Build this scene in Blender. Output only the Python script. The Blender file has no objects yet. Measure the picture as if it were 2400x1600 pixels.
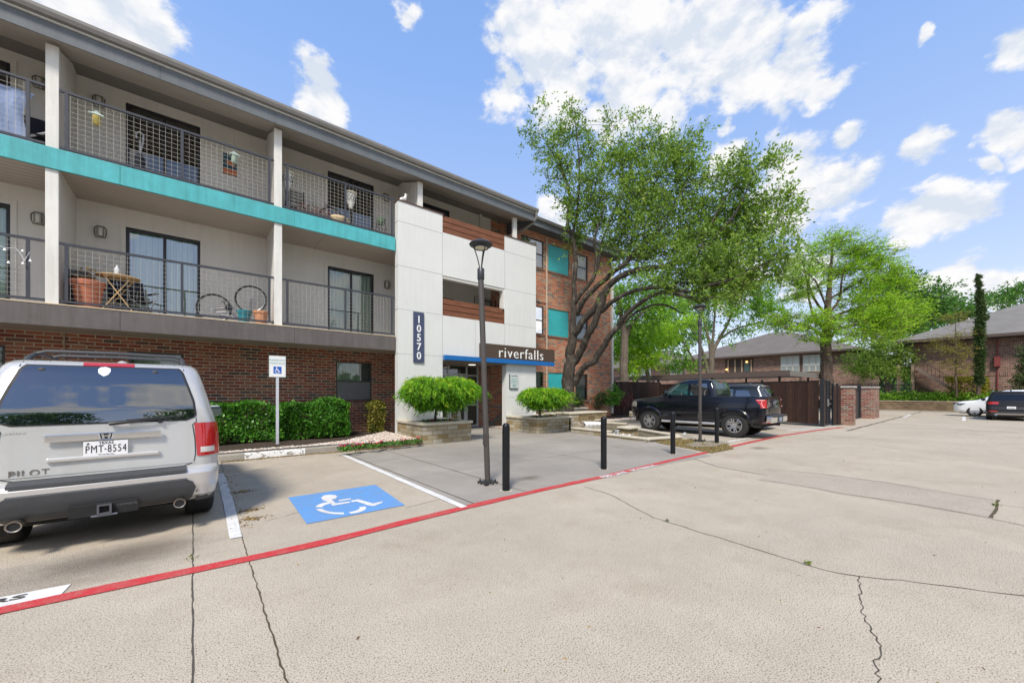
import bpy, bmesh, math, random
import numpy as np
from mathutils import Vector, Matrix, Euler
PI = math.pi
scene = bpy.context.scene
COL = scene.collection
random.seed(7)
RNG = np.random.default_rng(11)

# ---------------------------------------------------------------- survey of the place
# metres; X runs along the apartment facade, Y towards it, the camera stands at the origin, eye height 1.6
F_, CX_, YH_, H_ = 911.0, 1200.0, 920.0, 1.6
TH = math.atan2(1110.0, 911.0)
FW = (math.cos(TH), math.sin(TH)); RT = (math.sin(TH), -math.cos(TH))
def _ray(x, y):
    a = (x - CX_) / F_
    return FW[0] + a * RT[0], FW[1] + a * RT[1], (YH_ - y) / F_
def G(x, y, z=0.0):            # sight line meets the level z
    d = _ray(x, y); t = (z - H_) / d[2]
    return Vector((d[0] * t, d[1] * t, z))
def onY(x, y, Y):
    d = _ray(x, y); t = Y / d[1]
    return Vector((d[0] * t, Y, H_ + d[2] * t))
def onX(x, y, X):
    d = _ray(x, y); t = X / d[0]
    return Vector((X, d[1] * t, H_ + d[2] * t))
def at(x, y, t):
    d = _ray(x, y)
    return Vector((d[0] * t, d[1] * t, H_ + d[2] * t))

# ---------------------------------------------------------------- materials
class N:
    def __init__(s, name, world=False):
        if world:
            s.m = bpy.data.worlds.new(name)
        else:
            s.m = bpy.data.materials.new(name)
        s.m.use_nodes = True
        s.t = s.m.node_tree; s.t.nodes.clear()
        s.out = s.t.nodes.new('ShaderNodeOutputWorld' if world else 'ShaderNodeOutputMaterial')
    def n(s, typ, ins=None, **kw):
        nd = s.t.nodes.new('ShaderNode' + typ)
        for k, v in kw.items(): setattr(nd, k, v)
        if ins:
            for k, v in ins.items():
                sock = nd.inputs[k]
                if isinstance(v, bpy.types.NodeSocket): s.t.links.new(v, sock)
                elif isinstance(v, bpy.types.Node): s.t.links.new(v.outputs[0], sock)
                else: sock.default_value = v
        return nd
    def math(s, op, a, b=0.0, c=0.0, clamp=False):
        nd = s.n('Math', {0: a, 1: b, 2: c}, operation=op); nd.use_clamp = clamp
        return nd.outputs[0]
    def vm(s, op, a, b=None):
        nd = s.n('VectorMath', {0: a} if b is None else {0: a, 1: b}, operation=op)
        return nd.outputs[1] if op in ('DISTANCE', 'LENGTH', 'DOT_PRODUCT') else nd.outputs[0]
    def ramp(s, fac, stops, interp='LINEAR'):
        nd = s.n('ValToRGB', {0: fac}); r = nd.color_ramp; r.interpolation = interp
        while len(r.elements) < len(stops): r.elements.new(0.5)
        for e, (p, c) in zip(r.elements, stops):
            e.position = p; e.color = tuple(c) + (1,) if len(c) == 3 else c
        return nd.outputs[0]
    def mix(s, fac, a, b, mode='MIX'):
        nd = s.n('Mix', None, data_type='RGBA', blend_type=mode)
        for k, v in ((0, fac), (6, a), (7, b)):
            if isinstance(v, bpy.types.NodeSocket): s.t.links.new(v, nd.inputs[k])
            else: nd.inputs[k].default_value = v if k == 0 else (tuple(v) + (1,) if len(v) == 3 else v)
        return nd.outputs[2]
    def obj(s): return s.n('TexCoord').outputs['Object']
    def pos(s): return s.n('NewGeometry').outputs['Position']
    def noise(s, vec, scale, detail=3.0, rough=.5, dist=0.0, out=0):
        nd = s.n('TexNoise', {'Vector': vec, 'Scale': scale, 'Detail': detail, 'Roughness': rough, 'Distortion': dist})
        return nd.outputs[out]
    def sv(s, vec, k):
        return s.vm('MULTIPLY', vec, k)
    def bump(s, h, strength=.3, dist=.01):
        return s.n('Bump', {'Height': h, 'Strength': strength, 'Distance': dist}).outputs[0]
    def pbsdf(s, **kw):
        nd = s.n('BsdfPrincipled')
        names = dict(col='Base Color', rough='Roughness', metal='Metallic', spec='Specular IOR Level', nrm='Normal',
                     coat='Coat Weight', coatr='Coat Roughness', alpha='Alpha', emis='Emission Color', emisk='Emission Strength', trans='Transmission Weight', ior='IOR', sss='Sheen Weight')
        for k, v in kw.items():
            sock = nd.inputs[names[k]]
            if isinstance(v, bpy.types.NodeSocket): s.t.links.new(v, sock)
            elif k in ('col', 'emis'): sock.default_value = tuple(v) + (1,)
            else: sock.default_value = v
        s.t.links.new(nd.outputs[0], s.out.inputs[0])
        return nd
_simple = {}
def M(name, col=(.5, .5, .5), rough=.6, metal=0.0, spec=.5, var=.12, scale=6.0, bump=0.0, coat=0.0, emis=0.0, fine=0.0, streak=0.0):
    """painted / plain surface with a little mottling so that nothing is perfectly flat"""
    if name in _simple: return _simple[name]
    k = N(name); v = k.obj()
    c = col
    if var > 0:
        f = k.noise(v, scale, 5.0, .6)
        f = k.ramp(f, [(.28, (0, 0, 0)), (.72, (1, 1, 1))])
        c = k.mix(f, tuple(x * (1 - var) for x in col), tuple(min(1, x * (1 + var)) for x in col))
    if streak > 0:      # rain streaks and grime
        wp = k.pos(); st = k.noise(k.vm('MULTIPLY', wp, (3.2, 3.2, .22)), 2.6, 6.0, .7); st2 = k.noise(wp, .55, 4.0, .6)
        c = k.mix(1.0, c if isinstance(c, bpy.types.NodeSocket) else tuple(c), k.ramp(k.math('ADD', k.math('MULTIPLY', st, .6), k.math('MULTIPLY', st2, .4)), [(.36, (1 - streak, 1 - streak * 1.05, 1 - streak * 1.2)), (.56, (1.03, 1.03, 1.02))]), 'MULTIPLY')
    kw = dict(col=c, rough=rough, metal=metal, spec=spec, coat=coat)
    if coat: kw['coatr'] = .04
    if bump > 0: kw['nrm'] = k.bump(k.noise(v, fine or 60.0, 4.0), bump, .004)
    if emis: kw['emis'] = col; kw['emisk'] = emis
    k.pbsdf(**kw)
    _simple[name] = k.m
    return k.m

def brick_mat(name, stops, mortar, w=.27, h=.095, joint=.010, rough=.85, dirt=.25, rot=0.0):
    k = N(name); sep = k.n('SeparateXYZ', {0: k.pos()})
    x, y, z = sep.outputs
    u = k.math('ADD', x, y)
    if rot: u, z = z, u
    row = k.math('FLOOR', k.math('DIVIDE', z, h))
    off = k.math('MULTIPLY', k.math('MODULO', k.math('ADD', row, 1000.0), 2.0), .5)
    uu = k.math('ADD', k.math('DIVIDE', u, w), off)
    # a little irregularity in the length of the bricks
    uu = k.math('ADD', uu, k.math('MULTIPLY', k.noise(k.n('CombineXYZ', {0: k.math('MULTIPLY', uu, 1.0), 1: k.math('MULTIPLY', row, 7.31), 2: 0.0}).outputs[0], .9, 1.0), .35))
    colm = k.math('FLOOR', uu)
    fx = k.math('FRACT', uu); fz = k.math('FRACT', k.math('DIVIDE', z, h))
    wn = k.n('TexWhiteNoise', {'Vector': k.n('CombineXYZ', {0: colm, 1: row, 2: 3.3}).outputs[0]}, noise_dimensions='3D')
    base = k.ramp(wn.outputs[0], stops, 'CONSTANT')
    nz = k.noise(k.pos(), 38.0, 4.0)
    base = k.mix(k.math('MULTIPLY', nz, .55), base, (.04, .03, .028))
    jx, jz = joint / w, joint / h
    ex = k.math('MINIMUM', fx, k.math('SUBTRACT', 1.0, fx)); ez = k.math('MINIMUM', fz, k.math('SUBTRACT', 1.0, fz))
    mx = k.n('MapRange', {0: ex, 1: jx * .6, 2: jx * 1.1, 3: 0.0, 4: 1.0}).outputs[0]
    mz = k.n('MapRange', {0: ez, 1: jz * .6, 2: jz * 1.1, 3: 0.0, 4: 1.0}).outputs[0]
    mask = k.math('MULTIPLY', mx, mz)
    mort = k.mix(k.noise(k.pos(), 9.0, 3.0), tuple(c * .75 for c in mortar), mortar)
    col = k.mix(mask, mort, base)
    big = k.ramp(k.noise(k.pos(), .55, 4.0, .65), [(.3, (1 - dirt, 1 - dirt, 1 - dirt)), (.7, (1.05, 1.04, 1.02))])
    col = k.mix(1.0, col, big, 'MULTIPLY')
    hgt = k.math('ADD', k.math('MULTIPLY', mask, .8), k.math('MULTIPLY', nz, .4))
    k.pbsdf(col=col, rough=rough, nrm=k.bump(hgt, .6, .008), spec=.25)
    return k.m

# ---------------------------------------------------------------- meshes
class MB:
    def __init__(s): s.v = []; s.f = []; s.mi = []; s.cur = 0; s.uv = None
    def mat(s, i): s.cur = i; return s
    def add(s, vs, fs):
        o = len(s.v); s.v += [tuple(p) for p in vs]
        for f in fs: s.f.append(tuple(i + o for i in f)); s.mi.append(s.cur)
        return s
    def box(s, x0, x1, y0, y1, z0, z1, skip=''):
        vs = [(x0, y0, z0), (x1, y0, z0), (x1, y1, z0), (x0, y1, z0), (x0, y0, z1), (x1, y0, z1), (x1, y1, z1), (x0, y1, z1)]
        fs = {'b': (0, 3, 2, 1), 't': (4, 5, 6, 7), 'f': (0, 1, 5, 4), 'r': (1, 2, 6, 5), 'k': (2, 3, 7, 6), 'l': (3, 0, 4, 7)}
        return s.add(vs, [f for k, f in fs.items() if k not in skip])
    def obox(s, c, ax, ay, az):          # oriented box: centre and half-axes
        c = Vector(c); ax = Vector(ax); ay = Vector(ay); az = Vector(az)
        vs = [c + i * ax + j * ay + k * az for k in (-1, 1) for i, j in ((-1, -1), (1, -1), (1, 1), (-1, 1))]
        return s.add(vs, [(0, 3, 2, 1), (4, 5, 6, 7), (0, 1, 5, 4), (1, 2, 6, 5), (2, 3, 7, 6), (3, 0, 4, 7)])
    def beam(s, a, b, w, h, up=(0, 0, 1)):   # rectangular bar from a to b
        a = Vector(a); b = Vector(b); d = (b - a)
        if d.length < 1e-6: return s
        dn = d.normalized(); u = Vector(up)
        if abs(dn.dot(u)) > .98: u = Vector((0, 1, 0))
        sd = dn.cross(u).normalized(); uu = sd.cross(dn).normalized()
        return s.obox((a + b) / 2, d / 2, sd * w / 2, uu * h / 2)
    def tube(s, pts, r, n=8, cap=True, closed=False):
        pts = [Vector(p) for p in pts]; m = len(pts)
        rr = r if isinstance(r, (list, tuple)) else [r] * m
        vs = []; prev = None
        for i, p in enumerate(pts):
            if closed: d = pts[(i + 1) % m] - pts[i - 1]
            else: d = pts[min(i + 1, m - 1)] - pts[max(i - 1, 0)]
            d = d.normalized() if d.length > 1e-9 else Vector((0, 0, 1))
            if prev is None:
                u = Vector((0, 0, 1)) if abs(d.z) < .9 else Vector((1, 0, 0))
            else: u = prev
            a = d.cross(u)
            if a.length < 1e-6: a = d.cross(Vector((1, .3, .2)))
            a.normalize(); b = d.cross(a).normalized(); prev = a.cross(d)
            for j in range(n):
                t = 2 * PI * j / n
                vs.append(p + a * math.cos(t) * rr[i] + b * math.sin(t) * rr[i])
        fs = []
        for i in range(m if closed else m - 1):
            k = (i + 1) % m
            for j in range(n):
                fs.append((i * n + j, i * n + (j + 1) % n, k * n + (j + 1) % n, k * n + j))
        if cap and not closed:
            fs.append(tuple(range(n))[::-1]); fs.append(tuple((m - 1) * n + j for j in range(n)))
        return s.add(vs, fs)
    def cyl(s, x, y, z0, z1, r, n=16, r1=None):
        return s.tube([(x, y, z0), (x, y, z1)], [r, r if r1 is None else r1], n)
    def lathe(s, prof, c=(0, 0, 0), n=24, axis='Z', cap=True):
        vs = []
        for r, h in prof:
            for j in range(n):
                t = 2 * PI * j / n; a, b = r * math.cos(t), r * math.sin(t)
                p = (a, b, h) if axis == 'Z' else ((h, a, b) if axis == 'X' else (a, h, b))
                vs.append((p[0] + c[0], p[1] + c[1], p[2] + c[2]))
        fs = []
        for i in range(len(prof) - 1):
            for j in range(n): fs.append((i * n + j, i * n + (j + 1) % n, (i + 1) * n + (j + 1) % n, (i + 1) * n + j))
        if cap and prof[0][0] > 1e-6: fs.append(tuple(range(n))[::-1])
        if cap and prof[-1][0] > 1e-6: fs.append(tuple((len(prof) - 1) * n + j for j in range(n)))
        return s.add(vs, fs)
    def poly(s, pts): return s.add(pts, [tuple(range(len(pts)))])
    def prism(s, pts, d):                # polygon pts extruded by vector d
        n = len(pts); d = Vector(d); p = [Vector(q) for q in pts]
        vs = p + [q + d for q in p]
        return s.add(vs, [tuple(range(n))[::-1], tuple(range(n, 2 * n))] + [(i, (i + 1) % n, n + (i + 1) % n, n + i) for i in range(n)])
    def grid(s, rows):
        m = len(rows); n = len(rows[0]); vs = [p for r in rows for p in r]
        return s.add(vs, [(i * n + j, i * n + j + 1, (i + 1) * n + j + 1, (i + 1) * n + j) for i in range(m - 1) for j in range(n - 1)])
    def xf(s, mtx, start=0):
        s.v[start:] = [tuple(mtx @ Vector(p)) for p in s.v[start:]]; return s
    def build(s, name, mats, parent=None, smooth=False, bevel=0.0, local=False, fix=True):
        me = bpy.data.meshes.new(name)
        v = s.v
        loc = Vector((0, 0, 0))
        if parent is not None:
            if not local:
                root = parent
                while root.parent: root = root.parent
                inv = (Matrix.Translation(root.location) @ root.rotation_euler.to_matrix().to_4x4()).inverted()
                v = [tuple(inv @ Vector(p)) for p in v]
        elif v:
            a = np.array(v); loc = Vector(((a[:, 0].min() + a[:, 0].max()) / 2, (a[:, 1].min() + a[:, 1].max()) / 2, a[:, 2].min()))
            v = (a - np.array(loc)).tolist()
        me.from_pydata(v, [], s.f)
        mats = mats if isinstance(mats, (list, tuple)) else [mats]
        for m in mats: me.materials.append(m)
        if len(mats) > 1: me.polygons.foreach_set('material_index', s.mi)
        if fix:
            bm = bmesh.new(); bm.from_mesh(me); bmesh.ops.recalc_face_normals(bm, faces=bm.faces); bm.to_mesh(me); bm.free()
        if smooth: me.polygons.foreach_set('use_smooth', [True] * len(me.polygons))
        me.update()
        o = bpy.data.objects.new(name, me); COL.objects.link(o); o.location = loc
        if parent is not None: o.parent = parent
        if bevel > 0:
            md = o.modifiers.new('bevel', 'BEVEL'); md.width = bevel; md.segments = 2; md.limit_method = 'ANGLE'; md.angle_limit = .6
        if smooth:
            md = o.modifiers.new('edges', 'EDGE_SPLIT'); md.split_angle = math.radians(38)
        return o
def thing(name, label, cat, loc=(0, 0, 0), rz=0.0, group=None):
    o = bpy.data.objects.new(name, None); COL.objects.link(o)
    o.location = loc; o.rotation_euler = (0, 0, rz); o.empty_display_size = .1
    return tag(o, label, cat, group)
def tag(o, label=None, cat=None, group=None, kind=None):
    if label: o['label'] = label
    if cat: o['category'] = cat
    if group: o['group'] = group
    if kind: o['kind'] = kind
    return o
def setting(o, kind='structure'): o['kind'] = kind; return o
def kids(o): return [c for c in bpy.data.objects if c.parent == o]
def copy_tree(o, parent=None):
    c = o.copy(); COL.objects.link(c); c.parent = parent
    for ch in kids(o): copy_tree(ch, c)
    return c
def text_mb(txt, size, mb=None, mtx=None, font_bold=0.0, space=1.0, align='CENTER', depth=.004, width=1.0):
    cu = bpy.data.curves.new('t', 'FONT'); cu.body = txt; cu.size = size; cu.extrude = depth; cu.offset = font_bold
    cu.align_x = align; cu.align_y = 'CENTER'; cu.space_character = space; cu.resolution_u = 3
    ob = bpy.data.objects.new('t', cu); COL.objects.link(ob)
    dg = bpy.context.evaluated_depsgraph_get(); dg.update()
    me = bpy.data.meshes.new_from_object(ob.evaluated_get(dg))
    mb = mb or MB()
    mt = mtx or Matrix()
    sc = Matrix.Diagonal((width, 1, 1, 1))
    mb.add([tuple(mt @ sc @ v.co) for v in me.vertices], [tuple(p.vertices) for p in me.polygons])
    bpy.data.objects.remove(ob); bpy.data.curves.remove(cu); bpy.data.meshes.remove(me)
    return mb
def face_negY(x, y, z):                # text standing on a wall that faces the camera side (-Y)
    return Matrix.Translation((x, y, z)) @ Matrix.Rotation(PI / 2, 4, 'X')

# leaves: one small pointed quad per leaf, colour attribute per leaf
def leaves(name, C, D, size, mat, parent=None, wid=.45, tint=None, local=False, rng=RNG, up=.35):
    n = len(C); C = np.asarray(C, float); D = np.asarray(D, float)
    D /= np.linalg.norm(D, axis=1, keepdims=True) + 1e-9
    R = rng.normal(size=(n, 3)); R[:, 2] += up
    S = np.cross(D, R); S /= np.linalg.norm(S, axis=1, keepdims=True) + 1e-9
    L = (size * rng.uniform(.65, 1.35, n))[:, None]
    V = np.stack([C, C + D * L * .5 + S * L * wid * .5, C + D * L, C + D * L * .5 - S * L * wid * .5], 1).reshape(-1, 3)
    loc = Vector((0, 0, 0))
    if parent is not None and not local:
        root = parent
        while root.parent: root = root.parent
        inv = np.array((Matrix.Translation(root.location) @ root.rotation_euler.to_matrix().to_4x4()).inverted())
        V = V @ inv[:3, :3].T + inv[:3, 3]
    elif parent is None:
        loc = Vector((V[:, 0].mean(), V[:, 1].mean(), V[:, 2].min())); V = V - np.array(loc)
    me = bpy.data.meshes.new(name)
    me.vertices.add(4 * n); me.vertices.foreach_set('co', V.astype(np.float32).ravel())
    me.loops.add(4 * n); me.loops.foreach_set('vertex_index', np.arange(4 * n, dtype=np.int32))
    me.polygons.add(n); me.polygons.foreach_set('loop_start', np.arange(0, 4 * n, 4, dtype=np.int32)); me.polygons.foreach_set('loop_total', np.full(n, 4, dtype=np.int32))
    at_ = me.attributes.new('tint', 'FLOAT', 'POINT')
    t = rng.uniform(0, 1, n) if tint is None else np.clip(tint + rng.normal(0, .16, n), 0, 1)
    at_.data.foreach_set('value', np.repeat(t, 4).astype(np.float32))
    me.materials.append(mat); me.update(calc_edges=True)
    o = bpy.data.objects.new(name, me); COL.objects.link(o); o.location = loc
    if parent is not None: o.parent = parent
    return o
def leaf_mat(name, stops, trans=.35, rough=.5, spec=.3):
    k = N(name); a = k.n('Attribute', None, attribute_name='tint').outputs['Fac']
    c = k.ramp(a, stops)
    p = k.pbsdf(col=c, rough=rough, spec=spec)
    tr = k.n('BsdfTranslucent', {0: k.mix(1.0, c, (1.15, 1.25, .75), 'MULTIPLY')})
    mx = k.n('MixShader', {0: trans, 1: p.outputs[0], 2: tr.outputs[0]})
    k.t.links.new(mx.outputs[0], k.out.inputs[0])
    return k.m
# ---------------------------------------------------------------- camera, light, sky
cam = bpy.data.cameras.new('camera'); camo = bpy.data.objects.new('camera', cam); COL.objects.link(camo)
camo.location = (0, 0, H_); camo.rotation_euler = (PI / 2, 0, TH - PI / 2)
cam.sensor_width = 36; cam.lens = F_ / 2400 * 36; cam.shift_y = .05; cam.clip_end = 2000; cam.clip_start = .05
scene.camera = camo
SUN_EL, SUN_AZ = math.radians(50), math.radians(222)      # azimuth measured from +X towards +Y
sd = Vector((math.cos(SUN_EL) * math.cos(SUN_AZ), math.cos(SUN_EL) * math.sin(SUN_AZ), math.sin(SUN_EL)))
sun = bpy.data.lights.new('sun', 'SUN'); sun.energy = 2.6; sun.angle = math.radians(12); sun.color = (1, .93, .82)
so = bpy.data.objects.new('sun', sun); COL.objects.link(so); so.rotation_euler = (-sd).to_track_quat('-Z', 'Y').to_euler()
w = N('World', world=True); scene.world = w.m
sky = w.n('TexSky', None, sky_type='NISHITA'); sky.sun_disc = False
sky.sun_elevation = SUN_EL; sky.sun_rotation = math.radians(90) - SUN_AZ; sky.air_density = 1.0; sky.dust_density = .6; sky.ozone_density = 2.0
dirv = w.n('TexCoord').outputs['Generated']
sx = w.n('SeparateXYZ', {0: dirv})
el = sx.outputs[2]
skyc = w.mix(1.0, sky.outputs[0], (1.15, .98, 1.12), 'MULTIPLY')
SKYK = .125
blue = w.ramp(w.math('MAXIMUM', el, 0.0), [(0.0, (.50, .54, .575)), (.10, (.41, .475, .56)), (.28, (.28, .375, .555)), (.62, (.165, .285, .54)), (1.0, (.10, .20, .44))])
# measured clear-sky colour of that spring day laid over the physical sky
skyb = w.mix(.82, w.mix(1.0, skyc, (SKYK, SKYK, SKYK), 'MULTIPLY'), blue)
# cumulus: blobs of cloud at their compass bearings, edges broken up by noise
blobs = []
def cl(x, y, r): 
    d = at(x, y, 1.0) - Vector((0, 0, H_)); L = d.length; d.normalize(); blobs.append((d, r / F_ / L))
for b in [(230, 40, 130), (350, 80, 80), (115, 10, 70), (770, 240, 62), (765, 185, 40), (960, 30, 36),
          (1250, 40, 95), (1275, 140, 80), (1370, 40, 90), (1500, 60, 130), (1640, 90, 140), (1760, 120, 110), (1860, 170, 75), (1930, 205, 42), (1190, 215, 55), (1330, 215, 85), (1460, 220, 95), (1900, 60, 55), (1420, 275, 65), (1560, 260, 62),
          (1850, 400, 70), (1830, 465, 85), (1950, 440, 68), (1700, 390, 50), (1860, 520, 45), (1300, 510, 48), (1710, 290, 22),
          (2175, 340, 42), (1975, 327, 26), (2385, 315, 48), (2310, 380, 20), (2205, 470, 45), (2150, 505, 52), (2240, 500, 50), (2175, 95, 20), (2392, 110, 40),
          (2240, 670, 60), (2340, 680, 60), (1730, 660, 70), (1880, 620, 70), (380, 148, 22)]: cl(*b)
# more cumulus round the rest of the horizon, so reflections and other views have a sky too
rs = random.Random(3)
for i in range(22):
    a = rs.uniform(0, 2 * PI); e = rs.uniform(.08, .95)
    d = Vector((math.cos(a), math.sin(a), e)).normalized()
    if d.x * FW[0] + d.y * FW[1] > .45: continue
    for j in range(1): blobs.append(((d + Vector((rs.uniform(-.13, .13), rs.uniform(-.13, .13), rs.uniform(-.04, .04)))).normalized(), rs.uniform(.10, .2)))
for x, y, e, r in ((-.55, -1, .30, .14), (-.2, -1, .55, .17), (.15, -1, .35, .12), (.5, -1, .62, .16), (.75, -1, .3, .13), (.1, -1, .85, .13), (-.8, -1, .7, .16), (.35, -1, .20, .10), (.95, -.8, .5, .14)):
    blobs.append((Vector((x, y, e)).normalized(), r))
nd = w.noise(dirv, 8.0, 5.0, .6, 0.0, 1)
wob = w.vm('ADD', dirv, w.vm('MULTIPLY', w.vm('SUBTRACT', nd, (.5, .5, .5)), (.10, .10, .07)))
acc = None
for d, r in blobs:
    q = w.math('DIVIDE', w.vm('DISTANCE', wob, tuple(d)), r)
    acc = q if acc is None else w.math('MINIMUM', acc, q)
sc_ = w.vm('MULTIPLY', dirv, (1, 1, 1.7))
f1 = w.noise(sc_, 10.0, 6.0, .58, .15)
f2 = w.noise(sc_, 28.0, 4.0, .6)
dens = w.math('SUBTRACT', 1.78, w.math('MULTIPLY', acc, 1.42))
dens = w.math('ADD', dens, w.math('MULTIPLY', w.math('SUBTRACT', f1, .5), 3.2))
dens = w.math('ADD', dens, w.math('MULTIPLY', w.math('SUBTRACT', f2, .5), 1.5))
cov = w.n('MapRange', {0: dens, 1: .0, 2: .95, 3: 0.0, 4: .97}, interpolation_type='SMOOTHERSTEP').outputs[0]
f3 = w.noise(w.vm('ADD', sc_, (0, 0, .035)), 10.0, 4.0, .58, .15)
wh = w.ramp(w.math('ADD', w.math('MULTIPLY', w.math('SUBTRACT', f1, f3), 1.6), w.math('ADD', .42, w.math('MULTIPLY', dens, .05))), [(.30, (.40, .435, .49)), (.48, (.50, .51, .53)), (.62, (.56, .555, .55))])
final = w.mix(cov, skyb, wh)
bg = w.n('Background', {0: final, 1: 1.0})
w.t.links.new(bg.outputs[0], w.out.inputs[0])
vs_ = scene.view_settings; vs_.view_transform = 'Standard'; vs_.look = 'None'; vs_.exposure = 0.85; vs_.gamma = 1.0
scene.cycles.max_bounces = 6; scene.cycles.transparent_max_bounces = 12
# ---------------------------------------------------------------- pavement
def concrete(name, base, speck=.5, big=.12, rust=0.0, sc=1.0):
    k = N(name); p = k.pos()
    n1 = k.noise(p, .42, 6.0, .62); n2 = k.noise(p, 2.3, 6.0, .65); n3 = k.noise(p, 105.0 * sc, 3.0, .7); n4 = k.noise(p, 300.0 * sc, 2.0, .6)
    c = k.mix(k.ramp(n1, [(.3, (0, 0, 0)), (.7, (1, 1, 1))]), tuple(b * (1 - big) for b in base), tuple(min(1, b * (1 + big * .6)) for b in base))
    c = k.mix(1.0, c, k.ramp(n2, [(.25, (.93, .92, .91)), (.65, (1.03, 1.03, 1.03))]), 'MULTIPLY')
    if rust:
        st = k.ramp(k.noise(p, .8, 5.0, .7), [(.52, (0, 0, 0)), (.72, (1, 1, 1))])
        c = k.mix(k.math('MULTIPLY', k.n('RGBToBW', {0: st}).outputs[0], rust), c, (.30, .22, .13))
    g = k.ramp(n3, [(.33, (1 - speck * 1.1,) * 3), (.49, (1.0, 1.0, 1.0)), (.70, (1.10, 1.09, 1.08))])
    c = k.mix(1.0, c, g, 'MULTIPLY')
    g = k.ramp(n4, [(.3, (1 - speck * .5,) * 3), (.55, (1.03,) * 3)])
    c = k.mix(1.0, c, g, 'MULTIPLY')
    vo = k.n('TexVoronoi', {'Vector': p, 'Scale': 46.0 * sc, 'Randomness': 1.0})
    dot = k.n('MapRange', {0: vo.outputs['Distance'], 1: .14, 2: .28, 3: 1.0, 4: 0.0}).outputs[0]
    pick = k.n('SeparateColor', {0: vo.outputs['Color']}).outputs[0]
    dot = k.math('MULTIPLY', dot, k.n('MapRange', {0: pick, 1: .62, 2: .8, 3: 0.0, 4: speck}).outputs[0])
    c = k.mix(dot, c, (.12, .10, .08))
    k.pbsdf(col=c, rough=.88, spec=.3, nrm=k.bump(n3, .10, .003))
    return k.m
m_conc = concrete('driveway concrete', (.53, .465, .372), .8, .13, .3)
m_plaza = concrete('entry slab concrete', (.32, .295, .26), .18, .22, .08)
m_patch = concrete('old grey slab', (.455, .40, .325), .6, .1)
m_curb = concrete('kerb concrete', (.36, .33, .28), .4, .25, .3)
m_dark = M('crack shadow', (.075, .064, .05), .95, var=.3)
m_moss = M('moss in the joint', (.085, .066, .035), .95, var=.5, scale=30)

gr = MB(); gr.poly([(-300, -300, 0), (600, -300, 0), (600, 400, 0), (-300, 400, 0)])
ground = setting(gr.build('ground', m_conc))

def sheet(name, pts, z, mat, sub=None):
    b = MB(); b.poly([(p[0], p[1], z) for p in pts]); return setting(b.build(name, mat))
# entry slab: smoother and greyer
plaza = sheet('entry_pavement', [(3.0, 4.66), (3.0, 10.55), (4.2, 10.95), (5.3, 10.95), (5.3, 15.0), (13.4, 15.0), (13.4, 8.6), G(1532, 1035)[:2], G(1668, 1068)[:2], (6.2, 4.66)], .004, m_plaza)
def ribbon(name, pts, wd, z, mat, jitter=0.0, step=None, seed=1, taper=False):
    wv = (.9, 1.1) if wd > .09 else (.6, 1.4)
    r_ = random.Random(seed); P = [Vector((p[0], p[1], 0)) for p in pts]
    if step:
        Q = []
        for a, b in zip(P, P[1:]):
            n = max(1, int((b - a).length / step))
            for i in range(n): Q.append(a.lerp(b, i / n))
        Q.append(P[-1]); P = Q
        for i in range(1, len(P) - 1): P[i] = P[i] + Vector((r_.uniform(-1, 1), r_.uniform(-1, 1), 0)) * jitter
    b = MB(); rows = []
    for i, p in enumerate(P):
        d = (P[min(i + 1, len(P) - 1)] - P[max(i - 1, 0)]).normalized(); s = Vector((-d.y, d.x, 0))
        ww = wd * (r_.uniform(*wv) if jitter else 1.0)
        if taper: ww *= max(.12, 1 - i / len(P))
        rows.append([tuple(p + s * ww / 2 + Vector((0, 0, z))), tuple(p - s * ww / 2 + Vector((0, 0, z)))])
    b.grid(rows)
    return setting(b.build(name, mat))
gp = lambda *q: [G(x, y) for x, y in q]
# expansion joints and cracks
ribbon('expansion_joint', [(-.005, .5), (0, 6.5), (0.0, 11.1)], .010, .0035, m_dark, .004, .07, 2)
ribbon('expansion_joint', [(.42, .5), (.40, 2.5), (.42, 5.5), (.47, 9.5), (.5, 11.1)], .009, .0035, m_moss, .007, .06, 3)
ribbon('expansion_joint', [(3.13, 4.68), (3.1, 10.6)], .018, .0075, m_dark, .002, .4, 4)
ribbon('expansion_joint', gp((1260, 1003), (1050, 1062), (1023, 1118)) [:0] + [(4.15, 4.68), (4.12, 10.9)], .014, .0075, m_dark, .002, .4, 5)
for X in (7.3, 9.6): ribbon('expansion_joint', [(X, 4.7), (X, 10.9)], .007, .0075, m_dark, .001, .5, 6)
for Y in (6.85, 9.0): ribbon('expansion_joint', [(3.15, Y), (12.0, Y)], .007, .0075, m_dark, .001, .5, 7)
ribbon('pavement_crack', gp((1370, 1140), (1435, 1160), (1480, 1185), (1530, 1212), (1620, 1240), (1735, 1275), (1860, 1313), (1930, 1336), (2013, 1351), (2110, 1359), (2260, 1378), (2400, 1396), (2700, 1430)), .010, .0035, m_dark, .012, .09, 8)
ribbon('pavement_crack', gp((2013, 1351), (2016, 1385), (2020, 1425), (2028, 1455), (2050, 1490), (2068, 1520), (2052, 1550), (2060, 1590), (2075, 1640)), .007, .0035, m_dark, .012, .04, 9)
ribbon('pavement_crack', gp((1618, 1072), (1680, 1093), (1740, 1104), (1800, 1114)), .02, .0035, m_dark, .012, .12, 10)
ribbon('pavement_crack', gp((1790, 1098), (1920, 1110), (2060, 1128), (2240, 1158), (2330, 1172)), .016, .0035, m_dark, .01, .2, 11)
ribbon('pavement_crack', gp((1775, 1124), (1880, 1138), (1980, 1158), (2040, 1166), (2190, 1190), (2310, 1212), (2420, 1236)), .012, .0035, m_dark, .015, .15, 12)
ribbon('pavement_crack', gp((2322, 1213), (2336, 1190), (2340, 1171)), .03, .0038, m_moss, .006, .1, 13)
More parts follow.
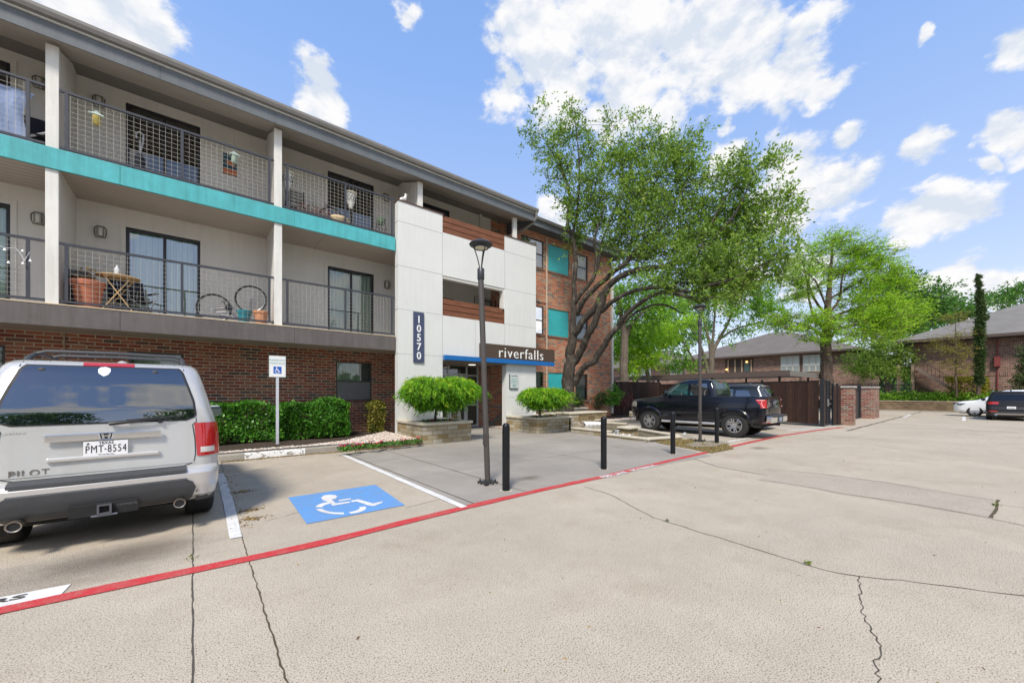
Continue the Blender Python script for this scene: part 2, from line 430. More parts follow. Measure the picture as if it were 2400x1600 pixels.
ribbon('pavement_crack', gp((2335, 1180), (2400, 1190), (2450, 1200)), .012, .0035, m_dark, .02, .1, 14)
ribbon('expansion_joint', [(21.2, 3.7), (60, 3.3)], .10, .0035, m_dark, .02, .6, 15)
ribbon('expansion_joint', [G(1990, 998)[:2], G(2400, 1013)[:2]], .045, .0036, m_dark, .01, .5, 16)
ribbon('pavement_crack', gp((620, 1222), (780, 1178)), .006, .0035, m_dark, .01, .1, 17)
ribbon('pavement_crack', gp((950, 1190), (1040, 1167)), .006, .0035, m_dark, .01, .1, 18)
sheet('pavement_patch', gp((1780, 1123), (1800, 1100), (2060, 1129), (2335, 1173), (2322, 1212), (2190, 1188), (1980, 1156)), .003, m_patch)
# paint on the ground
def paint(name, col, wear=.5, rough=.7, th=.0):
    k = N(name); p = k.pos()
    n = k.noise(p, 60.0, 5.0, .7); n2 = k.noise(p, 4.0, 5.0, .7)
    f = k.ramp(k.math('ADD', k.math('MULTIPLY', n, .6), k.math('MULTIPLY', n2, .4)), [(.34, (wear,) * 3), (.50, (wear * .15,) * 3), (.6, (0, 0, 0))])
    c = k.mix(k.n('RGBToBW', {0: f}).outputs[0], col, (.42, .36, .29))
    c = k.mix(1.0, c, k.ramp(n2, [(.2, (.86,) * 3), (.7, (1.05,) * 3)]), 'MULTIPLY')
    k.pbsdf(col=c, rough=rough, spec=.3, nrm=k.bump(k.noise(p, 75.0), .3, .004)); return k.m
m_red = paint('fire lane red paint', (.52, .025, .035), .5)
m_white = paint('white road paint', (.72, .72, .71), .6)
m_blue = paint('blue stall paint', (.115, .30, .62), .35)
m_black = paint('black stencil paint', (.03, .03, .03), .5)
RED = gp((-260, 1530), (0, 1432), (240, 1381), (447, 1338), (620, 1302), (786, 1265), (940, 1226), (1092, 1189), (1260, 1150), (1428, 1114), (1560, 1082), (1673, 1056), (1750, 1038), (1830, 1021), (1910, 1009), (1975, 1001))
ribbon('fire_lane_line', RED, .155, .008, m_red, .003, .3, 20)
ribbon('parking_line', [G(516, 1110), G(536, 1180), G(553, 1261)], .12, .008, m_white, .0015, .3, 21)
ribbon('parking_line', [G(800, 1064), G(1088, 1189)], .115, .0085, m_white, .0015, .3, 22)
ribbon('parking_line', [G(1693, 1037), G(1770, 1024)], .12, .008, m_white, .002, .3, 23)
for i, (a, b) in enumerate([((1560, 1019), (1730, 1027)), ((1600, 1012), (1745, 1018)), ((1560, 1031), (1700, 1034)), ((1640, 1040), (1565, 1042))]):
    ribbon('parking_line', gp(a, b), .10, .008, m_white, .002, .3, 24 + i)
ribbon('parking_line', [G(1785, 1004), G(1925, 1001)], .12, .008, m_white, .002, .5, 31)
ribbon('parking_line', [G(2117, 978), G(2135, 971)], .14, .008, m_white, .002, .5, 32)
ribbon('parking_line', [G(2259, 986), G(2260, 976)], .14, .008, m_white, .002, .5, 33)
ribbon('parking_line', [G(1960, 998), G(1845, 1010)], .10, .0082, m_white, .002, .5, 34)
sheet('handicap_stall_paint', gp((675, 1166), (880, 1136), (949, 1184), (719, 1228)), .006, m_blue)
zz = lambda x, y: G(600 + x / 3.36, 1000 + y / 3.36)
b = MB()
def flat(b, pts, z=.0095): b.poly([(p[0], p[1], z) for p in pts])
flat(b, [zz(*q) for q in ((512, 560), (535, 543), (580, 537), (625, 541), (641, 553), (625, 570), (596, 575), (628, 606), (612, 612), (560, 592), (525, 580))])
flat(b, [zz(*q) for q in ((588, 612), (735, 590), (742, 600), (604, 624))])
flat(b, [zz(*q) for q in ((650, 580), (742, 565), (750, 573), (655, 590))])
flat(b, [zz(*q) for q in ((745, 585), (805, 573), (920, 606), (1000, 590), (992, 602), (925, 628), (885, 622), (790, 590), (755, 596))])
def arc(b, cx, cy, rx, ry, a0, a1, w_, n=14):
    rows = []
    for i in range(n + 1):
        a = math.radians(a0 + (a1 - a0) * i / n)
        rows.append([tuple(Vector(zz(cx + math.cos(a) * rx * k_, cy + math.sin(a) * ry * k_)[:2] + (.0095,))) for k_ in (1.0, 1 - w_)])
    b.grid(rows)
arc(b, 668, 640, 200, 52, 82, 168, .26); arc(b, 668, 640, 200, 52, 184, 240, .26); arc(b, 668, 640, 200, 52, -10, 66, .26)
setting(b.build('wheelchair_symbol', m_white))
sheet('painted_block', gp((-200, 1432), (0, 1401), (167, 1369), (140, 1397), (0, 1428), (-200, 1470)), .0065, m_white)
# stencilled letters
def ground_text(name, txt, p0, p1, height, mat, z, bold=.006, width=1.0):
    d = (p1 - p0); L = d.length; d.normalize(); u = Vector((-d.y, d.x, 0))
    mb = text_mb(txt, height * 1.35, depth=.0, font_bold=bold, align='LEFT')
    xs = [v[0] for v in mb.v]; sc = L / (max(xs) - min(xs)); x0 = min(xs)
    ys = [v[1] for v in mb.v]; sy = height / (max(ys) - min(ys)); y0 = min(ys)
    mb.v = [tuple(p0 + d * (v[0] - x0) * sc + u * (v[1] - y0) * sy + Vector((0, 0, z))) for v in mb.v]
    return setting(mb.build(name, mat))
ground_text('stencilled_letters', 'FIRE LANE', G(1418, 1121), G(1476, 1108), .15, m_white, .0125)
ground_text('stencilled_letters', 'NO PARKING', G(1486, 1105), G(1545, 1092), .15, m_white, .0125)
ground_text('stencilled_letters', 'RS', G(-34, 1421), G(57, 1403), .085, m_black, .011, .003)
# oil stains; those behind the silver SUV also paint its under-car shade in
k = N('oil and shade on concrete')
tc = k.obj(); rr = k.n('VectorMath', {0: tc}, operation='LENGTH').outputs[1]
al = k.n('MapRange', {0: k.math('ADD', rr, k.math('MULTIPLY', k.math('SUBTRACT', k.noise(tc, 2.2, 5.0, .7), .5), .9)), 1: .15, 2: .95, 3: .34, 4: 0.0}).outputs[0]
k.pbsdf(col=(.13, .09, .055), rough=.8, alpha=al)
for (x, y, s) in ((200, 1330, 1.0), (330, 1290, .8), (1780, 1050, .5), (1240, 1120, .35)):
    o = sheet('oil_and_shade_patch', [(-1, -1), (1, -1), (1, 1), (-1, 1)], 0, k.m); o.location = Vector(G(x, y)) + Vector((0, 0, .0022 if x < 1200 else .0052)); o.scale = (s, s * .6, 1)
# dry leaves and grit caught along the kerb
m_litter = M('dry leaf litter', (.20, .135, .055), .95, var=.4, scale=25)

# ---------------------------------------------------------------- kerb and planting beds
CY = 11.2
b = MB(); prof = [(CY, 0), (CY + .02, .13), (CY + .05, .155), (CY + .17, .16), (CY + .17, 0)]
rows = []
path = [(-9, 0), (2.75, 0), (3.05, .03), (3.2, .12)]
for X, dy in path: rows.append([(X, y + dy, z) for y, z in prof])
b.grid(rows); b.poly([rows[-1][i] for i in range(5)])
setting(b.build('kerb', m_curb))
k = N('flaking white kerb paint'); p = k.pos()
f = k.n('MapRange', {0: k.noise(p, 9.0, 6.0, .7), 1: .42, 2: .47, 3: 0.0, 4: 1.0}).outputs[0]
k.pbsdf(col=(.72, .72, .70), rough=.8, alpha=f)
b = MB(); b.grid([[(X, CY - .004, .012), (X, CY + .016, .125), (X, CY + .045, .158)] for X in (.95, 1.3, 1.7, 2.25)])
setting(b.build('kerb_paint', k.m))
m_mulch = concrete('brown mulch', (.075, .055, .04), .7, .3, 0, .35)
m_dirt = concrete('gravel bed base', (.34, .28, .22), .7, .3, 0, .5)
bed = sheet('planting_bed', [(-9, CY + .16), (3.1, CY + .2), (4.3, 11.02), (5.42, 11.05), (5.5, 15.0), (-9, 15.0)], .15, m_mulch)
sheet('gravel_base', [(-9, CY + .17), (3.1, CY + .21), (4.2, 11.1), (5.42, 11.1), (5.52, 13.2), (5.52, 14.2), (4.7, 13.3), (3.4, 12.1), (2.4, 11.8), (-9, 11.75)], .156, m_dirt)
b = MB(); b.grid([[(x, y, 0.0), (x, y, .15)] for x, y in ((3.2, 11.3), (3.7, 11.0), (4.4, 10.96), (5.45, 10.96))]); setting(b.build('bed_edge', M('damp soil', (.11, .08, .055), .95, var=.3)))
m_edging = M('black edging', (.02, .022, .02), .5)
b = MB()
b.tube([(-9, CY + .19, .165), (2.8, CY + .19, .165), (3.1, CY + .23, .16), (3.7, 11.08, .155)], .022, 6)
b.tube([(-9, 11.78, .165), (2.4, 11.83, .165), (3.4, 12.15, .17), (4.7, 13.35, .17), (5.5, 14.1, .17)], .03, 6)
tag(b.build('garden_edging', m_edging), 'black plastic edging strip between the pebbles and the dark mulch', 'edging')
# right-hand bed in front of the brick wing
sheet('planting_bed', [(13.4, 12.0), (17.5, 12.2), (24.4, 12.4), (24.4, 14.9), (13.0, 15.0)], .16, m_mulch)
b = MB(); b.box(13.4, 24.3, 11.9, 12.05, 0, .17); setting(b.build('kerb', m_curb, bevel=.02))
sheet('gravel_base', [(13.6, 12.05), (22, 12.1), (22, 12.7), (13.6, 12.8)], .166, m_dirt)
sheet('grass_strip', [G(x, y)[:2] for x, y in ((1532, 1034), (1552, 1040), (1620, 1052), (1668, 1062), (1720, 1052), (1700, 1040), (1620, 1030))], .012, M('dead grass', (.20, .155, .06), .95, var=.45, scale=18, bump=.5, fine=50))
c1 = G(1660, 1041)
b = MB(); b.v += [(c1.x + .85 * math.cos(t) * 1.3, c1.y + .42 * math.sin(t) , .03) for t in np.linspace(0, 2 * PI, 28, endpoint=False)]; b.f.append(tuple(range(28))); b.mi.append(0)
setting(b.build('concrete_pad', m_curb))

# pebbles: one mass of small stones
def pebbles(name, pts, z, size, mats, seed=5, kind='stuff'):
    r_ = random.Random(seed); b = MB()
    ico = []
    bm = bmesh.new(); bmesh.ops.create_icosphere(bm, subdivisions=1, radius=1); base = [v.co.copy() for v in bm.verts]; fs = [tuple(v.index for v in f.verts) for f in bm.faces]; bm.free()
    for (x, y) in pts:
        s = size * r_.uniform(.5, 1.3); b.cur = r_.randrange(len(mats))
        e = Euler((r_.uniform(-.4, .4), r_.uniform(-.4, .4), r_.uniform(0, 6.28))).to_matrix()
        sc = Vector((1, r_.uniform(.6, .95), r_.uniform(.35, .6)))
        b.add([e @ Vector((q.x * sc.x * s * r_.uniform(.85, 1.1), q.y * sc.y * s, q.z * sc.z * s)) + Vector((x, y, z + s * .12)) for q in base], fs)
    o = b.build(name, mats, smooth=False, fix=False); o['kind'] = kind; return o
pm = [M('pebble cream', (.62, .52, .42), .8, var=.2), M('pebble pink', (.52, .38, .31), .8, var=.2), M('pebble white', (.70, .66, .60), .8, var=.15), M('pebble brown', (.34, .26, .20), .8, var=.2), M('pebble grey', (.40, .37, .33), .8, var=.2)]
def scatter(poly, n, seed):
    r_ = random.Random(seed); xs = [p[0] for p in poly]; ys = [p[1] for p in poly]; out = []
    while len(out) < n:
        x, y = r_.uniform(min(xs), max(xs)), r_.uniform(min(ys), max(ys)); c = False; j = len(poly) - 1
        for i in range(len(poly)):
            if (poly[i][1] > y) != (poly[j][1] > y) and x < (poly[j][0] - poly[i][0]) * (y - poly[i][1]) / (poly[j][1] - poly[i][1]) + poly[i][0]: c = not c
            j = i
        if c: out.append((x, y))
    return out
pts = scatter([(-.6, CY + .2), (3.1, CY + .24), (4.2, 11.14), (5.4, 11.14), (5.5, 13.2), (5.48, 14.1), (4.7, 13.3), (3.4, 12.1), (2.4, 11.8), (-.6, 11.72)], 5200, 1)
tag(pebbles('river_pebbles', pts, .165, .036, pm), 'cream and pink river pebbles in the bed beside the kerb', 'pebbles')
pts = scatter([(13.7, 12.08), (21, 12.1), (21, 12.7), (13.7, 12.8)], 1300, 2) 
tag(pebbles('river_pebbles', pts, .175, .05, pm[:3], 6), 'pale pebbles along the kerb in front of the black pickup', 'pebbles')
pts = scatter([(10.9, 13.5), (12.0, 13.5), (12.0, 14.9), (10.4, 14.9)], 350, 3)
tag(pebbles('river_pebbles', pts, .02, .045, pm, 7), 'brown pebbles in the corner behind the entry column', 'pebbles')
# leaf litter
r_ = random.Random(9); C = []
for i in range(2600):
    t = r_.random(); x = .5 + 4.2 * t
    C.append((x, CY - .02 - abs(r_.gauss(0, .07)) + (-.05 if 2.6 < x < 3.6 else 0) * r_.random() * 3 - (max(0, x - 3.1) * .16), .006 + r_.random() * .012))
for i in range(150): C.append((r_.gauss(.47, .05), r_.uniform(5.5, 9.3), .006))
for cx_, cy_ in ((.62, 7.6), (.6, 6.35), (.58, 5.9)):
    for i in range(120): C.append((cx_ + r_.gauss(0, .08), cy_ + r_.gauss(0, .05), .008))
for i in range(900): C.append((r_.uniform(11.2, 15.6) , 0, 0))
C2 = C[-900:]; C = C[:-900]
lm = leaf_mat('dry leaves', [(0, (.10, .06, .02)), (.5, (.26, .17, .06)), (1, (.38, .27, .10))], .1)
o = leaves('leaf_litter', C, RNG.normal(size=(len(C), 3)) * (1, 1, .12), .03, lm); tag(o, 'dry brown leaf litter lying along the foot of the kerb', 'leaf litter', kind='stuff')
gpts = scatter([tuple(G(x, y)[:2]) for x, y in ((1532, 1034), (1552, 1040), (1620, 1052), (1668, 1062), (1720, 1052), (1700, 1040), (1620, 1030))], 5000, 8)
o = leaves('dead_grass', [(x, y, .012) for x, y in gpts], RNG.normal(size=(5000, 3)) * (1, 1, .3) + (0, 0, .55), .06, leaf_mat('straw', [(0, (.16, .11, .04)), (1, (.40, .32, .14))], .2), wid=.18)
tag(o, 'strip of dead yellow grass between the entry slab and the red line', 'grass', kind='stuff')
# specks of grit on the pavement
C = []
for (x, y), n in (((1893, 1323), 22), ((1562, 1222), 14), ((2332, 1185), 26), ((447, 1310), 12)):
    c = G(x, y); C += [(c.x + RNG.normal() * .02, c.y + RNG.normal() * .014, .004 + abs(RNG.normal()) * .012) for _ in range(n)]
o = leaves('weeds', C, RNG.normal(size=(len(C), 3)) * (1, 1, .4) + (0, 0, .5), .03, leaf_mat('weed leaves', [(0, (.09, .14, .02)), (.6, (.2, .28, .04)), (1, (.25, .22, .08))], .3)); tag(o, 'tiny green weeds sprouting from the pavement cracks', 'weeds', kind='stuff')
r_ = random.Random(12); C = [tuple(G(r_.uniform(600, 2500), 930 + 1 / r_.uniform(.0013, .012))[:2]) + (.004,) for _ in range(260)]
o = leaves('leaf_litter', C, RNG.normal(size=(len(C), 3)) * (1, 1, .1), .028, lm); tag(o, 'scattered dead leaf bits on the open driveway', 'leaf litter', kind='stuff')
# ---------------------------------------------------------------- the apartment building
YF, YW, YT = 13.2, 15.0, 13.0
CREAM = (.66, .64, .60)
m_brickA = brick_mat('old brick', [(0, (.42, .105, .06)), (.2, (.31, .095, .065)), (.38, (.48, .16, .085)), (.54, (.22, .13, .095)), (.62, (.35, .14, .085)), (.78, (.50, .21, .12)), (.93, (.17, .11, .09))], (.58, .50, .40), w=.30, h=.098, joint=.013)
m_brickB = brick_mat('orange brick', [(0, (.66, .17, .06)), (.26, (.72, .26, .11)), (.48, (.52, .15, .07)), (.58, (.27, .19, .15)), (.68, (.66, .34, .18)), (.84, (.20, .16, .13)), (.9, (.50, .36, .25))], (.50, .44, .36), w=.30, h=.098, joint=.013)
def siding(name, col, axis=0, step=.2, amp=1.0, var=.06):
    k = N(name); sep = k.n('SeparateXYZ', {0: k.pos()})
    f = k.math('FRACT', k.math('DIVIDE', sep.outputs[axis], step))
    g = k.n('MapRange', {0: f, 1: 0.0, 2: .16, 3: 0.0, 4: 1.0}).outputs[0]
    big = k.noise(k.pos(), .9, 5.0, .6)
    c = k.mix(big, tuple(x * (1 - var) for x in col), tuple(x * (1 + var) for x in col))
    c = k.mix(g, tuple(x * .42 for x in col), c)
    k.pbsdf(col=c, rough=.7, nrm=k.bump(k.math('ADD', g, k.math('MULTIPLY', k.noise(k.pos(), 40.0), .12)), .7 * amp, .012), spec=.3); return k.m
m_wall = M('cream painted board', CREAM, .75, var=.05, scale=1.2, bump=.15, streak=.05)
m_wallside = siding('grooved cream board', CREAM, 1, .155)
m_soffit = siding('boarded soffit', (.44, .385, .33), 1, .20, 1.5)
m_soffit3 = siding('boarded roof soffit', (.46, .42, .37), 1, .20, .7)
m_post = M('white grey post paint', (.70, .69, .655), .7, var=.06, scale=2.0, bump=.15, streak=.14)
m_turq = M('turquoise painted beam', (.075, .42, .45), .5, var=.10, scale=3.0, bump=.3, fine=14, streak=.22)
m_beam = M('dark brown grey beam', (.115, .102, .098), .6, streak=.25, var=.12, scale=3.0, bump=.4, fine=12)
m_fascia = M('slate fascia paint', (.125, .14, .155), .55, var=.08, scale=2.0, streak=.18)
m_gutter = M('grey brown gutter', (.20, .19, .175), .45, var=.1)
m_drip = M('pale drip edge', (.55, .54, .50), .4)
m_rail = M('dark blue grey rail', (.045, .048, .060), .45, var=.1)
m_wire = M('wire mesh', (.46, .44, .38), .45, var=.1, metal=.2)
m_frame = M('black aluminium frame', (.022, .022, .026), .4, var=.1)
m_bronze = M('bronze window frame', (.06, .048, .042), .45, var=.1)
m_int = M('dim room', (.10, .09, .08), .9, var=.3)
m_curt = siding('vertical blinds', (.74, .77, .68), 0, .13, 1.0, .12)
m_curtg = siding('pale curtain', (.50, .55, .44), 0, .10, 1.0, .2)
m_blind = siding('horizontal blinds', (.60, .60, .58), 2, .05, .6)
m_screen = M('window screen', (.13, .135, .14), .75, var=.15)
m_panel = M('pale grey fibre panel', (.66, .67, .65), .55, var=.035, scale=.8, bump=.06, streak=.03)
m_joint = M('panel joint', (.30, .31, .31), .8)
m_teal = M('teal panel', (.03, .40, .42), .5, var=.10, scale=1.5)
m_roof = siding('grey shingles', (.20, .185, .165), 2, .16, .8, .2)
def glass_mat(name, tint=(.75, .85, .82), refl=1.0, dens=.08):
    k = N(name)
    fr = k.math('MULTIPLY', k.n('Fresnel', {'IOR': 1.5}).outputs[0], 1.6 * refl)
    fr = k.math('ADD', fr, .05, clamp=True)
    gl = k.n('BsdfGlossy', {'Color': (1, 1, 1, 1), 'Roughness': .012}); gl.inputs['Normal'].default_value
    wv = k.bump(k.noise(k.pos(), 1.6, 2.0), .06, .05)
    k.t.links.new(wv, gl.inputs['Normal'])
    tr = k.n('BsdfTransparent', {0: tuple(c * (1 - dens) for c in tint) + (1,)})
    mx = k.n('MixShader', {0: fr, 1: tr.outputs[0], 2: gl.outputs[0]})
    k.t.links.new(mx.outputs[0], k.out.inputs[0]); return k.m
m_glass = glass_mat('window glass')
m_glassd = glass_mat('mirror like balcony glass', refl=3.2)

BLD = thing('apartment_building', 'three-storey apartment building with cream balconies, turquoise beam, white entry tower and orange brick wing', 'building', (6, 15, 0))
def holes_wall(mb, x0, x1, z0, z1, y, holes, depth=.12, axis='x'):
    """wall sheet facing -Y with rectangular openings and reveals going back"""
    xs = sorted({x0, x1} | {h[0] for h in holes} | {h[1] for h in holes}); zs = sorted({z0, z1} | {h[2] for h in holes} | {h[3] for h in holes})
    for xa, xb in zip(xs, xs[1:]):
        for za, zb in zip(zs, zs[1:]):
            cx, cz = (xa + xb) / 2, (za + zb) / 2
            if any(h[0] < cx < h[1] and h[2] < cz < h[3] for h in holes): continue
            mb.poly([(xa, y, za), (xb, y, za), (xb, y, zb), (xa, y, zb)])
    for a, b_, c, d in holes:
        y2 = y + depth
        mb.poly([(a, y, c), (a, y2, c), (a, y2, d), (a, y, d)]); mb.poly([(b_, y, c), (b_, y, d), (b_, y2, d), (b_, y2, c)])
        mb.poly([(a, y, c), (b_, y, c), (b_, y2, c), (a, y2, c)]); mb.poly([(a, y, d), (a, y2, d), (b_, y2, d), (b_, y, d)])
def window(x0, x1, z0, z1, y, kind='sash', back=None, frame=None, depth=.07, fw=.05, glass=None, label=None, parent=None):
    """frame with panes, blinds and a dim room behind"""
    frame = frame or m_bronze; mb = MB(); yf = y + depth - .05
    mb.box(x0, x0 + fw, yf, yf + .07, z0, z1); mb.box(x1 - fw, x1, yf, yf + .07, z0, z1)
    mb.box(x0 + fw, x1 - fw, yf, yf + .07, z0, z0 + fw); mb.box(x0 + fw, x1 - fw, yf, yf + .07, z1 - fw, z1)
    if kind == 'sash': zm = (z0 + z1) / 2; mb.box(x0 + fw, x1 - fw, yf + .004, yf + .06, zm - .025, zm + .025)
    if kind == 'slider': xm = (x0 + x1) / 2; mb.box(xm - .035, xm + .035, yf + .004, yf + .06, z0 + fw, z1 - fw)
    if kind == 'triple':
        for q in (1 / 3, 2 / 3): xm = x0 + (x1 - x0) * q; mb.box(xm - .025, xm + .025, yf + .004, yf + .06, z0 + fw, z1 - fw)
    nm = 'sliding_door' if kind == 'slider' else 'window'
    w_ = mb.build(nm, frame, parent or BLD)
    if label: w_['label'] = label
    g = MB(); g.poly([(x0 + fw, yf + .035, z0 + fw), (x1 - fw, yf + .035, z0 + fw), (x1 - fw, yf + .035, z1 - fw), (x0 + fw, yf + .035, z1 - fw)])
    g.build('pane', glass or m_glass, w_)
    if back is not None:
        for mt, a, c, e, f in back:
            q = MB(); yy = yf + .16
            if mt in (m_curt, m_curtg):
                n = int((c - a) / .035); rows = [[(a + (c - a) * i / n, yy + .02 * math.sin(i * 1.3) + (.015 if i % 4 < 2 else 0), e), (a + (c - a) * i / n, yy + .02 * math.sin(i * 1.3) + (.015 if i % 4 < 2 else 0), f)] for i in range(n + 1)]
                q.grid(rows)
            else: q.poly([(a, yy, e), (c, yy, e), (c, yy, f), (a, yy, f)])
            q.build('curtain' if mt in (m_curt, m_curtg) else 'blinds', mt, w_)
    r_ = MB(); r_.box(x0 - .3, x1 + .3, yf + .09, yf + 2.0, z0 - .1, z1 + .1, skip='f')
    r_.build('room', m_int, w_)
    return w_
# --- walls
doors = [(-5.95, -3.42), (-1.43, .17), (3.74, 5.40)]
h2 = [(a, b_, 3.68, 6.16) for a, b_ in doors]; h3 = [(a, b_, 7.12, 9.58) for a, b_ in doors]
mb = MB()
holes_wall(mb, -7.2, 10.99, 3.4, 6.72, YW, h2 + [(8.0, 9.0, 3.5, 5.75)])
holes_wall(mb, -7.2, 10.99, 6.86, 10.1, YW, h3 + [(7.35, 8.75, 7.1, 9.6)])
mb.build('upper_wall', m_wall, BLD, fix=False)
for a, b_, c, d in h2 + h3:
    trims = MB()
    for q in ((a - .1, a, c, d + .1), (b_, b_ + .1, c, d + .1)): trims.box(q[0], q[1], YW - .02, YW + .01, q[2], q[3])
    trims.box(a - .0, b_ + .0, YW - .02, YW + .01, d, d + .1); trims.build('door_trim', m_wall, BLD)
wins1 = [(-6.0, -3.5, 1.3, 2.75), (-1.37, -.22, 1.3, 2.75), (4.02, 5.32, 1.3, 2.75)]
mb = MB(); holes_wall(mb, -7.2, 7.9, 0, 3.3, YW, wins1, .1); mb.build('ground_floor_wall', m_brickA, BLD, fix=False); mb = MB(); holes_wall(mb, 10.3, 10.985, 0, 3.3, YW, [], .1)
mb.build('ground_floor_wall', m_brickA, BLD, fix=False)
m_sill = brick_mat('sill brick', [(0, (.30, .11, .07)), (.3, (.22, .09, .06)), (.6, (.36, .16, .09))], (.38, .33, .26), w=.098, h=.3)
for a, b_, c, d in wins1: sill = MB(); sill.box(a - .08, b_ + .08, YW - .035, YW + .05, c - .11, c - .004); sill.build('brick_sill', m_sill, BLD)
q = MB(); q.tube([(-2.55, YW - .03, 3.1), (-2.55, YW - .03, 2.4)], .02, 6); q.tube([(-2.53, YW - .03, 2.86), (-2.2, YW - .03, 2.86)], .015, 6); q.build('conduit_pipe', M('tan conduit', (.42, .34, .26), .6), BLD)
window(-1.37, -.22, 1.3, 2.75, YW, 'sash', [(m_curtg, -1.3, -.3, 1.4, 2.7)], label='ground-floor window behind the silver car')
window(-6.0, -3.5, 1.3, 2.75, YW, 'sash', [(m_blind, -5.9, -3.6, 1.35, 2.7)])
w0 = window(4.02, 5.32, 1.3, 2.75, YW, 'sash', [(m_curtg, 4.05, 4.92, 1.36, 2.72), (m_screen, 4.93, 5.29, 1.36, 2.72)], label='dark ground-floor window beside the entry tower')
MBs = MB(); MBs.poly([(4.07, YW + .035, 1.35), (5.27, YW + .035, 1.35), (5.27, YW + .035, 2.0), (4.07, YW + .035, 2.0)]); MBs.build('insect_screen', M('dark screen', (.15, .155, .16), .6, var=.1), w0)
# sliding doors
window(-5.95, -3.42, 3.68, 6.16, YW, 'slider', [(m_curt, -5.9, -3.5, 3.75, 6.1)], m_frame, fw=.07)
window(-1.43, .17, 3.68, 6.16, YW, 'slider', [(m_curt, -1.35, .1, 3.75, 6.1)], m_frame, fw=.07, glass=m_glassd, label='middle-floor sliding door reflecting trees and sky')
window(3.74, 5.40, 3.68, 6.16, YW, 'slider', [(m_curt, 3.8, 5.33, 3.75, 6.1)], m_frame, fw=.07, glass=glass_mat('door glass', refl=1.6))
for a, b_ in doors:
    w_ = window(a, b_, 7.12, 9.58, YW, 'slider', [(m_curt, a + .08, b_ - .08, 7.2, 7.85)], m_frame, fw=.07)
    q = MB(); q.poly([(a + .07, YW + .045, 7.2), (b_ - .07, YW + .045, 7.2), (b_ - .07, YW + .045, 7.72), (a + .07, YW + .045, 7.72)])
    q.build('white_board', M('white foam board', (.78, .80, .84), .7, var=.03), w_)
# doors seen in the tower openings
for (a, b_, z0, z1) in ((8.0, 9.0, 3.5, 5.75), (7.35, 8.75, 7.1, 9.6)):
    q = MB(); q.box(a + .06, b_ - .06, YW + .06, YW + .1, z0, z1 - .06); d = q.build('apartment_door', M('navy door', (.035, .045, .065), .4, var=.1), BLD)
    q = MB(); q.box(a, a + .06, YW + .02, YW + .11, z0, z1); q.box(b_ - .06, b_, YW + .02, YW + .11, z0, z1); q.box(a + .06, b_ - .06, YW + .02, YW + .11, z1 - .06, z1); q.build('door_frame', m_frame, d)
# --- partitions, posts
for (X, side) in ((-2.43, 0), (1.94, 0), (6.45, 1)):
    q = MB()
    if X < 6: q.box(X - .08, X + .09, YF + .13, YW - .002, 3.6, 6.66)
    q.box(X - .08, X + .09, YF + .13, YW - .002, 7.05, 9.35); 
    q.prism([(X - .08, YF + .13, 9.35), (X - .08, YW - .002, 9.35), (X - .08, YW - .002, 10.05), ], (.17, 0, 0))
    q.build('partition_wall', m_wallside, BLD)
for X in (-2.43, 1.94):
    q = MB(); q.box(X - .1, X + .1, YF, YF + .128, 3.56, 6.58); q.build('post', m_post, BLD, bevel=.008)
for X, zb in ((-2.43, 7.06), (1.94, 7.06), (6.48, 7.2), (11.04, 7.2)):
    q = MB(); q.box(X - .1, X + .1, YF + .02, YF + .148, zb, 9.36); q.build('post', m_post, BLD, bevel=.008)
q = MB(); q.box(10.3, 10.42, YW - .12, YW - .003, 7.1, 9.9); q.build('post', m_wall, BLD)
# --- slabs, beams
for z, m, nm, zt in ((3.08, m_beam, 'lower_beam', 3.56), (6.58, m_turq, 'turquoise_beam', 7.05)):
    q = MB()
    for a, b_ in ((-7.2, -1.35), (-1.346, 2.35), (2.354, 5.5)): q.box(a, b_, YF - .045, YF - .003, z, zt)
    q.build(nm, m, BLD, bevel=.006)
q = MB(); q.box(-7.2, 5.5, YF, YF + .1, 3.10, 3.55); q.box(-7.2, 5.5, YF, YF + .1, 6.62, 7.04); q.build('edge_joist', m_beam, BLD)
q = MB(); q.box(-7.2, 5.48, YF + .1, YW, 3.2, 3.60); q.box(-7.2, 5.48, YF + .1, YW, 6.69, 7.06); q.box(5.48, 10.99, YF + .1, YW, 3.2, 3.5); q.box(5.48, 10.99, YF + .1, YW, 6.75, 7.06)
q.build('balcony_floor', M('balcony concrete', (.40, .37, .33), .85, var=.15), BLD)
q = MB(); q.box(-7.2, 5.5, YF - .055, YF + .02, 3.563, 3.585); q.build('pale_edge_strip', M('bare wood strip', (.62, .50, .34), .7), BLD)
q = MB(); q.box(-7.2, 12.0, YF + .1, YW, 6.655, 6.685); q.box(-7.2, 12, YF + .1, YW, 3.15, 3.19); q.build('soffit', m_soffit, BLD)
for X in (-.0, 3.3): q = MB(); q.box(X - .03, X + .03, YF + .1, YW, 6.64, 6.655); q.build('soffit_batten', m_soffit, BLD)
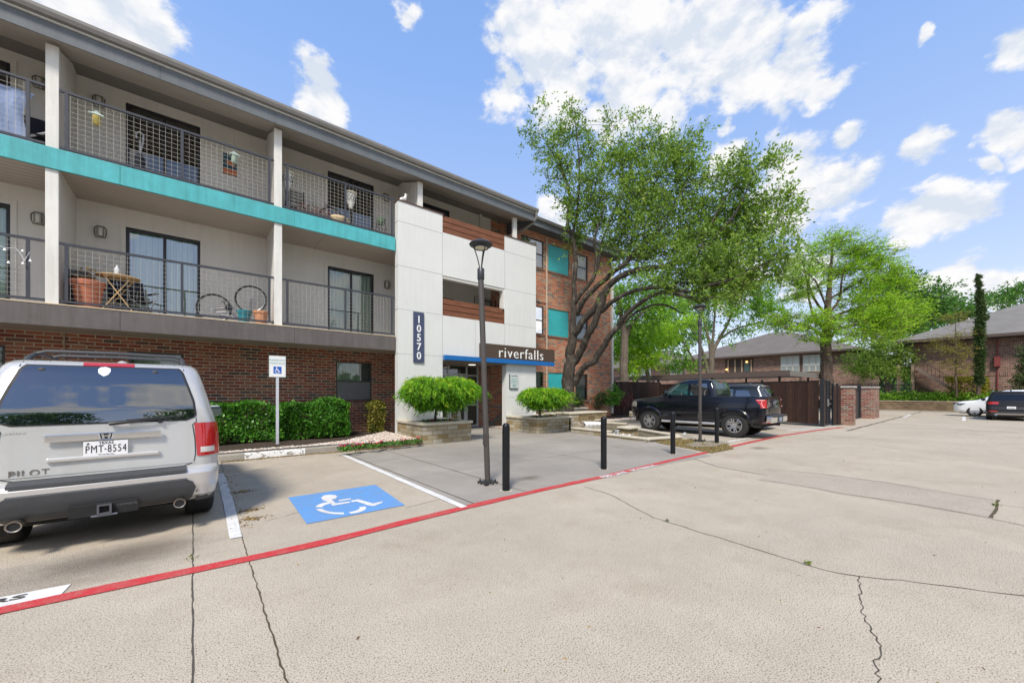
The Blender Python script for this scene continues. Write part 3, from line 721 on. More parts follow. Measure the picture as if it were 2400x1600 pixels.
# --- main roof: sloped soffit, fascia, gutter
RE = 12.0
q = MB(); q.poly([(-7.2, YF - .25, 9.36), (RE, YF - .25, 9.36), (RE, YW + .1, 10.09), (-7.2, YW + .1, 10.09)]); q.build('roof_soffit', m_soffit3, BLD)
q = MB()
for a, b_ in ((-7.2, -.62), (-.617, 3.98), (3.983, 8.4), (8.403, RE)): q.box(a, b_, YF - .28, YF - .25, 9.33, 9.70)
q.box(RE - .03, RE, YF - .25, YW + .5, 9.33, 9.9); q.build('fascia', m_fascia, BLD)
q = MB(); q.box(-7.2, RE + .03, YF - .32, YF - .281, 9.66, 9.70); q.build('drip_edge', m_drip, BLD)
q = MB(); q.prism([(-7.2, YF - .281, 9.702), (-7.2, YF - .40, 9.72), (-7.2, YF - .43, 9.80), (-7.2, YF - .43, 9.87), (-7.2, YF - .28, 9.87)], (RE + 7.25, 0, 0)); q.build('gutter', m_gutter, BLD)
q = MB(); q.tube([(RE - .05, YF - .36, 9.72), (RE - .03, YF - .36, 9.5), (RE - .06, YF - .2, 9.3), (RE - .35, YF + .9, 8.95), (RE - .45, YF + 1.62, 8.85), (RE - .45, YF + 1.66, 8.3)], .055, 8); q.build('downspout', m_gutter, BLD, smooth=True)
q = MB(); q.prism([(-7.2, YF - .3, 9.88), (-7.2, 20, 11.6), (-7.2, 26, 9.88)], (RE + 7.2, 0, 0)); q.build('roof', m_roof, BLD)
# --- brick wing
WX0, WX1 = 10.99, 20.44
hz = [(8.2, 9.67), (4.7, 6.18), (1.15, 2.70)]
wh = []
for z0, z1 in hz: wh += [(12.9, 14.5, z0, z1), (14.85, 16.5, z0, z1), (17.05, 18.13, z0, z1)]
mb = MB(); holes_wall(mb, WX0, WX1, 0.0, 10.6, YW, [h for h in wh if h[0] > 12.0], .1)
mb.poly([(WX1, YW, 0), (WX1, 26, 0), (WX1, 26, 10.6), (WX1, YW, 10.6)])
mb.build('brick_wing_wall', m_brickB, BLD, fix=False)
for i, (z0, z1) in enumerate(hz):
    window(12.9, 14.5, z0, z1, YW, 'sash', [(m_blind, 12.95, 14.45, z0 + .03, z1 - .03)] if i else None, glass=m_glassd if i == 0 else None)
    window(17.05, 18.13, z0, z1, YW, 'sash', [(m_blind, 17.1, 18.1, z0 + .03, z1 - .03)])
    q = MB(); q.box(14.86, 16.49, YW + .04, YW + .07, z0 + .01, z1 - .01); q.build('teal_panel', m_teal, BLD, bevel=.01)
    for a, b_ in ((12.9, 14.5), (14.85, 16.5), (17.05, 18.13)): s_ = MB(); s_.box(a - .06, b_ + .06, YW - .04, YW + .04, z0 - .10, z0 - .003); s_.build('brick_sill', m_sill, BLD)
q = MB()
q.tube([(14.69, YW - .05, 9.9), (14.69, YW - .05, .3)], .025, 6); q.tube([(16.76, YW - .05, 9.0), (16.76, YW - .05, .3)], .025, 6); q.tube([(12.6, YW - .05, 6.45), (14.69, YW - .05, 6.45)], .025, 6)
q.build('conduit_pipe', M('cream conduit', (.62, .55, .44), .5), BLD)
q = MB(); q.box(WX1 - .1, WX1 + .02, YW - .14, YW - .01, .3, 9.6); q.tube([(WX1 + .28, YW - .55, 10.1), (WX1 + .2, YW - .5, 9.85), (WX1 - .02, YW - .08, 9.55)], .055, 8); q.build('downspout', M('white downspout', (.66, .66, .62), .5), BLD)
q = MB()
q.box(10.6, WX1 + .45, YW - .62, YW - .59, 10.02, 10.42); q.box(WX1 + .42, WX1 + .45, YW - .59, 26, 10.02, 10.42); q.build('fascia', m_fascia, BLD)
q = MB(); q.poly([(10.6, YW - .6, 10.03), (WX1 + .43, YW - .6, 10.03), (WX1 + .43, YW + .0, 10.03), (10.6, YW, 10.03)]); q.build('roof_soffit', M('dark soffit', (.10, .105, .11), .7), BLD)
q = MB(); q.prism([(10.6, YW - .62, 10.44), (10.6, 20.5, 12.0), (10.6, 26, 10.44)], (WX1 - 10.15, 0, 0)); q.build('roof', m_roof, BLD)
q = MB(); q.prism([(10.6, YW - .622, 10.30), (10.6, YW - .72, 10.32), (10.6, YW - .75, 10.45), (10.6, YW - .62, 10.45)], (WX1 - 10.12, 0, 0)); q.build('gutter', m_gutter, BLD)
# rear and far end walls so the block is closed
q = MB(); q.box(-7.2, WX1 - .01, 25.5, 26, 0, 9.9); q.box(-7.2, -7.0, YF, 26, 0, 9.9); q.build('rear_wall', m_brickA, BLD)
# --- entry tower
T0, T1 = 5.53, 12.08
mb = MB()
def slab(x0, x1, z0, z1, y1=YT + .27): mb.box(x0, x1, YT, y1, z0, z1)
slab(T0, 7.28, 0.0, 8.31); slab(7.28, 10.27, 2.86, 4.52); slab(7.28, 10.27, 6.03, 7.65)
slab(10.27, T1, 2.86, 8.29); mb.box(10.36, T1, YT, YT + .3, 0, 2.86)
tw = mb.build('entry_tower', m_panel, BLD)
q = MB()
J = .011
def hj(z, x0, x1): q.box(x0, x1, YT - .0025, YT + .01, z - J / 2, z + J / 2)
def vj(x, z0, z1): q.box(x - J / 2, x + J / 2, YT - .003, YT + .01, z0, z1)
for z in (1.41, 2.97, 4.53, 6.05, 7.60): hj(z, T0, 7.28); q.box(T0 - .0025, T0 + .01, YT + .02, YT + .27, z - J, z + J)
for z in (4.53, 6.03, 7.62): hj(z, 10.27, T1)
hj(1.40, 10.36, T1); vj(7.28, 2.9, 4.52); vj(7.28, 6.04, 7.64); vj(8.76, 2.9, 4.52); vj(10.27, 2.9, 4.52); vj(10.27, 6.04, 7.64)
q.build('panel_joint', m_joint, tw)
q = MB(); q.box(T0 - .02, 7.34, YT - .03, YT + .3, 8.312, 8.345); q.box(10.25, T1 + .03, YT - .03, YT + .3, 8.292, 8.325); q.build('coping', M('dark brown coping', (.10, .045, .03), .5), tw)
q = MB(); q.box(7.28, 10.27, YT + .03, YT + .25, 5.93, 6.028); q.box(10.19, 10.268, YT + .02, YT + .26, 5.06, 5.93); q.build('opening_trim', m_wall, tw)
k = N('cedar boards'); p = k.pos(); sp = k.n('SeparateXYZ', {0: p})
gr_ = k.noise(k.vm('MULTIPLY', p, (.7, 1, 9.0)), 3.0, 5.0, .65)
k.pbsdf(col=k.ramp(gr_, [(.25, (.10, .032, .014)), (.5, (.17, .060, .026)), (.75, (.27, .115, .055))]), rough=.6, nrm=k.bump(gr_, .3, .005)); m_cedar = k.m
for z0 in (4.525, 7.655):
    for i in range(3):
        q = MB(); q.box(7.285, 10.265, YT + .02, YT + .06, z0 + i * .222, z0 + i * .222 + .195); q.build('cedar_plank', m_cedar, tw)
    q = MB(); q.box(7.29, 10.26, YT + .09, YT + .12, z0, z0 + .62); q.build('plank_backing', m_beam, tw)
# canopy and sign
q = MB(); q.box(7.27, 13.05, YT - .22, YT - .06, 2.835, 3.01); q.build('canopy_fascia', M('bright blue fascia', (.003, .125, .40), .45, var=.06), BLD)
q = MB(); q.box(7.3, 10.34, YT - .055, YW - .002, 2.79, 2.858); cs = q.build('canopy_soffit', M('brown soffit', (.20, .16, .13), .7), BLD)
q = MB(); q.lathe([(0, 2.785), (.16, 2.785), (.16, 2.79)], (9.2, 13.9, 0), 16); q.build('ceiling_light', M('lit ceiling light', (.9, .87, .75), .5, var=0, emis=1.5), cs)
q = MB(); q.box(8.95, 13.1, YT - .18, YT - .004, 3.014, 3.60); q.box(13.051, 13.1, YT - .18, YT - .004, 2.835, 3.014)
sg = q.build('name_sign', M('brown sign board', (.072, .047, .032), .5, var=.06), BLD)
mb_ = text_mb('riverfalls', .56, mtx=face_negY(10.76, YT - .20, 3.262), depth=.012, font_bold=-.004, space=1.12, width=.94)
xs = [v[0] for v in mb_.v]; a, b_ = min(xs), max(xs); L0, L1 = onY(1170, 815, YT - .2).x, onY(1273, 828, YT - .2).x
mb_.v = [((x - a) / (b_ - a) * (L1 - L0) + L0, y, 3.262 + (z - 3.262) * 1.12) for x, y, z in mb_.v]
mb_.build('sign_lettering', M('white letters', (.82, .82, .80), .5, var=0), sg)
q = MB(); q.box(6.09, 6.49, YT - .05, YT - .006, 2.69, 4.5); ns = q.build('number_sign', M('navy sign board', (.05, .065, .125), .5, var=.08), BLD)
q = MB()
for i, ch in enumerate('10570'): text_mb(ch, .37, q, face_negY(6.29, YT - .054, 4.22 - i * .325), depth=.006, font_bold=.006, width=.95)
q.build('house_number', M('white digits', (.82, .83, .84), .5, var=0), ns)
q = MB(); q.box(10.50, 10.97, YT - .055, YT - .012, 1.77, 2.39); pq = q.build('plaque_frame', M('dark plaque edge', (.06, .07, .075), .5), BLD)
q = MB(); q.box(10.53, 10.97, YT - .06, YT - .056, 1.80, 2.39); q.build('plaque', M('pale plaque', (.55, .60, .58), .5, var=.05), pq)
q = MB(); text_mb('riverfalls', .105, q, face_negY(10.75, YT - .063, 2.325), depth=.002); q.build('plaque_heading', M('dark letters', (.05, .06, .07), .5, var=0), pq)
q = MB(); text_mb('10554-10570', .07, q, face_negY(10.75, YT - .063, 2.19), depth=.002, width=.9); text_mb('RESIDENTS', .07, q, face_negY(10.75, YT - .063, 2.09), depth=.002); text_mb('LEASING', .06, q, face_negY(10.75, YT - .063, 1.93), depth=.002); text_mb('OFFICE', .06, q, face_negY(10.75, YT - .063, 1.86), depth=.002)
q.build('plaque_text', M('teal letters', (.10, .30, .30), .5, var=0), pq)
q = MB(); q.box(10.55, 10.95, YT - .063, YT - .06, 2.0, 2.012); q.build('plaque_line', M('teal letters'), pq)
# storefront
m_alum = M('brushed aluminium', (.52, .54, .56), .4, metal=.4, var=.08)
q = MB(); YS = YW - .02
for x in (7.92, 8.66, 9.62, 10.22): q.box(x - .035, x + .035, YS - .03, YS + .05, 0.01, 2.79)
for x0, x1, z in ((7.95, 9.59, 2.42), (9.65, 10.19, 2.38), (9.65, 10.19, 1.05), (7.95, 8.63, .08), (9.65, 10.19, .08)): q.box(x0, x1, YS - .028, YS + .045, z - .035, z + .035)
sf = q.build('storefront_frame', m_alum, BLD)
q = MB(); q.box(8.72, 8.80, YS - .04, YS + .02, .1, 2.36); q.box(9.48, 9.56, YS - .04, YS + .02, .1, 2.36); q.box(8.80, 9.48, YS - .04, YS + .02, 2.26, 2.36); q.box(8.80, 9.48, YS - .04, YS + .02, .1, .3)
dr = q.build('glass_door', m_alum, BLD)
q = MB(); q.poly([(8.80, YS, .3), (9.48, YS, .3), (9.48, YS, 2.26), (8.80, YS, 2.26)]); q.build('pane', m_glass, dr)
q = MB(); q.box(8.84, 8.87, YS - .09, YS - .06, .95, 1.35); q.box(8.84, 8.87, YS - .06, YS - .04, .98, 1.0); q.box(8.84, 8.87, YS - .06, YS - .04, 1.3, 1.32); q.build('handle', m_alum, dr)
q = MB(); q.poly([(7.9, YS + .01, 0), (10.25, YS + .01, 0), (10.25, YS + .01, 2.79), (7.9, YS + .01, 2.79)]); q.build('storefront_glass', m_glass, sf)
q = MB(); q.box(7.9, 10.3, YS + .1, YS + 3.2, 0.01, 2.79, skip='f'); q.build('lobby', M('lobby wall', (.22, .19, .16), .8, var=.15), BLD)
q = MB(); q.box(10.55, 10.72, YW - .1, YW - .006, .72, 1.12); q.build('meter_box', M('grey meter box', (.30, .31, .31), .5), BLD)
q = MB(); q.tube([(10.72, YW - .05, .92), (11.9, YW - .05, .9)], .02, 6); q.tube([(10.8, YW - .1, .06), (11.9, YW - .3, .75)], .05, 6); q.build('conduit_pipe', m_gutter, BLD)
# dark framed windows in the passage openings
window(10.35, 10.97, 3.6, 5.95, YW - .16, 'sash', None, m_frame, fw=.06)
# --- railings
def railing(x0, x1, zb, zt, posts):
    y = YF + .04; q = MB()
    q.box(x0, x1, y - .025, y + .025, zt - .05, zt); q.box(x0, x1, y - .02, y + .02, zb, zb + .05)
    for X in posts: q.box(X - .028, X + .028, y - .023, y + .023, zb + .05, zt - .05)
    r_ = q.build('railing', m_rail, BLD)
    q = MB(); s = .113; t = .0044
    n = int((posts[-1] - posts[0]) / s); xs_ = [posts[0] + (i + .5) * (posts[-1] - posts[0]) / n for i in range(n)]
    for X in xs_: q.box(X - t / 2, X + t / 2, y + .0, y + t, zb + .05, zt - .05, skip='bt')
    z = zb + .11
    while z < zt - .08: q.box(posts[0], posts[-1], y + t + .001, y + 2 * t, z - t / 2, z + t / 2, skip='lr'); z += s
    q.build('wire_mesh', m_wire, r_)
for zb, zt in ((3.635, 4.99), (7.10, 8.43)):
    railing(-7.1, -2.54, zb, zt, [-7.0, -4.9, -2.78]); railing(-2.32, 1.83, zb, zt, [-2.22, -.22, 1.72]); railing(2.05, 5.5, zb, zt, [2.18, 3.84, 5.40])
# --- wall lamps
def wall_lamp(X, Z, s=1.0):
    q = MB()
    q.tube([(X - .09 * s, YW - .07, Z - .14 * s), (X - .11 * s, YW - .10, Z - .05 * s), (X - .11 * s, YW - .10, Z + .08 * s), (X - .06 * s, YW - .07, Z + .15 * s), (X + .06 * s, YW - .07, Z + .15 * s), (X + .11 * s, YW - .1, Z + .08 * s), (X + .11 * s, YW - .1, Z - .05 * s), (X + .09 * s, YW - .07, Z - .14 * s)], .013, 6, closed=True)
    for d in (-.06, 0, .06): q.box(X + d - .006, X + d + .006, YW - .12, YW - .108, Z - .13 * s, Z + .14 * s)
    q.box(X - .05, X + .05, YW - .03, YW - .004, Z - .1, Z + .1)
    l = q.build('wall_lamp', M('dark pewter', (.13, .125, .115), .4, metal=.5), BLD)
    q = MB(); q.lathe([(0, -.11 * s), (.055, -.10 * s), (.06, 0), (.055, .10 * s), (0, .11 * s)], (X, YW - .07, Z), 10); q.build('lamp_glass', M('frosted lamp glass', (.60, .58, .52), .3, var=.1), l, smooth=True)
for X, Z in ((-1.9, 5.87), (-2.97, 5.92), (5.89, 5.84), (-1.93, 9.32), (-2.95, 9.3), (5.85, 9.25)): wall_lamp(X, Z)
# ---------------------------------------------------------------- street furniture
m_lamp = M('bronze grey lamp metal', (.085, .076, .07), .45, metal=.3, var=.1)
m_lampd = M('dark lamp metal', (.04, .043, .048), .4, metal=.3, var=.1)
m_lens = M('lamp lens', (.70, .66, .50), .3, var=.2, scale=30)
def street_lamp(base, lean, h, label, rubble=True):
    L = thing('street_lamp', label, 'street lamp', base, 0, 'street lamps along the driveway')
    q = MB(); q.tube([(0, 0, .05), (lean[0] * .5, lean[1] * .5, h * .5), (lean[0], lean[1], h)], .050, 14); q.build('pole', m_lamp, L, smooth=True, local=True)
    q = MB(); q.box(-.13, .13, -.13, .13, 0.02, .05)
    for a in (-1, 1):
        for b in (-1, 1): q.cyl(a * .095, b * .095, .05, .09, .014, 6); q.box(a*.095-.02, a*.095+.02, b*.095-.02, b*.095+.02, .0, .02)
    q.build('base_plate', m_lampd, L, local=True)
    q = MB(); q.obox((-.068, 0, h * .22), (.012, 0, 0), (0, .035, 0), (0, 0, .1)); q.build('hand_hole_cover', m_lamp, L, local=True)
    x, y = lean; q = MB(); q.lathe([(.054, h - .02), (.062, h), (.062, h + .17), (.052, h + .185), (.03, h + .19)], (x, y, 0), 16); q.build('collar', m_lampd, L, smooth=True, local=True)
    q = MB()
    for j in range(3):
        a = 2 * PI * j / 3 + .6; c, s = math.cos(a), math.sin(a)
        q.tube([(x + c * r, y + s * r, h + z) for r, z in ((.02, .18), (.035, .26), (.065, .38), (.10, .48), (.122, .56), (.12, .60))], .0095, 6)
    q.build('bracket', m_lampd, L, smooth=True, local=True)
    q = MB(); q.lathe([(0, h + .67), (.08, h + .666), (.15, h + .645), (.195, h + .615), (.205, h + .598), (.195, h + .582), (.165, h + .568), (.135, h + .56), (.132, h + .535), (.12, h + .535), (.12, h + .552), (0, h + .556)], (x, y, 0), 30)
    hd = q.build('lamp_head', m_lampd, L, smooth=True, local=True)
    q = MB(); q.lathe([(0, h + .528), (.07, h + .531), (.118, h + .547), (.118, h + .55), (0, h + .55)], (x, y, 0), 20); q.build('lens', m_lens, hd, smooth=True, local=True)
    return L
def head_h(base, ytop, px=None): # height of the lamp top so it reaches image row ytop
    t = base.x * FW[0] + base.y * FW[1]
    return H_ + (YH_ - ytop) / F_ * t
b1 = G(1143, 1134); t1 = head_h(b1, 564)
top1 = at(1127, 600, b1.x * FW[0] + b1.y * FW[1])
L1 = street_lamp(b1, ((top1 - b1).x, (top1 - b1).y), t1 - .67, 'near grey lamp post leaning slightly left, standing on crumbling grout beside the nearest bollard')
b2 = G(1641, 1036); L2 = street_lamp(b2 + Vector((0, 0, .02)), (-.02, 0), head_h(b2, 714) - .69, 'far lamp post on an oval concrete pad in front of the black pickup')
r_ = random.Random(4); q = MB()
bm = bmesh.new(); bmesh.ops.create_icosphere(bm, subdivisions=1, radius=1); ib = [v.co.copy() for v in bm.verts]; ifs = [tuple(v.index for v in f.verts) for f in bm.faces]; bm.free()
def rock(q, c, s, r_, flat=.6):
    e = Euler((r_.uniform(-.5, .5), r_.uniform(-.5, .5), r_.uniform(0, 6))).to_matrix()
    q.add([e @ Vector((v.x * s[0] * r_.uniform(.75, 1.15), v.y * s[1] * r_.uniform(.75, 1.15), v.z * s[2] * r_.uniform(.8, 1.1))) + Vector(c) for v in ib], ifs)
for i in range(46):
    a = r_.uniform(0, 6.28); d = r_.uniform(.02, .17); rock(q, (d * math.cos(a), d * math.sin(a), .008), (.035, .03, .022), r_)
q.build('broken_grout', M('grout rubble', (.26, .235, .20), .9, var=.3, scale=30, bump=.5), L1, local=True)
m_boll = M('black bollard paint', (.008, .009, .011), .3, spec=.35, var=.4, scale=14, bump=.1, fine=30)
def bollard():
    o = thing('bollard', '', 'bollard', (0, 0, 0), 0, 'black bollards along the red fire lane line')
    q = MB(); q.lathe([(.062, .0), (.062, 1.04), (.060, 1.062), (.050, 1.085), (.03, 1.10), (0, 1.105)], (0, 0, 0), 22); q.build('post', m_boll, o, smooth=True, local=True)
    q = MB(); q.lathe([(.0630, 1.025), (.0648, 1.03), (.0630, 1.036)], (0, 0, 0), 22, cap=False); q.build('cap_seam', m_boll, o, smooth=True, local=True)
    q = MB(); q.lathe([(.063, .001), (.105, .001), (.11, .006), (.063, .008)], (0, 0, 0), 22, cap=False); q.build('grout_ring', M('tan grout ring', (.45, .40, .32), .9), o, local=True)
    return o
bo = bollard()
for i, (x, y, z, l) in enumerate(((1186, 1150, .004, 'nearest black bollard, beside the near lamp post on the grey entry slab'), (1415, 1100, .004, 'second black bollard, in front of the stone fountain on the grey entry slab'), (1577, 1064, .004, 'third black bollard, standing in front of the front door of the black pickup'), (1680, 1040, .03, 'farthest black bollard, on the oval pad beside the far lamp post'))):
    c = bo if i == 0 else copy_tree(bo)
    c.location = G(x, y) + Vector((0, 0, z)); c['label'] = l; c.rotation_euler.z = i * 1.3
# reserved parking sign
sb = G(650, 1040, .15); S = thing('parking_sign', 'white reserved parking sign with blue wheelchair symbol on a galvanised post', 'sign', sb)
ht = H_ + (YH_ - 834) / F_ * (sb.x * FW[0] + sb.y * FW[1]) - .15
q = MB(); q.box(-.035, .035, -.02, -.016, 0, ht - .56); q.box(-.035, -.03, -.016, .02, 0, ht - .56); q.box(.03, .035, -.016, .02, 0, ht - .56)
q.build('post', M('galvanised post', (.62, .64, .68), .45, metal=.3, var=.1), S, local=True)
wS = .205; mw = M('sign white', (.80, .81, .80), .35, var=.03)
q = MB(); q.box(-wS, wS, -.028, -.024, ht - .60, ht); pl = q.build('sign_plate', mw, S, local=True, bevel=.002)
q = MB()
for a, b_, c, d in ((-wS + .012, wS - .012, ht - .016, ht - .011), (-wS + .012, wS - .012, ht - .589, ht - .584)): q.box(a, b_, -.0295, -.0285, c, d)
for X in (-wS + .012, wS - .017): q.box(X, X + .005, -.0295, -.0285, ht - .584, ht - .016)
text_mb('RESERVED', .088, q, face_negY(0, -.0295, ht - .125), depth=.0008, font_bold=.001); text_mb('PARKING', .088, q, face_negY(0, -.0295, ht - .215), depth=.0008, font_bold=.001)
q.build('sign_text', M('sign green', (.25, .42, .40), .5, var=0), pl, local=True)
q = MB(); q.box(-.10, .10, -.0295, -.0285, ht - .50, ht - .30); q.build('blue_square', M('sign blue', (.01, .10, .48), .4, var=0), pl, local=True)
def wheelchair(q, cx, cz, s, y, d=.001):
    P = lambda pts: q.prism([(cx + a * s, y, cz + b * s) for a, b in pts], (0, -d, 0))
    P([(-.10 + .085 * math.cos(t), .34 + .085 * math.sin(t)) for t in np.linspace(0, 2 * PI, 14, endpoint=False)])
    P([(-.15, .24), (-.05, .24), (-.03, .10), (.17, .10), (.17, .03), (.04, .03), (.19, -.05), (.26, -.25), (.36, -.20), (.33, -.29), (.20, -.35), (.13, -.10), (-.13, -.03)])
    rows = []
    for i in range(20):
        a = math.radians(118 + (330 - 118) * i / 19); rows.append([(cx + (-.05 + .28 * k_ * math.cos(a)) * s, y - d, cz + (-.12 + .28 * k_ * math.sin(a)) * s) for k_ in (1, .76)])
    q.grid(rows)
q = MB(); wheelchair(q, .0, ht - .40, .2, -.0297); q.build('wheelchair_symbol', mw, pl, local=True)

# ---------------------------------------------------------------- stone planters and fountain
m_lime = brick_mat('limestone blocks', [(0, (.52, .45, .31)), (.22, (.58, .53, .41)), (.42, (.44, .35, .20)), (.56, (.60, .55, .45)), (.72, (.50, .43, .29)), (.86, (.40, .29, .14))], (.25, .20, .14), w=.36, h=.135, joint=.010, dirt=.2)
m_cap = M('limestone cap', (.56, .51, .41), .8, var=.14, scale=5, bump=.3, fine=30)
m_soil = M('planter soil', (.05, .035, .025), .95, var=.4, scale=30)
def planter(x0, x1, y0, y1, h, label, cap=.085):
    P = thing('stone_planter', label, 'planter', ((x0 + x1) / 2, (y0 + y1) / 2, 0), 0, 'raised stone planters at the entry')
    q = MB(); t = .28
    q.box(x0, x1, y0, y0 + t, 0, h - cap); q.box(x0, x0 + t, y0 + t + .001, y1, 0, h - cap); q.box(x1 - t, x1, y0 + t + .001, y1, 0, h - cap)
    q.build('stone_wall', m_lime, P)
    o = .045; q = MB(); q.box(x0 - o, x1 + o, y0 - o, y0 + t + o, h - cap + .001, h); q.box(x0 - o, x0 + t + o, y0 + t + o + .002, y1, h - cap + .001, h); q.box(x1 - t - o, x1 + o, y0 + t + o + .002, y1, h - cap + .001, h)
    q.build('cap_stone', m_cap, P, bevel=.012)
    q = MB(); q.box(x0 + t, x1 - t, y0 + t, y1, .3, h - .06); q.build('soil', m_soil, P)
    return P
planter(5.50, 7.27, 11.03, YT - .003, .665, 'raised limestone planter below the house number, holding the larger green maple')
planter(10.36, 12.25, 11.05, YT - .003, .63, 'raised limestone planter in front of the entry column with the plaque, holding the smaller maple')
FT = thing('stone_fountain', 'tiered limestone fountain with low basins and two small waterfalls', 'fountain', G(1450, 1020))
m_wet = brick_mat('wet limestone', [(0, (.36, .27, .14)), (.3, (.30, .23, .12)), (.5, (.42, .34, .20)), (.75, (.24, .17, .09))], (.15, .11, .07), w=.42, h=.16, joint=.01, rough=.4)
def wallseg(x0, x1, y0, y1, h, name='stone_wall', z0=0, cap=.07, o=.04, mat=None):
    q = MB(); q.box(x0, x1, y0, y1, z0, h - cap); w_ = q.build(name, mat or m_lime, FT)
    q = MB(); q.box(x0 - o, x1 + o, y0 - o, y1 + o, h - cap + .001, h); q.build('cap_stone', m_cap, w_, bevel=.012)
def fpix(xl, xr, yb, ytop, Y, dep, **k_):
    a, b_ = onY(xl, yb, Y).x, onY(xr, yb, Y).x; h = onY(xr, ytop, Y).z; wallseg(a, b_, Y, Y + dep, h, **k_)
fpix(1334, 1356, 1014, 966, 11.05, .75)
fpix(1290, 1354, 1000, 965, 12.0, .35)
fpix(1275, 1377, 1000, 954.5, 13.3, .35)
fpix(1360, 1421, 1000, 963, 12.1, .8, mat=m_wet)
fpix(1402, 1414, 1004, 982, 11.9, .18, mat=m_wet, cap=.05)
q0, q1, q2 = G(1342, 1014), G(1531, 1035), G(1608, 1026)
# low basin rims
def rim(a, b_, w_, h, name='basin_rim'):
    q = MB(); a = Vector(a); b_ = Vector(b_); q.beam(a + Vector((0, 0, h * .5 - .03)), b_ + Vector((0, 0, h * .5 - .03)), w_ * .8, h - .06); s_ = q.build(name, m_lime, FT)
    q = MB(); q.beam(a + Vector((0, 0, h - .025)), b_ + Vector((0, 0, h - .025)), w_, .055); q.build('cap_stone', m_cap, s_, bevel=.01)
A = G(1350, 1013); B = G(1437, 1023); 
off = Vector((0, .14, 0))
rim(A + off, B + off, .30, .20, 'upper_basin_rim')
rim(B + off + Vector((-.12, .1, 0)), B + Vector((.3, 1.0, 0)), .28, .19, 'upper_basin_rim')
C_ = G(1420, 1023); D_ = G(1526, 1036)
rim(C_ + off, D_ + off, .28, .125, 'lower_basin_rim')
E_ = G(1606, 1029); rim(D_ + Vector((-.1, .2, 0)), E_ + Vector((-.15, .1, 0)), .30, .12, 'lower_basin_rim')
Fk = G(1497, 1013); rim(E_ + Vector((-.2, .2, 0)), G(1500, 1012) + Vector((0, .15, 0)), .26, .15, 'lower_basin_rim')
rim(G(1424, 1001), G(1470, 1004), .25, .24, 'upper_basin_rim')
q = MB(); bx = G(1480, 1020); q.box(bx.x - .28, bx.x + .28, bx.y - .1, bx.y + .35, 0, .26); w_ = q.build('stone_wall', m_wet, FT); q = MB(); q.box(bx.x - .36, bx.x + .36, bx.y - .18, bx.y + .4, .261, .335); q.build('cap_stone', m_cap, w_, bevel=.012)
k = N('rippling water'); p = k.pos(); k.pbsdf(col=(.20, .17, .11), rough=.08, spec=.6, nrm=k.bump(k.noise(p, 9.0, 3.0), .5, .03)); m_water = k.m
q = MB(); q.poly([tuple(v[:2]) + (.05,) for v in (C_, D_, E_, Fk, G(1440, 1008))]); q.build('pool_water', m_water, FT)
q = MB(); q.poly([tuple(v[:2]) + (.13,) for v in (A + Vector((0, .2, 0)), B + Vector((0, .2, 0)), G(1466, 1004), G(1380, 1000))]); q.build('pool_water', m_water, FT)
k = N('falling water'); p = k.pos(); f = k.noise(k.vm('MULTIPLY', p, (14, 14, 1.6)), 2.2, 5.0, .7)
k.pbsdf(col=(.85, .88, .90), rough=.25, alpha=k.n('MapRange', {0: f, 1: .30, 2: .50, 3: .5, 4: 1.0}).outputs[0], nrm=k.bump(f, .6, .03)); m_fall = k.m
def fall(xl, xr, yt, yb, Y, run=.25):
    q = MB(); rows = []
    for i in range(25):
        x = xl + (xr - xl) * i / 24; top = onY(x, yt, Y); bot = onY(x, yb, Y)
        rows.append([(top.x, top.y - run * (t ** .5) + .03 * math.sin(i * 1.1 + t * 3), top.z + (bot.z - top.z) * t ** 1.6) for t in np.linspace(0, 1, 8)])
    q.grid(rows); q.build('waterfall', m_fall, FT, smooth=True, fix=False)
fall(1361, 1403, 987, 1004, 12.04, .45); fall(1438, 1485, 1007, 1021, G(1460, 1021).y + .55, .4)
q = MB(); r_ = random.Random(8)
for i in range(60):
    a = G(r_.uniform(1434, 1486), r_.uniform(1012, 1023)); rock(q, (a.x, a.y, .055 + r_.random() * .015), (.06, .05, .012), r_)
q.build('water_foam', M('white foam', (.85, .88, .9), .5, var=.05), FT)
r_ = random.Random(5)
def boulder(name, c, s, label, seed, col=(.50, .44, .36)):
    r2 = random.Random(seed); bm = bmesh.new(); bmesh.ops.create_icosphere(bm, subdivisions=3, radius=1)
    from mathutils import noise as mn
    for v in bm.verts:
        n = mn.noise(v.co * 1.3 + Vector((seed, 0, 0))) * .35 + mn.noise(v.co * 4 + Vector((seed, 0, 0))) * .1
        v.co = Vector((v.co.x * s[0], v.co.y * s[1], v.co.z * s[2])) * (1 + n)
    q = MB(); q.add([v.co + Vector(c) for v in bm.verts], [tuple(v.index for v in f.verts) for f in bm.faces]); bm.free()
    return tag(q.build(name, M('pale boulder', col, .85, var=.2, scale=5, bump=.5, fine=18), smooth=True), label, 'rock')
boulder('boulder', G(1528, 1003) + Vector((0, 0, .12)), (.32, .24, .2), 'pale rounded boulder on the pavement by the pickup\'s front wheel', 3)
# landscape spotlights
for i, (x, y, l) in enumerate(((1603, 1030, 'small grey landscape spotlight at the outer corner of the fountain basin'),)):
    c = G(x, y); Sp = thing('landscape_spotlight', l, 'spotlight', c)
    q = MB(); q.box(-.10, .10, -.07, .07, 0, .06); q.cyl(0, 0, .06, .2, .012, 8); q.build('base', m_cap, Sp, local=True)
    q = MB(); q.tube([(-.06, 0, .15), (.07, 0, .2)], [.04, .055], 12); q.box(-.01, .01, -.06, .06, .08, .2); q.build('head', M('weathered grey fixture', (.45, .45, .42), .6, var=.2), Sp, local=True)
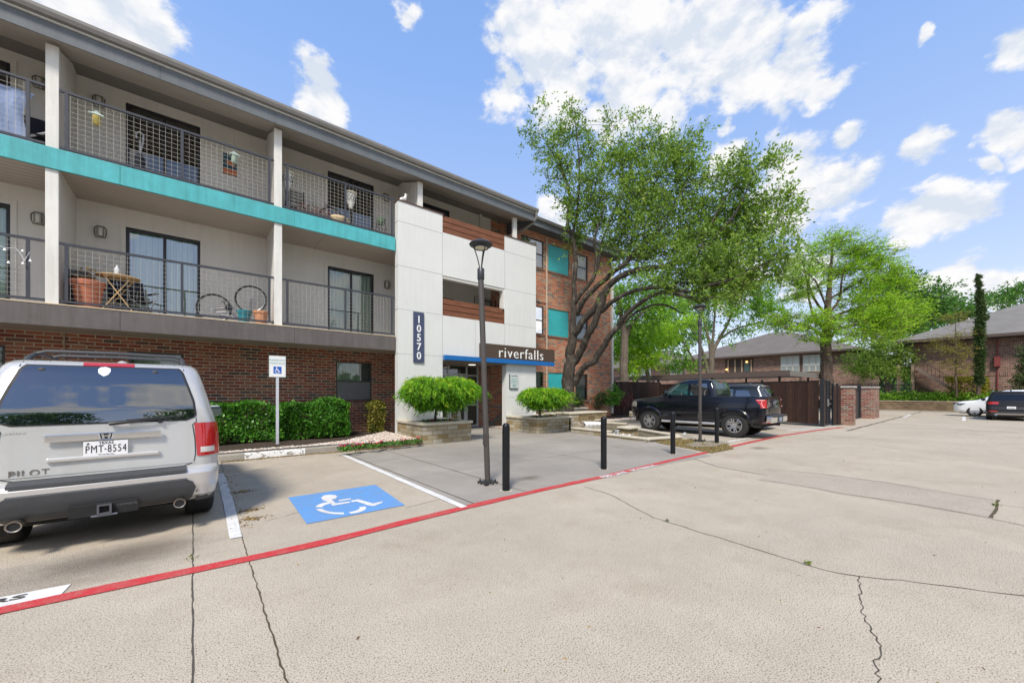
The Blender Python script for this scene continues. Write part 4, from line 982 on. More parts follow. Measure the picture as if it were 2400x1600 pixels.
# ---------------------------------------------------------------- vehicles
def paint_mat(name, col, metal=.6, rough=.3, ct=1.0):
    k = N(name); p = k.obj()
    n = k.noise(p, 1.2, 3.0); c = k.mix(n, tuple(x * .93 for x in col), tuple(min(1, x * 1.05) for x in col))
    d = k.noise(p, 22.0, 4.0, .7); r = k.math('ADD', k.math('MULTIPLY', d, .16), rough - .05)
    k.pbsdf(col=c, metal=metal, rough=r, coat=ct, coatr=.05, nrm=k.bump(k.noise(p, 1.6, 1.0), .012, .02)); return k.m
m_silver = paint_mat('silver car paint', (.60, .59, .57), .4, .28)
m_blackp = paint_mat('dark navy car paint', (.002, .003, .008), .0, .14, .4)
m_bluep = paint_mat('midnight blue car paint', (.05, .06, .078), .5, .28, .7)
m_kia = paint_mat('black blue car paint', (.003, .0035, .005), .0, .4, .06)
m_whitep = paint_mat('white car paint', (.78, .80, .82), .0, .3)
k = N('tinted car glass'); k.pbsdf(col=(.006, .008, .010), rough=.012, ior=2.9, spec=.5, coat=0.0); m_cglass = k.m
k = N('dark car glass'); k.pbsdf(col=(.005, .006, .008), rough=.02, ior=1.6); m_cglass2 = k.m
k = N('greenish car glass'); k.pbsdf(col=(.012, .045, .045), rough=.015, ior=2.0, spec=.5, coat=0.0); m_cglassg = k.m
m_plastic = M('dark grey plastic', (.05, .053, .058), .55, var=.12, scale=10, bump=.1)
m_rubber = M('tyre rubber', (.018, .018, .018), .85, var=.2, scale=12)
m_rim = M('alloy', (.55, .55, .56), .3, metal=.8, var=.05)
m_chrome = M('chrome', (.78, .78, .78), .08, metal=1.0, var=.02)
m_seam = M('panel gap', (.012, .012, .014), .6, var=0)
k = N('red lamp lens'); p = k.obj(); sp = k.n('SeparateXYZ', {0: p}); st = k.math('FRACT', k.math('MULTIPLY', sp.outputs[2], 45.0))
k.pbsdf(col=k.mix(st, (.30, .004, .006), (.52, .012, .015)), rough=.12, coat=1.0, spec=.6, emis=(.5, .01, .01), emisk=.06); m_red_l = k.m
m_clearl = M('clear lamp lens', (.62, .60, .56), .15, var=.1, scale=40)
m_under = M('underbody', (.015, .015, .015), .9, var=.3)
m_steel = M('exhaust steel', (.35, .31, .27), .3, metal=.9, var=.2)

class Shell:
    """car body as a stack of rounded plan outlines; levels: (z, halfwidth, rear y, front y, rear corner r, front corner r)"""
    def __init__(s, lv): s.lv = [tuple(map(float, l)) for l in lv]
    def at(s, z):
        L = s.lv
        if z <= L[0][0]: return L[0]
        for a, b in zip(L, L[1:]):
            if z <= b[0]:
                t = (z - a[0]) / (b[0] - a[0]); return tuple(p + (q - p) * t for p, q in zip(a, b))
        return L[-1]
    def rear(s, x, z, bow=.03):
        _, w, y0, y1, r0, r1 = s.at(z); ax = min(abs(x), w)
        y = y0 + bow * (ax / w) ** 2
        if ax > w - r0: d = ax - (w - r0); y += r0 - math.sqrt(max(0, r0 * r0 - d * d))
        return y
    def side(s, y, z, sg=1):
        _, w, y0, y1, r0, r1 = s.at(z); x = w
        if y < y0 + .03 + r0: d = (y0 + .03 + r0) - y; x = w - r0 + math.sqrt(max(0, r0 * r0 - d * d))
        if y > y1 - .03 - r1: d = y - (y1 - .03 - r1); x = w - r1 + math.sqrt(max(0, r1 * r1 - d * d))
        return x * sg
    def ring(s, z, nx=10, nc=8, ny=14):
        _, w, y0, y1, r0, r1 = s.at(z); pts = []
        for i in range(nx + 1): x = -(w - r0) + 2 * (w - r0) * i / nx; pts.append((x, y0 + .03 * (x / w) ** 2))
        b = .03 * ((w - r0) / w) ** 2
        for i in range(1, nc + 1): a = PI / 2 * i / nc; pts.append((w - r0 + r0 * math.sin(a), y0 + b + r0 - r0 * math.cos(a)))
        for i in range(1, ny): t = i / ny; pts.append((w, (y0 + b + r0) * (1 - t) + (y1 - b - r1) * t))
        for i in range(nc + 1): a = PI / 2 * i / nc; pts.append((w - r1 + r1 * math.cos(a), y1 - b - r1 + r1 * math.sin(a)))
        for i in range(1, nx): x = (w - r1) - 2 * (w - r1) * i / nx; pts.append((x, y1 - .03 * (x / w) ** 2))
        for i in range(nc + 1): a = PI / 2 * i / nc; pts.append((-(w - r1) - r1 * math.sin(a), y1 - b - r1 + r1 * math.cos(a)))
        for i in range(1, ny): t = i / ny; pts.append((-w, (y1 - b - r1) * (1 - t) + (y0 + b + r0) * t))
        for i in range(nc): a = PI / 2 * i / nc; pts.append((-(w - r0) - r0 * math.cos(a), y0 + b + r0 - r0 * math.sin(a)))
        return [(x, y, z) for x, y in pts]
    def mesh(s, nz=3, crown=.03):
        q = MB(); zs = []
        for a, b in zip(s.lv, s.lv[1:]):
            for i in range(nz): zs.append(a[0] + (b[0] - a[0]) * i / nz)
        zs.append(s.lv[-1][0])
        rings = [s.ring(z) for z in zs]; n = len(rings[0])
        vs = [p for r in rings for p in r]
        fs = [(i * n + j, i * n + (j + 1) % n, (i + 1) * n + (j + 1) % n, (i + 1) * n + j) for i in range(len(rings) - 1) for j in range(n)]
        fs.append(tuple(range(n))[::-1])
        # crowned roof
        top = rings[-1]; cx = sum(p[0] for p in top) / n; cy = sum(p[1] for p in top) / n; prev = (len(rings) - 1) * n
        for k_ in (.8, .5, .2):
            o = len(vs); vs += [(cx + (p[0] - cx) * k_, cy + (p[1] - cy) * k_, zs[-1] + crown * (1 - k_ * k_)) for p in top]
            fs += [(prev + j, prev + (j + 1) % n, o + (j + 1) % n, o + j) for j in range(n)]; prev = o
        fs.append(tuple(prev + j for j in range(n)))
        return q.add(vs, fs)
def interp(prof, t):
    if t <= prof[0][0]: return prof[0][1]
    for a, b in zip(prof, prof[1:]):
        if t <= b[0]: return a[1] + (b[1] - a[1]) * (t - a[0]) / (b[0] - a[0])
    return prof[-1][1]
def rear_patch(sh, z0, z1, xl, xr, eps=.004, nx=16, nz=8, q=None):
    """patch on the tail between heights z0..z1; xl(z), xr(z) profiles"""
    q = q or MB(); rows = []
    for i in range(nz + 1):
        z = z0 + (z1 - z0) * i / nz; a, b = interp(xl, z), interp(xr, z)
        rows.append([(a + (b - a) * j / nx, sh.rear(a + (b - a) * j / nx, z) - eps, z) for j in range(nx + 1)])
    return q.grid(rows)
def side_patch(sh, z0, z1, ya, yb, sg, eps=.004, ny=12, nz=6, q=None):
    q = q or MB(); rows = []
    for i in range(nz + 1):
        z = z0 + (z1 - z0) * i / nz; a, b = interp(ya, z), interp(yb, z)
        rows.append([(sh.side(a + (b - a) * j / ny, z, sg) + eps * sg, a + (b - a) * j / ny, z) for j in range(ny + 1)])
    return q.grid(rows)
def cut(o, cutters, soft=True):
    """boolean cuts baked into the mesh"""
    for c in cutters:
        md = o.modifiers.new('c', 'BOOLEAN'); md.operation = 'DIFFERENCE'; md.object = c; md.solver = 'EXACT'
    dg = bpy.context.evaluated_depsgraph_get(); dg.update()
    me = bpy.data.meshes.new_from_object(o.evaluated_get(dg)); old = o.data; o.modifiers.clear(); o.data = me
    for c in cutters: bpy.data.objects.remove(c)
    if soft:
        me.polygons.foreach_set('use_smooth', [True] * len(me.polygons)); md = o.modifiers.new('edges', 'EDGE_SPLIT'); md.split_angle = math.radians(32)
    return o
def cutter(mb):
    me = bpy.data.meshes.new('c'); me.from_pydata(mb.v, [], mb.f); bm = bmesh.new(); bm.from_mesh(me); bmesh.ops.recalc_face_normals(bm, faces=bm.faces); bm.to_mesh(me); bm.free()
    o = bpy.data.objects.new('c', me); COL.objects.link(o); return o
def wheel(parent, x, y, r, w_, sg, spokes=6, rimr=.62, rimmat=None):
    """x: outer face position; sg +1 right side, -1 left side"""
    q = MB(); prof = [(r * rimr, 0), (r * .80, -.012), (r * .93, 0), (r * .985, .02), (r, .045), (r, w_ - .045), (r * .985, w_ - .02), (r * .93, w_), (r * .7, w_ - .01), (r * rimr, w_)]
    q.lathe([(a, -sg * b) for a, b in prof], (x, y, r), 40, 'X', cap=False)
    wo = MB();
    wh_ = q.build('wheel', m_rubber, parent, smooth=True, local=True)
    # tread grooves
    q = MB()
    for d in (.3, .5, .7): q.lathe([(r + .001, -sg * (w_ * d - .004)), (r + .001, -sg * (w_ * d + .004))], (x, y, r), 40, 'X', cap=False)
    q.build('tread_groove', m_seam, wh_, local=True, fix=False)
    q = MB(); R = r * rimr
    q.lathe([(R, -sg * .008), (R * .93, -sg * .004), (R * .90, -sg * .03), (R * .88, -sg * .09)], (x, y, r), 32, 'X', cap=False)
    for i in range(spokes):
        a = 2 * PI * i / spokes + .3; c, s_ = math.cos(a), math.sin(a); pa = Vector((0, -s_, c)); 
        for k_ in ((-1, 1) if spokes < 8 else (0,)):
            a0 = Vector((x - sg * .03, y + c * R * .18, r + s_ * R * .18)) + pa * R * .07 * k_; a1 = Vector((x - sg * .012, y + c * R * .91, r + s_ * R * .91)) + pa * R * .15 * k_
            q.beam(a0, a1, R * .13, .022, (1, 0, 0))
    q.lathe([(0, -sg * .01), (R * .2, -sg * .012), (R * .24, -sg * .04)], (x, y, r), 16, 'X')
    q.build('rim', rimmat or m_rim, wh_, local=True)
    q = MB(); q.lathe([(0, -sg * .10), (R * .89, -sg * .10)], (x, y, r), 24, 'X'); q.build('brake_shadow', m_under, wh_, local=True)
    return wh_
def arch_cut(xs, y, r, R, w_=.34):
    out = []
    for sg in (-1, 1):
        q = MB(); q.tube([(sg * (xs + .25), y, r), (sg * (xs - w_), y, r)], R, 36); out.append(cutter(q))
    return out

# ---- silver SUV (tail towards the camera)
def silver_suv():
    C = thing('parked_car', 'silver SUV parked nose-in at the left, seen from behind with roof rails', 'car', (-.71, 5.84, 0), math.radians(2.0), None); C.scale = (1.055, 1, 1)
    W = .915
    sh = Shell([(.33, .84, .14, 4.45, .12, .3), (.40, .89, .04, 4.52, .18, .35), (.52, .91, .005, 4.55, .2, .4), (.66, .915, .0, 4.56, .2, .4), (.70, .917, .03, 4.56, .2, .4), (.735, .918, .105, 4.56, .2, .4), (.95, .92, .13, 4.55, .18, .4),
                (1.10, .915, .145, 4.50, .17, .4), (1.20, .905, .155, 4.35, .16, .5), (1.245, .895, .158, 3.3, .16, .6), (1.30, .885, .163, 3.15, .16, .5), (1.42, .853, .180, 3.02, .155, .45), (1.55, .823, .228, 2.9, .15, .4), (1.7, .785, .282, 2.7, .14, .35), (1.82, .752, .345, 2.5, .13, .3), (1.87, .735, .38, 2.42, .135, .3), (1.905, .715, .41, 2.35, .14, .3), (1.94, .68, .48, 2.2, .16, .3)])
    body = sh.mesh(4, .03).build('body', m_silver, C, smooth=False, local=True)
    cuts = arch_cut(.92, .86, .39, .44) + arch_cut(.92, 3.6, .37, .43)
    q = MB(); q.box(-.36, .36, -.1, .16 + .02, .93, 1.10); cuts.append(cutter(q))
    cut(body, cuts)
    # licence plate bay
    q = MB(); q.box(-.41, .41, .098, .125, 1.10, 1.178); g = q.build('chrome_strip', m_chrome, body, local=True, bevel=.008)
    q = MB(); q.box(-.40, .40, .095, .128, .895, .945); q.build('bay_lip', m_silver, body, local=True, bevel=.015)
    q = MB(); q.box(-.157, .157, .10, .106, .937, 1.088); lp = q.build('licence_plate', M('plate white', (.80, .81, .83), .4, var=.03), body, local=True, bevel=.003)
    q = MB(); text_mb('PMT 8554', .112, q, face_negY(0, .0985, 1.004), depth=.0008, font_bold=0, width=.56, space=1.14); text_mb('TEXAS', .036, q, face_negY(.0, .0985, 1.068), depth=.0008, font_bold=.0004); text_mb('The Lone Star State', .014, q, face_negY(0, .0985, .949), depth=.0008)
    star = lambda cx, cz, r: q.prism([(cx + (r if i % 2 == 0 else r * .42) * math.sin(i * PI / 5), .0985, cz + (r if i % 2 == 0 else r * .42) * math.cos(i * PI / 5)) for i in range(10)], (0, -.001, 0))
    star(-.125, 1.066, .014); star(-.006, 1.004, .010)
    q.build('plate_text', M('plate black', (.01, .01, .015), .5, var=0), lp, local=True)
    # badge: H in a rounded frame
    q = MB(); q.prism([(a, .095, 1.142 + b) for a, b in ((-.046, .032), (.046, .032), (.05, .018), (.038, -.033), (-.038, -.033), (-.05, .018))], (0, .004, 0)); bd = q.build('badge', M('badge dark', (.03, .03, .035), .3), body, local=True)
    q = MB(); R_ = [(-.046, .032), (.046, .032), (.05, .018), (.038, -.033), (-.038, -.033), (-.05, .018)]
    q.tube([(a, .092, 1.142 + b) for a, b in R_], .005, 6, closed=True)
    for s_ in (-1, 1): q.prism([(s_ * a, .094, 1.142 + b) for a, b in ((.036, .025), (.020, .025), (.014, .002), (.011, -.026), (.026, -.026))], (0, -.006, 0))
    q.box(-.016, .016, .089, .094, 1.137, 1.149); q.build('badge_letter', m_chrome, bd, local=True)
    q = MB(); text_mb('PILOT', .088, q, Matrix.Translation((-.50, sh.rear(-.50, .84) - .006, .81)) @ Matrix.Rotation(PI / 2, 4, 'X'), depth=.004, font_bold=.0005, width=.95, space=1.15); q.build('model_lettering', M('darkened chrome letters', (.22, .21, .19), .25, metal=.6), body, local=True)
    q = MB(); text_mb('CARMAX', .034, q, Matrix.Translation((-.60, sh.rear(-.60, 1.21) - .005, 1.20)) @ Matrix.Rotation(PI / 2, 4, 'X'), depth=.0006, font_bold=-.001, width=1.15); q.build('dealer_lettering', M('grey decal', (.20, .21, .23), .4), body, local=True)
    # rear glass
    zr = [(1.285, .60), (1.30, .665), (1.33, .69), (1.5, .675), (1.86, .575), (1.88, .54)]
    zl = [(a, -b) for a, b in zr]
    gl = rear_patch(sh, 1.285, 1.88, zl, zr, .010, 24, 20).build('rear_window', m_cglass, body, smooth=True, local=True)
    q = rear_patch(sh, 1.27, 1.895, [(a - .0, b - .022) for a, b in zl], [(a, b + .022) for a, b in zr], .006, 24, 20); q.build('window_seal', m_seam, body, smooth=True, local=True)
    q = MB()
    for x in (-.46, .36): q.lathe([(0, -.012), (.022, -.006), (.028, 0)], (x, sh.rear(x, 1.84) - .012, 1.835), 12, 'Y')
    q.build('hinge_cap', m_plastic, gl, local=True)
    q = MB(); cx, cz = -.035, 1.835; q.prism([(cx + a, sh.rear(0, cz + b) - .013, cz + b) for a, b in ((-.045, .02), (-.03, .045), (.01, .052), (.045, .035), (.047, .0), (.03, -.035), (.0, -.055), (-.02, -.04), (-.04, -.02))], (0, -.001, 0)); q.build('white_sticker', M('sticker white', (.85, .85, .85), .5, var=.02), gl, local=True)
    q = MB(); P = lambda x, z, e: (x, sh.rear(x, z) - e, z)
    q.tube([P(.02, 1.268, .035), P(.08, 1.275, .05), P(.3, 1.295, .05), P(.52, 1.318, .035)], [.022, .02, .012, .005], 8); q.tube([P(.14, 1.30, .03), P(.35, 1.315, .03), P(.60, 1.325, .02)], .007, 6); q.tube([P(.40, 1.30, .03), P(.405, 1.255, .03)], .018, 8)
    q.build('rear_wiper', M('wiper black', (.015, .015, .017), .4), body, smooth=True, local=True)
    q = rear_patch(sh, 1.895, 1.935, [(0, -.19)], [(0, .19)], .012, 8, 3); q.build('brake_light', m_red_l, body, smooth=True, local=True)
    q = MB(); q.lathe([(.0, 2.0), (.03, 1.99), (.05, 1.965)], (.06, 1.0, 0), 12); q.build('antenna_base', m_silver, body, smooth=True, local=True)
    # tail lamps wrap the corner
    for sg in (-1, 1):
        q = MB(); rows = []
        for i in range(9):
            z = .845 + .395 * i / 8; row = []
            x0 = interp([(.845, .715), (1.24, .69)], z)
            for j in range(8): x = x0 + (sh.at(z)[1] - .03 - x0) * j / 7; row.append((sg * x, sh.rear(x, z) - .012, z))
            for j in range(1, 6):
                y = sh.rear(sh.at(z)[1] - .03, z) + .19 * j / 5 * interp([(.845, .5), (1.05, 1.0), (1.24, .8)], z); row.append((sg * (sh.side(y, z) + .010), y, z))
            rows.append(row)
        q.grid(rows); tl = q.build('tail_light', m_red_l, body, smooth=True, local=True)
        q = MB(); a, b_ = (.745, .875); rows = [[(sg * (a + (b_ - a) * j / 5), sh.rear(a + (b_ - a) * j / 5, z) - .016, z) for j in range(6)] for z in (.885, .95)]
        q.grid(rows); q.build('reverse_lens', m_clearl, tl, smooth=True, local=True)
    # hatch gap
    q = MB()
    for sg in (-1, 1): q.tube([(sg * x, sh.rear(x, z) - .002, z) for x, z in ((.60, .745), (.66, .765), (.69, .80), (.70, .88), (.695, 1.05), (.675, 1.22), (.71, 1.26), (.69, 1.5), (.60, 1.88), (.59, 1.925))], .0045, 6)
    q.tube([(x, sh.rear(x, .738) - .003, .742) for x in np.linspace(-.61, .61, 14)], .006, 6)
    for x in (-.52, -.42, .42, .52): q.tube([(x, sh.rear(x, 1.89) - .002, 1.89), (x, sh.rear(x, 1.935) - .002, 1.935)], .0022, 4)
    q.build('hatch_gap', m_seam, body, local=True)
    q = rear_patch(sh, .775, .79, [(0, -.69)], [(0, .69)], .008, 12, 2); q.build('crease', m_silver, body, smooth=True, local=True)
    # bumper step, lower cladding, hitch
    q = MB(); rows = [[(x, y, z) for y, z in ((-.004 + .03 * (x / .92) ** 2, .682), (.0 + .03 * (x / .92) ** 2, .712), (.09 + .03 * (x / .92) ** 2, .742), (.10 + .03 * (x / .92) ** 2, .70))] for x in np.linspace(-.62, .62, 21)]
    q.grid(rows); q.build('bumper_step', m_plastic, body, smooth=True, local=True)
    zr = [(.315, .62), (.36, .66), (.50, .70), (.575, .67), (.60, .62)]
    q = rear_patch(sh, .34, .60, [(a, -b) for a, b in zr], zr, .022, 20, 8)
    rows = [[(x, sh.rear(x, .60) - .022, .60), (x, sh.rear(x, .62) + .002, .615)] for x in np.linspace(-.62, .62, 16)]; q.grid(rows)
    cl_ = q.build('rear_cladding', m_plastic, body, smooth=True, local=True)
    q = MB(); q.box(-.24, .24, -.035, .02, .335, .455); q.build('hitch_recess', m_under, cl_, local=True)
    q = MB(); X, Z = .0, .40
    for a, b_, c, d in ((-.05, .05, .035, .05), (-.05, .05, -.05, -.035), (-.05, -.035, -.035, .035), (.035, .05, -.035, .035)): q.box(X + a, X + b_, -.075, .1, Z + c, Z + d)
    q.tube([(-.09, -.06, .338), (.09, -.06, .338)], .012, 8); q.build('tow_hitch', M('hitch metal', (.16, .17, .19), .4, metal=.7), cl_, local=True)
    q = MB(); text_mb('HONDA', .035, q, face_negY(.16, -.038, .42), depth=.0006, width=1.1); q.build('hitch_lettering', M('faint grey', (.12, .12, .125), .5), cl_, local=True)
    for sg in (-1, 1):
        q = MB(); q.lathe([(.040, -.05), (.050, -.055), (.054, -.045), (.050, .0), (.046, .4)], (sg * .56, 0, .345), 20, 'Y', cap=False); ex = q.build('exhaust_pipe', m_steel, C, smooth=True, local=True)
        q = MB(); q.lathe([(0, -.035), (.041, -.04)], (sg * .56, 0, .345), 16, 'Y'); q.build('pipe_bore', m_seam, ex, local=True)
    q = MB(); q.box(-.56, .56, .3, 4.3, .27, .33); q.tube([(-.56, .3, .30), (-.2, .45, .26), (.3, .5, .27)], .04, 8); q.box(-.5, .5, .9, 1.0, .2, .42); q.build('underbody', m_under, C, local=True)
    # side cladding, side glass, mirrors, rails
    for sg in (-1, 1):
        q = side_patch(sh, .31, .46, [(0, .26)], [(.31, .50), (.46, .58)], sg, .008, 6, 3)
        rows = [[(sg * x, sh.rear(x, z) - .006, z) for x in (.70, .80, .88)] for z in (.31, .38, .45)]; q.grid(rows); q.build('side_cladding', m_plastic, body, smooth=True, local=True)
        for ya, yb, z1 in ((.62, 1.35, 1.80), (1.42, 2.2, 1.82), (2.27, 3.0, 1.78)):
            q = side_patch(sh, 1.29, z1, [(1.29, ya), (z1, ya + (.2 if ya < .7 else .02))], [(1.29, yb), (z1, yb - (.55 if yb > 2.8 else .02))], sg, .006); q.build('side_window', m_cglass, body, smooth=True, local=True)
        q = MB(); q.lathe([(0, -.12), (.07, -.11), (.10, -.05), (.10, .06), (.06, .11), (0, .12)], (0, 0, 0), 14, 'X'); q.v = [(sg * (.92 + .13 + v[0] * .9), 3.0 + v[1] * .7, 1.28 + v[2] * .95) for v in q.v]
        mr = q.build('side_mirror', m_silver, C, smooth=True, local=True)
        q = MB(); q.box(sg * 1.05 - .10, sg * 1.05 + .10, 2.925, 2.93, 1.20, 1.35); q.build('mirror_glass', m_cglassg, mr, local=True)
        q = MB(); x = .60; q.tube([(sg * x, .62, 1.93), (sg * x, .72, 1.975), (sg * x, .95, 2.03), (sg * x, 1.2, 2.05), (sg * x, 2.0, 2.055), (sg * x, 2.35, 2.01), (sg * x, 2.45, 1.95)], [.028, .026, .022, .020, .020, .022, .026], 8)
        q.build('roof_rail', m_plastic, C, smooth=True, local=True)
    for y in (1.0, 1.75):
        q = MB(); q.tube([(-.60, y, 2.04), (-.52, y, 2.075), (0, y, 2.085), (.52, y, 2.075), (.60, y, 2.04)], .019, 8); q.build('cross_bar', m_plastic, C, smooth=True, local=True)
    for sg in (-1, 1):
        for y in (.86, 3.6): wheel(C, sg * .885, y, .385, .26, sg)
    return C
silver_suv()

# ---- pickup
def pickup(base, rz, label, sx=1.0, sy=1.0, sz=1.0):
    C = thing('pickup_truck', label, 'pickup truck', base, rz)
    L = 5.3 * sy; W = .98 * sx; Z = lambda z: z * sz
    sh = Shell([(Z(.48), W * .93, .12, L - .1, .1, .4), (Z(.56), W * .97, .03, L, .12, .4), (Z(.75), W, .0, L + .05, .10, .45), (Z(1.0), W, .0, L + .06, .10, .45), (Z(1.15), W * .985, .01, L + .02, .10, .5), (Z(1.22), W * .965, .01, L - .25, .10, .6), (Z(1.28), W * .955, .015, 4.45 * sy, .09, .5), (Z(1.33), W * .94, .02, 3.9 * sy, .08, .3)])
    body = sh.mesh(3, .012).build('body', m_blackp, C, local=True)
    yr, yf = 1.02 * sy, 4.32 * sy; r = .40 * sz
    cuts = arch_cut(W, yr, r, r + .085) + arch_cut(W, yf, r, r + .085)
    q = MB(); q.box(-W + .09, W - .09, .09, 1.62 * sy, Z(.85), Z(1.6)); cuts.append(cutter(q))
    cut(body, cuts)
    cab = Shell([(Z(1.30), W * .93, 1.66 * sy, 4.0 * sy, .07, .3), (Z(1.36), W * .92, 1.67 * sy, 3.95 * sy, .07, .3), (Z(1.6), W * .87, 1.72 * sy, 3.62 * sy, .08, .3), (Z(1.80), W * .81, 1.80 * sy, 3.28 * sy, .1, .25), (Z(1.87), W * .77, 1.86 * sy, 3.1 * sy, .12, .25), (Z(1.91), W * .70, 1.95 * sy, 2.95 * sy, .14, .25)])
    cb = cab.mesh(4, .02).build('cab', m_blackp, C, smooth=True, local=True)
    for sg in (-1, 1):
        for (a0, a1, b0, b1, m, nm) in ((1.92, 2.02, 2.62, 2.60, m_cglass, 'side_window'), (2.72, 2.72, 3.80, 3.28, m_cglassg, 'side_window')):
            q = side_patch(cab, Z(1.37), Z(1.77), [(Z(1.37), a0 * sy), (Z(1.77), a1 * sy)], [(Z(1.37), b0 * sy), (Z(1.77), b1 * sy)], sg, .006); q.build(nm, m, cb, smooth=True, local=True)
        # door gaps, handles
        q = MB()
        for y in (1.78, 2.68, 3.72): q.tube([(sh.side(y * sy, z, sg) + .001 * sg, y * sy, z) for z in (Z(.62), Z(.9), Z(1.27))], .005, 5)
        q.tube([(sh.side(y * sy, Z(.60), sg), y * sy, Z(.60)) for y in np.linspace(1.78, 3.72, 8)], .005, 5)
        q.build('door_gap', m_seam, body, local=True)
        for y in (1.96, 2.86):
            q = MB(); q.box(-.012, .03, -.09, .09, -.02, .02); q.xf(Matrix.Translation((sh.side(y * sy, Z(1.13), sg) + .005 * sg, y * sy, Z(1.13)))); q.build('door_handle', m_blackp, body, local=True, bevel=.008)
        q = MB(); q.tube([(sg * (W - .02), 1.6 * sy, Z(.42)), (sg * (W - .02), 3.75 * sy, Z(.42))], .05, 10); q.build('running_board', M('brushed step', (.50, .50, .50), .35, metal=.5), C, smooth=True, local=True)
        # flares
        for y in (yr, yf):
            q = MB(); rows = []
            for i in range(19):
                a = PI * i / 18; rows.append([(sh.side(y + math.cos(a) * R_, max(Z(.5), r + math.sin(a) * R_), sg) + e * sg, y + math.cos(a) * R_, r + math.sin(a) * R_) for R_, e in ((r + .085, .03), (r + .12, .035), (r + .17, .002))])
            q.grid(rows); q.build('wheel_flare', m_blackp, body, smooth=True, local=True)
            wheel(C, sg * W * .985, y, r, .27, sg, 6, .60)
        q = MB(); q.lathe([(0, -.13), (.08, -.12), (.12, 0), (.08, .12), (0, .13)], (0, 0, 0), 12, 'X'); q.v = [(sg * (W + .13) + v[0] * .8, 3.52 * sy + v[1] * .6, Z(1.42) + v[2] * 1.2) for v in q.v]; q.build('side_mirror', m_blackp, C, smooth=True, local=True)
        # C-shaped tail lamp on the rear corner
        zt0, zt1 = Z(.98), Z(1.24)
        q = MB(); rows = []
        for i in range(7):
            z = zt0 + (zt1 - zt0) * i / 6; row = [(sg * x, sh.rear(x, z) - .010, z) for x in np.linspace(W - .17, W - .035, 5)]
            row += [(sh.side(y, z, sg) + .010 * sg, y, z) for y in np.linspace(.07, interp([(zt0, .16), (zt0 + .1, .17), (zt1 - .05, .30), (zt1, .33)], z), 5)]
            rows.append(row)
        q.grid(rows); tl = q.build('tail_light', m_red_l, body, smooth=True, local=True)
        q = MB(); xs = sh.side(.15, Z(1.1), sg) + .016 * sg
        q.tube([(xs, .27, zt1 - .02), (xs, .11, zt1 - .03), (xs, .15, zt0 + .13), (xs, .10, zt0 + .11), (xs, .09, zt0 + .02), (xs - .02 * sg, .03, zt0 + .02)], .009, 5); q.tube([(xs, .03, zt1 - .02), (xs, .26, zt1 - .02)], .008, 5)
        q.build('light_strip', M('bright lamp strip', (.85, .45, .42), .2, var=0, emis=.3), tl, local=True)
        q = MB(); q.box(sg * (W - .14) - .025, sg * (W - .14) + .025, -.014, -.012, zt0 + .02, zt0 + .07); q.build('reverse_lens', m_clearl, tl, local=True)
    q = rear_patch(cab, Z(1.40), Z(1.79), [(Z(1.40), -.70 * sx), (Z(1.79), -.62 * sx)], [(Z(1.40), .70 * sx), (Z(1.79), .62 * sx)], .006); q.build('rear_window', M('green tint glass', (.02, .05, .035), .06, spec=.8, var=.3, scale=3), cb, smooth=True, local=True)
    q = rear_patch(cab, Z(1.815), Z(1.85), [(0, -.17)], [(0, .17)], .012, 6, 2); q.build('brake_light', m_red_l, cb, smooth=True, local=True)
    # windscreen
    q = MB(); rows = []
    for i in range(5):
        z = Z(1.38) + Z(.42) * i / 4; lv = cab.at(z); rows.append([(x, lv[3] + .006 - .03 * (x / lv[1]) ** 2, z) for x in np.linspace(-lv[1] + .3, lv[1] - .3, 7)])
    q.grid(rows); q.build('windscreen', m_cglassg, cb, smooth=True, local=True)
    # bumpers
    q = MB(); q.box(-W * .93, W * .93, -.17, .02, Z(.52), Z(.72)); bp = q.build('rear_bumper', m_chrome, C, local=True, bevel=.03)
    q = MB(); q.box(-.318, .318, -.178, -.171, Z(.53), Z(.715)); q.box(-W * .93, W * .93, -.165, .02, Z(.722), Z(.745)); pc = q.build('bumper_pad', m_plastic, C, local=True, bevel=.01)
    q = MB(); q.box(-.15, .15, -.186, -.180, Z(.56), Z(.68)); q.build('licence_plate', M('plate blue grey', (.25, .32, .42), .4), pc, local=True)
    q = rear_patch(sh, Z(.78), Z(.98), [(Z(.78), -.62), (Z(.98), -.5)], [(Z(.78), .62), (Z(.98), .5)], .006, 10, 3); q.build('tailgate_panel', M('dark chrome panel', (.10, .09, .08), .2, metal=.8), body, smooth=True, local=True)
    q = MB(); q.lathe([(0, -.014), (.09, -.012), (.10, 0)], (0, sh.rear(0, Z(1.12)), Z(1.12)), 18, 'Y'); q.v = [(v[0], v[1], Z(1.12) + (v[2] - Z(1.12)) * .45) for v in q.v]; q.build('badge', m_chrome, body, smooth=True, local=True)
    q = MB(); q.box(-W * .86, W * .86, L - .25, L + .07, Z(.50), Z(.72)); q.build('front_bumper', m_chrome, C, local=True, bevel=.04)
    for sg in (-1, 1): q = side_patch(sh, Z(.93), Z(1.12), [(0, L - .40)], [(0, L - .04)], sg, .010, 8, 4); q.build('headlight', M('smoky amber lens', (.22, .20, .18), .15, var=.3, scale=30), body, smooth=True, local=True)
    q = MB(); q.box(-W + .1, W - .1, .2, L - .3, Z(.36), Z(.50)); q.tube([(.45, -.05, Z(.42)), (.45, 1.5, Z(.40))], .04, 8); q.build('underbody', m_under, C, local=True)
    q = MB(); q.box(-.25, -.06, 0, .0015, -.012, .012); q.xf(Matrix.Translation((0, 3.95 * sy, Z(.98)))); q.v = [(-W - .004, 3.9 * sy + (v[0] + .15), v[2]) for v in q.v]; q.f = q.f; q.build('fender_badge', m_chrome, body, local=True)
    return C
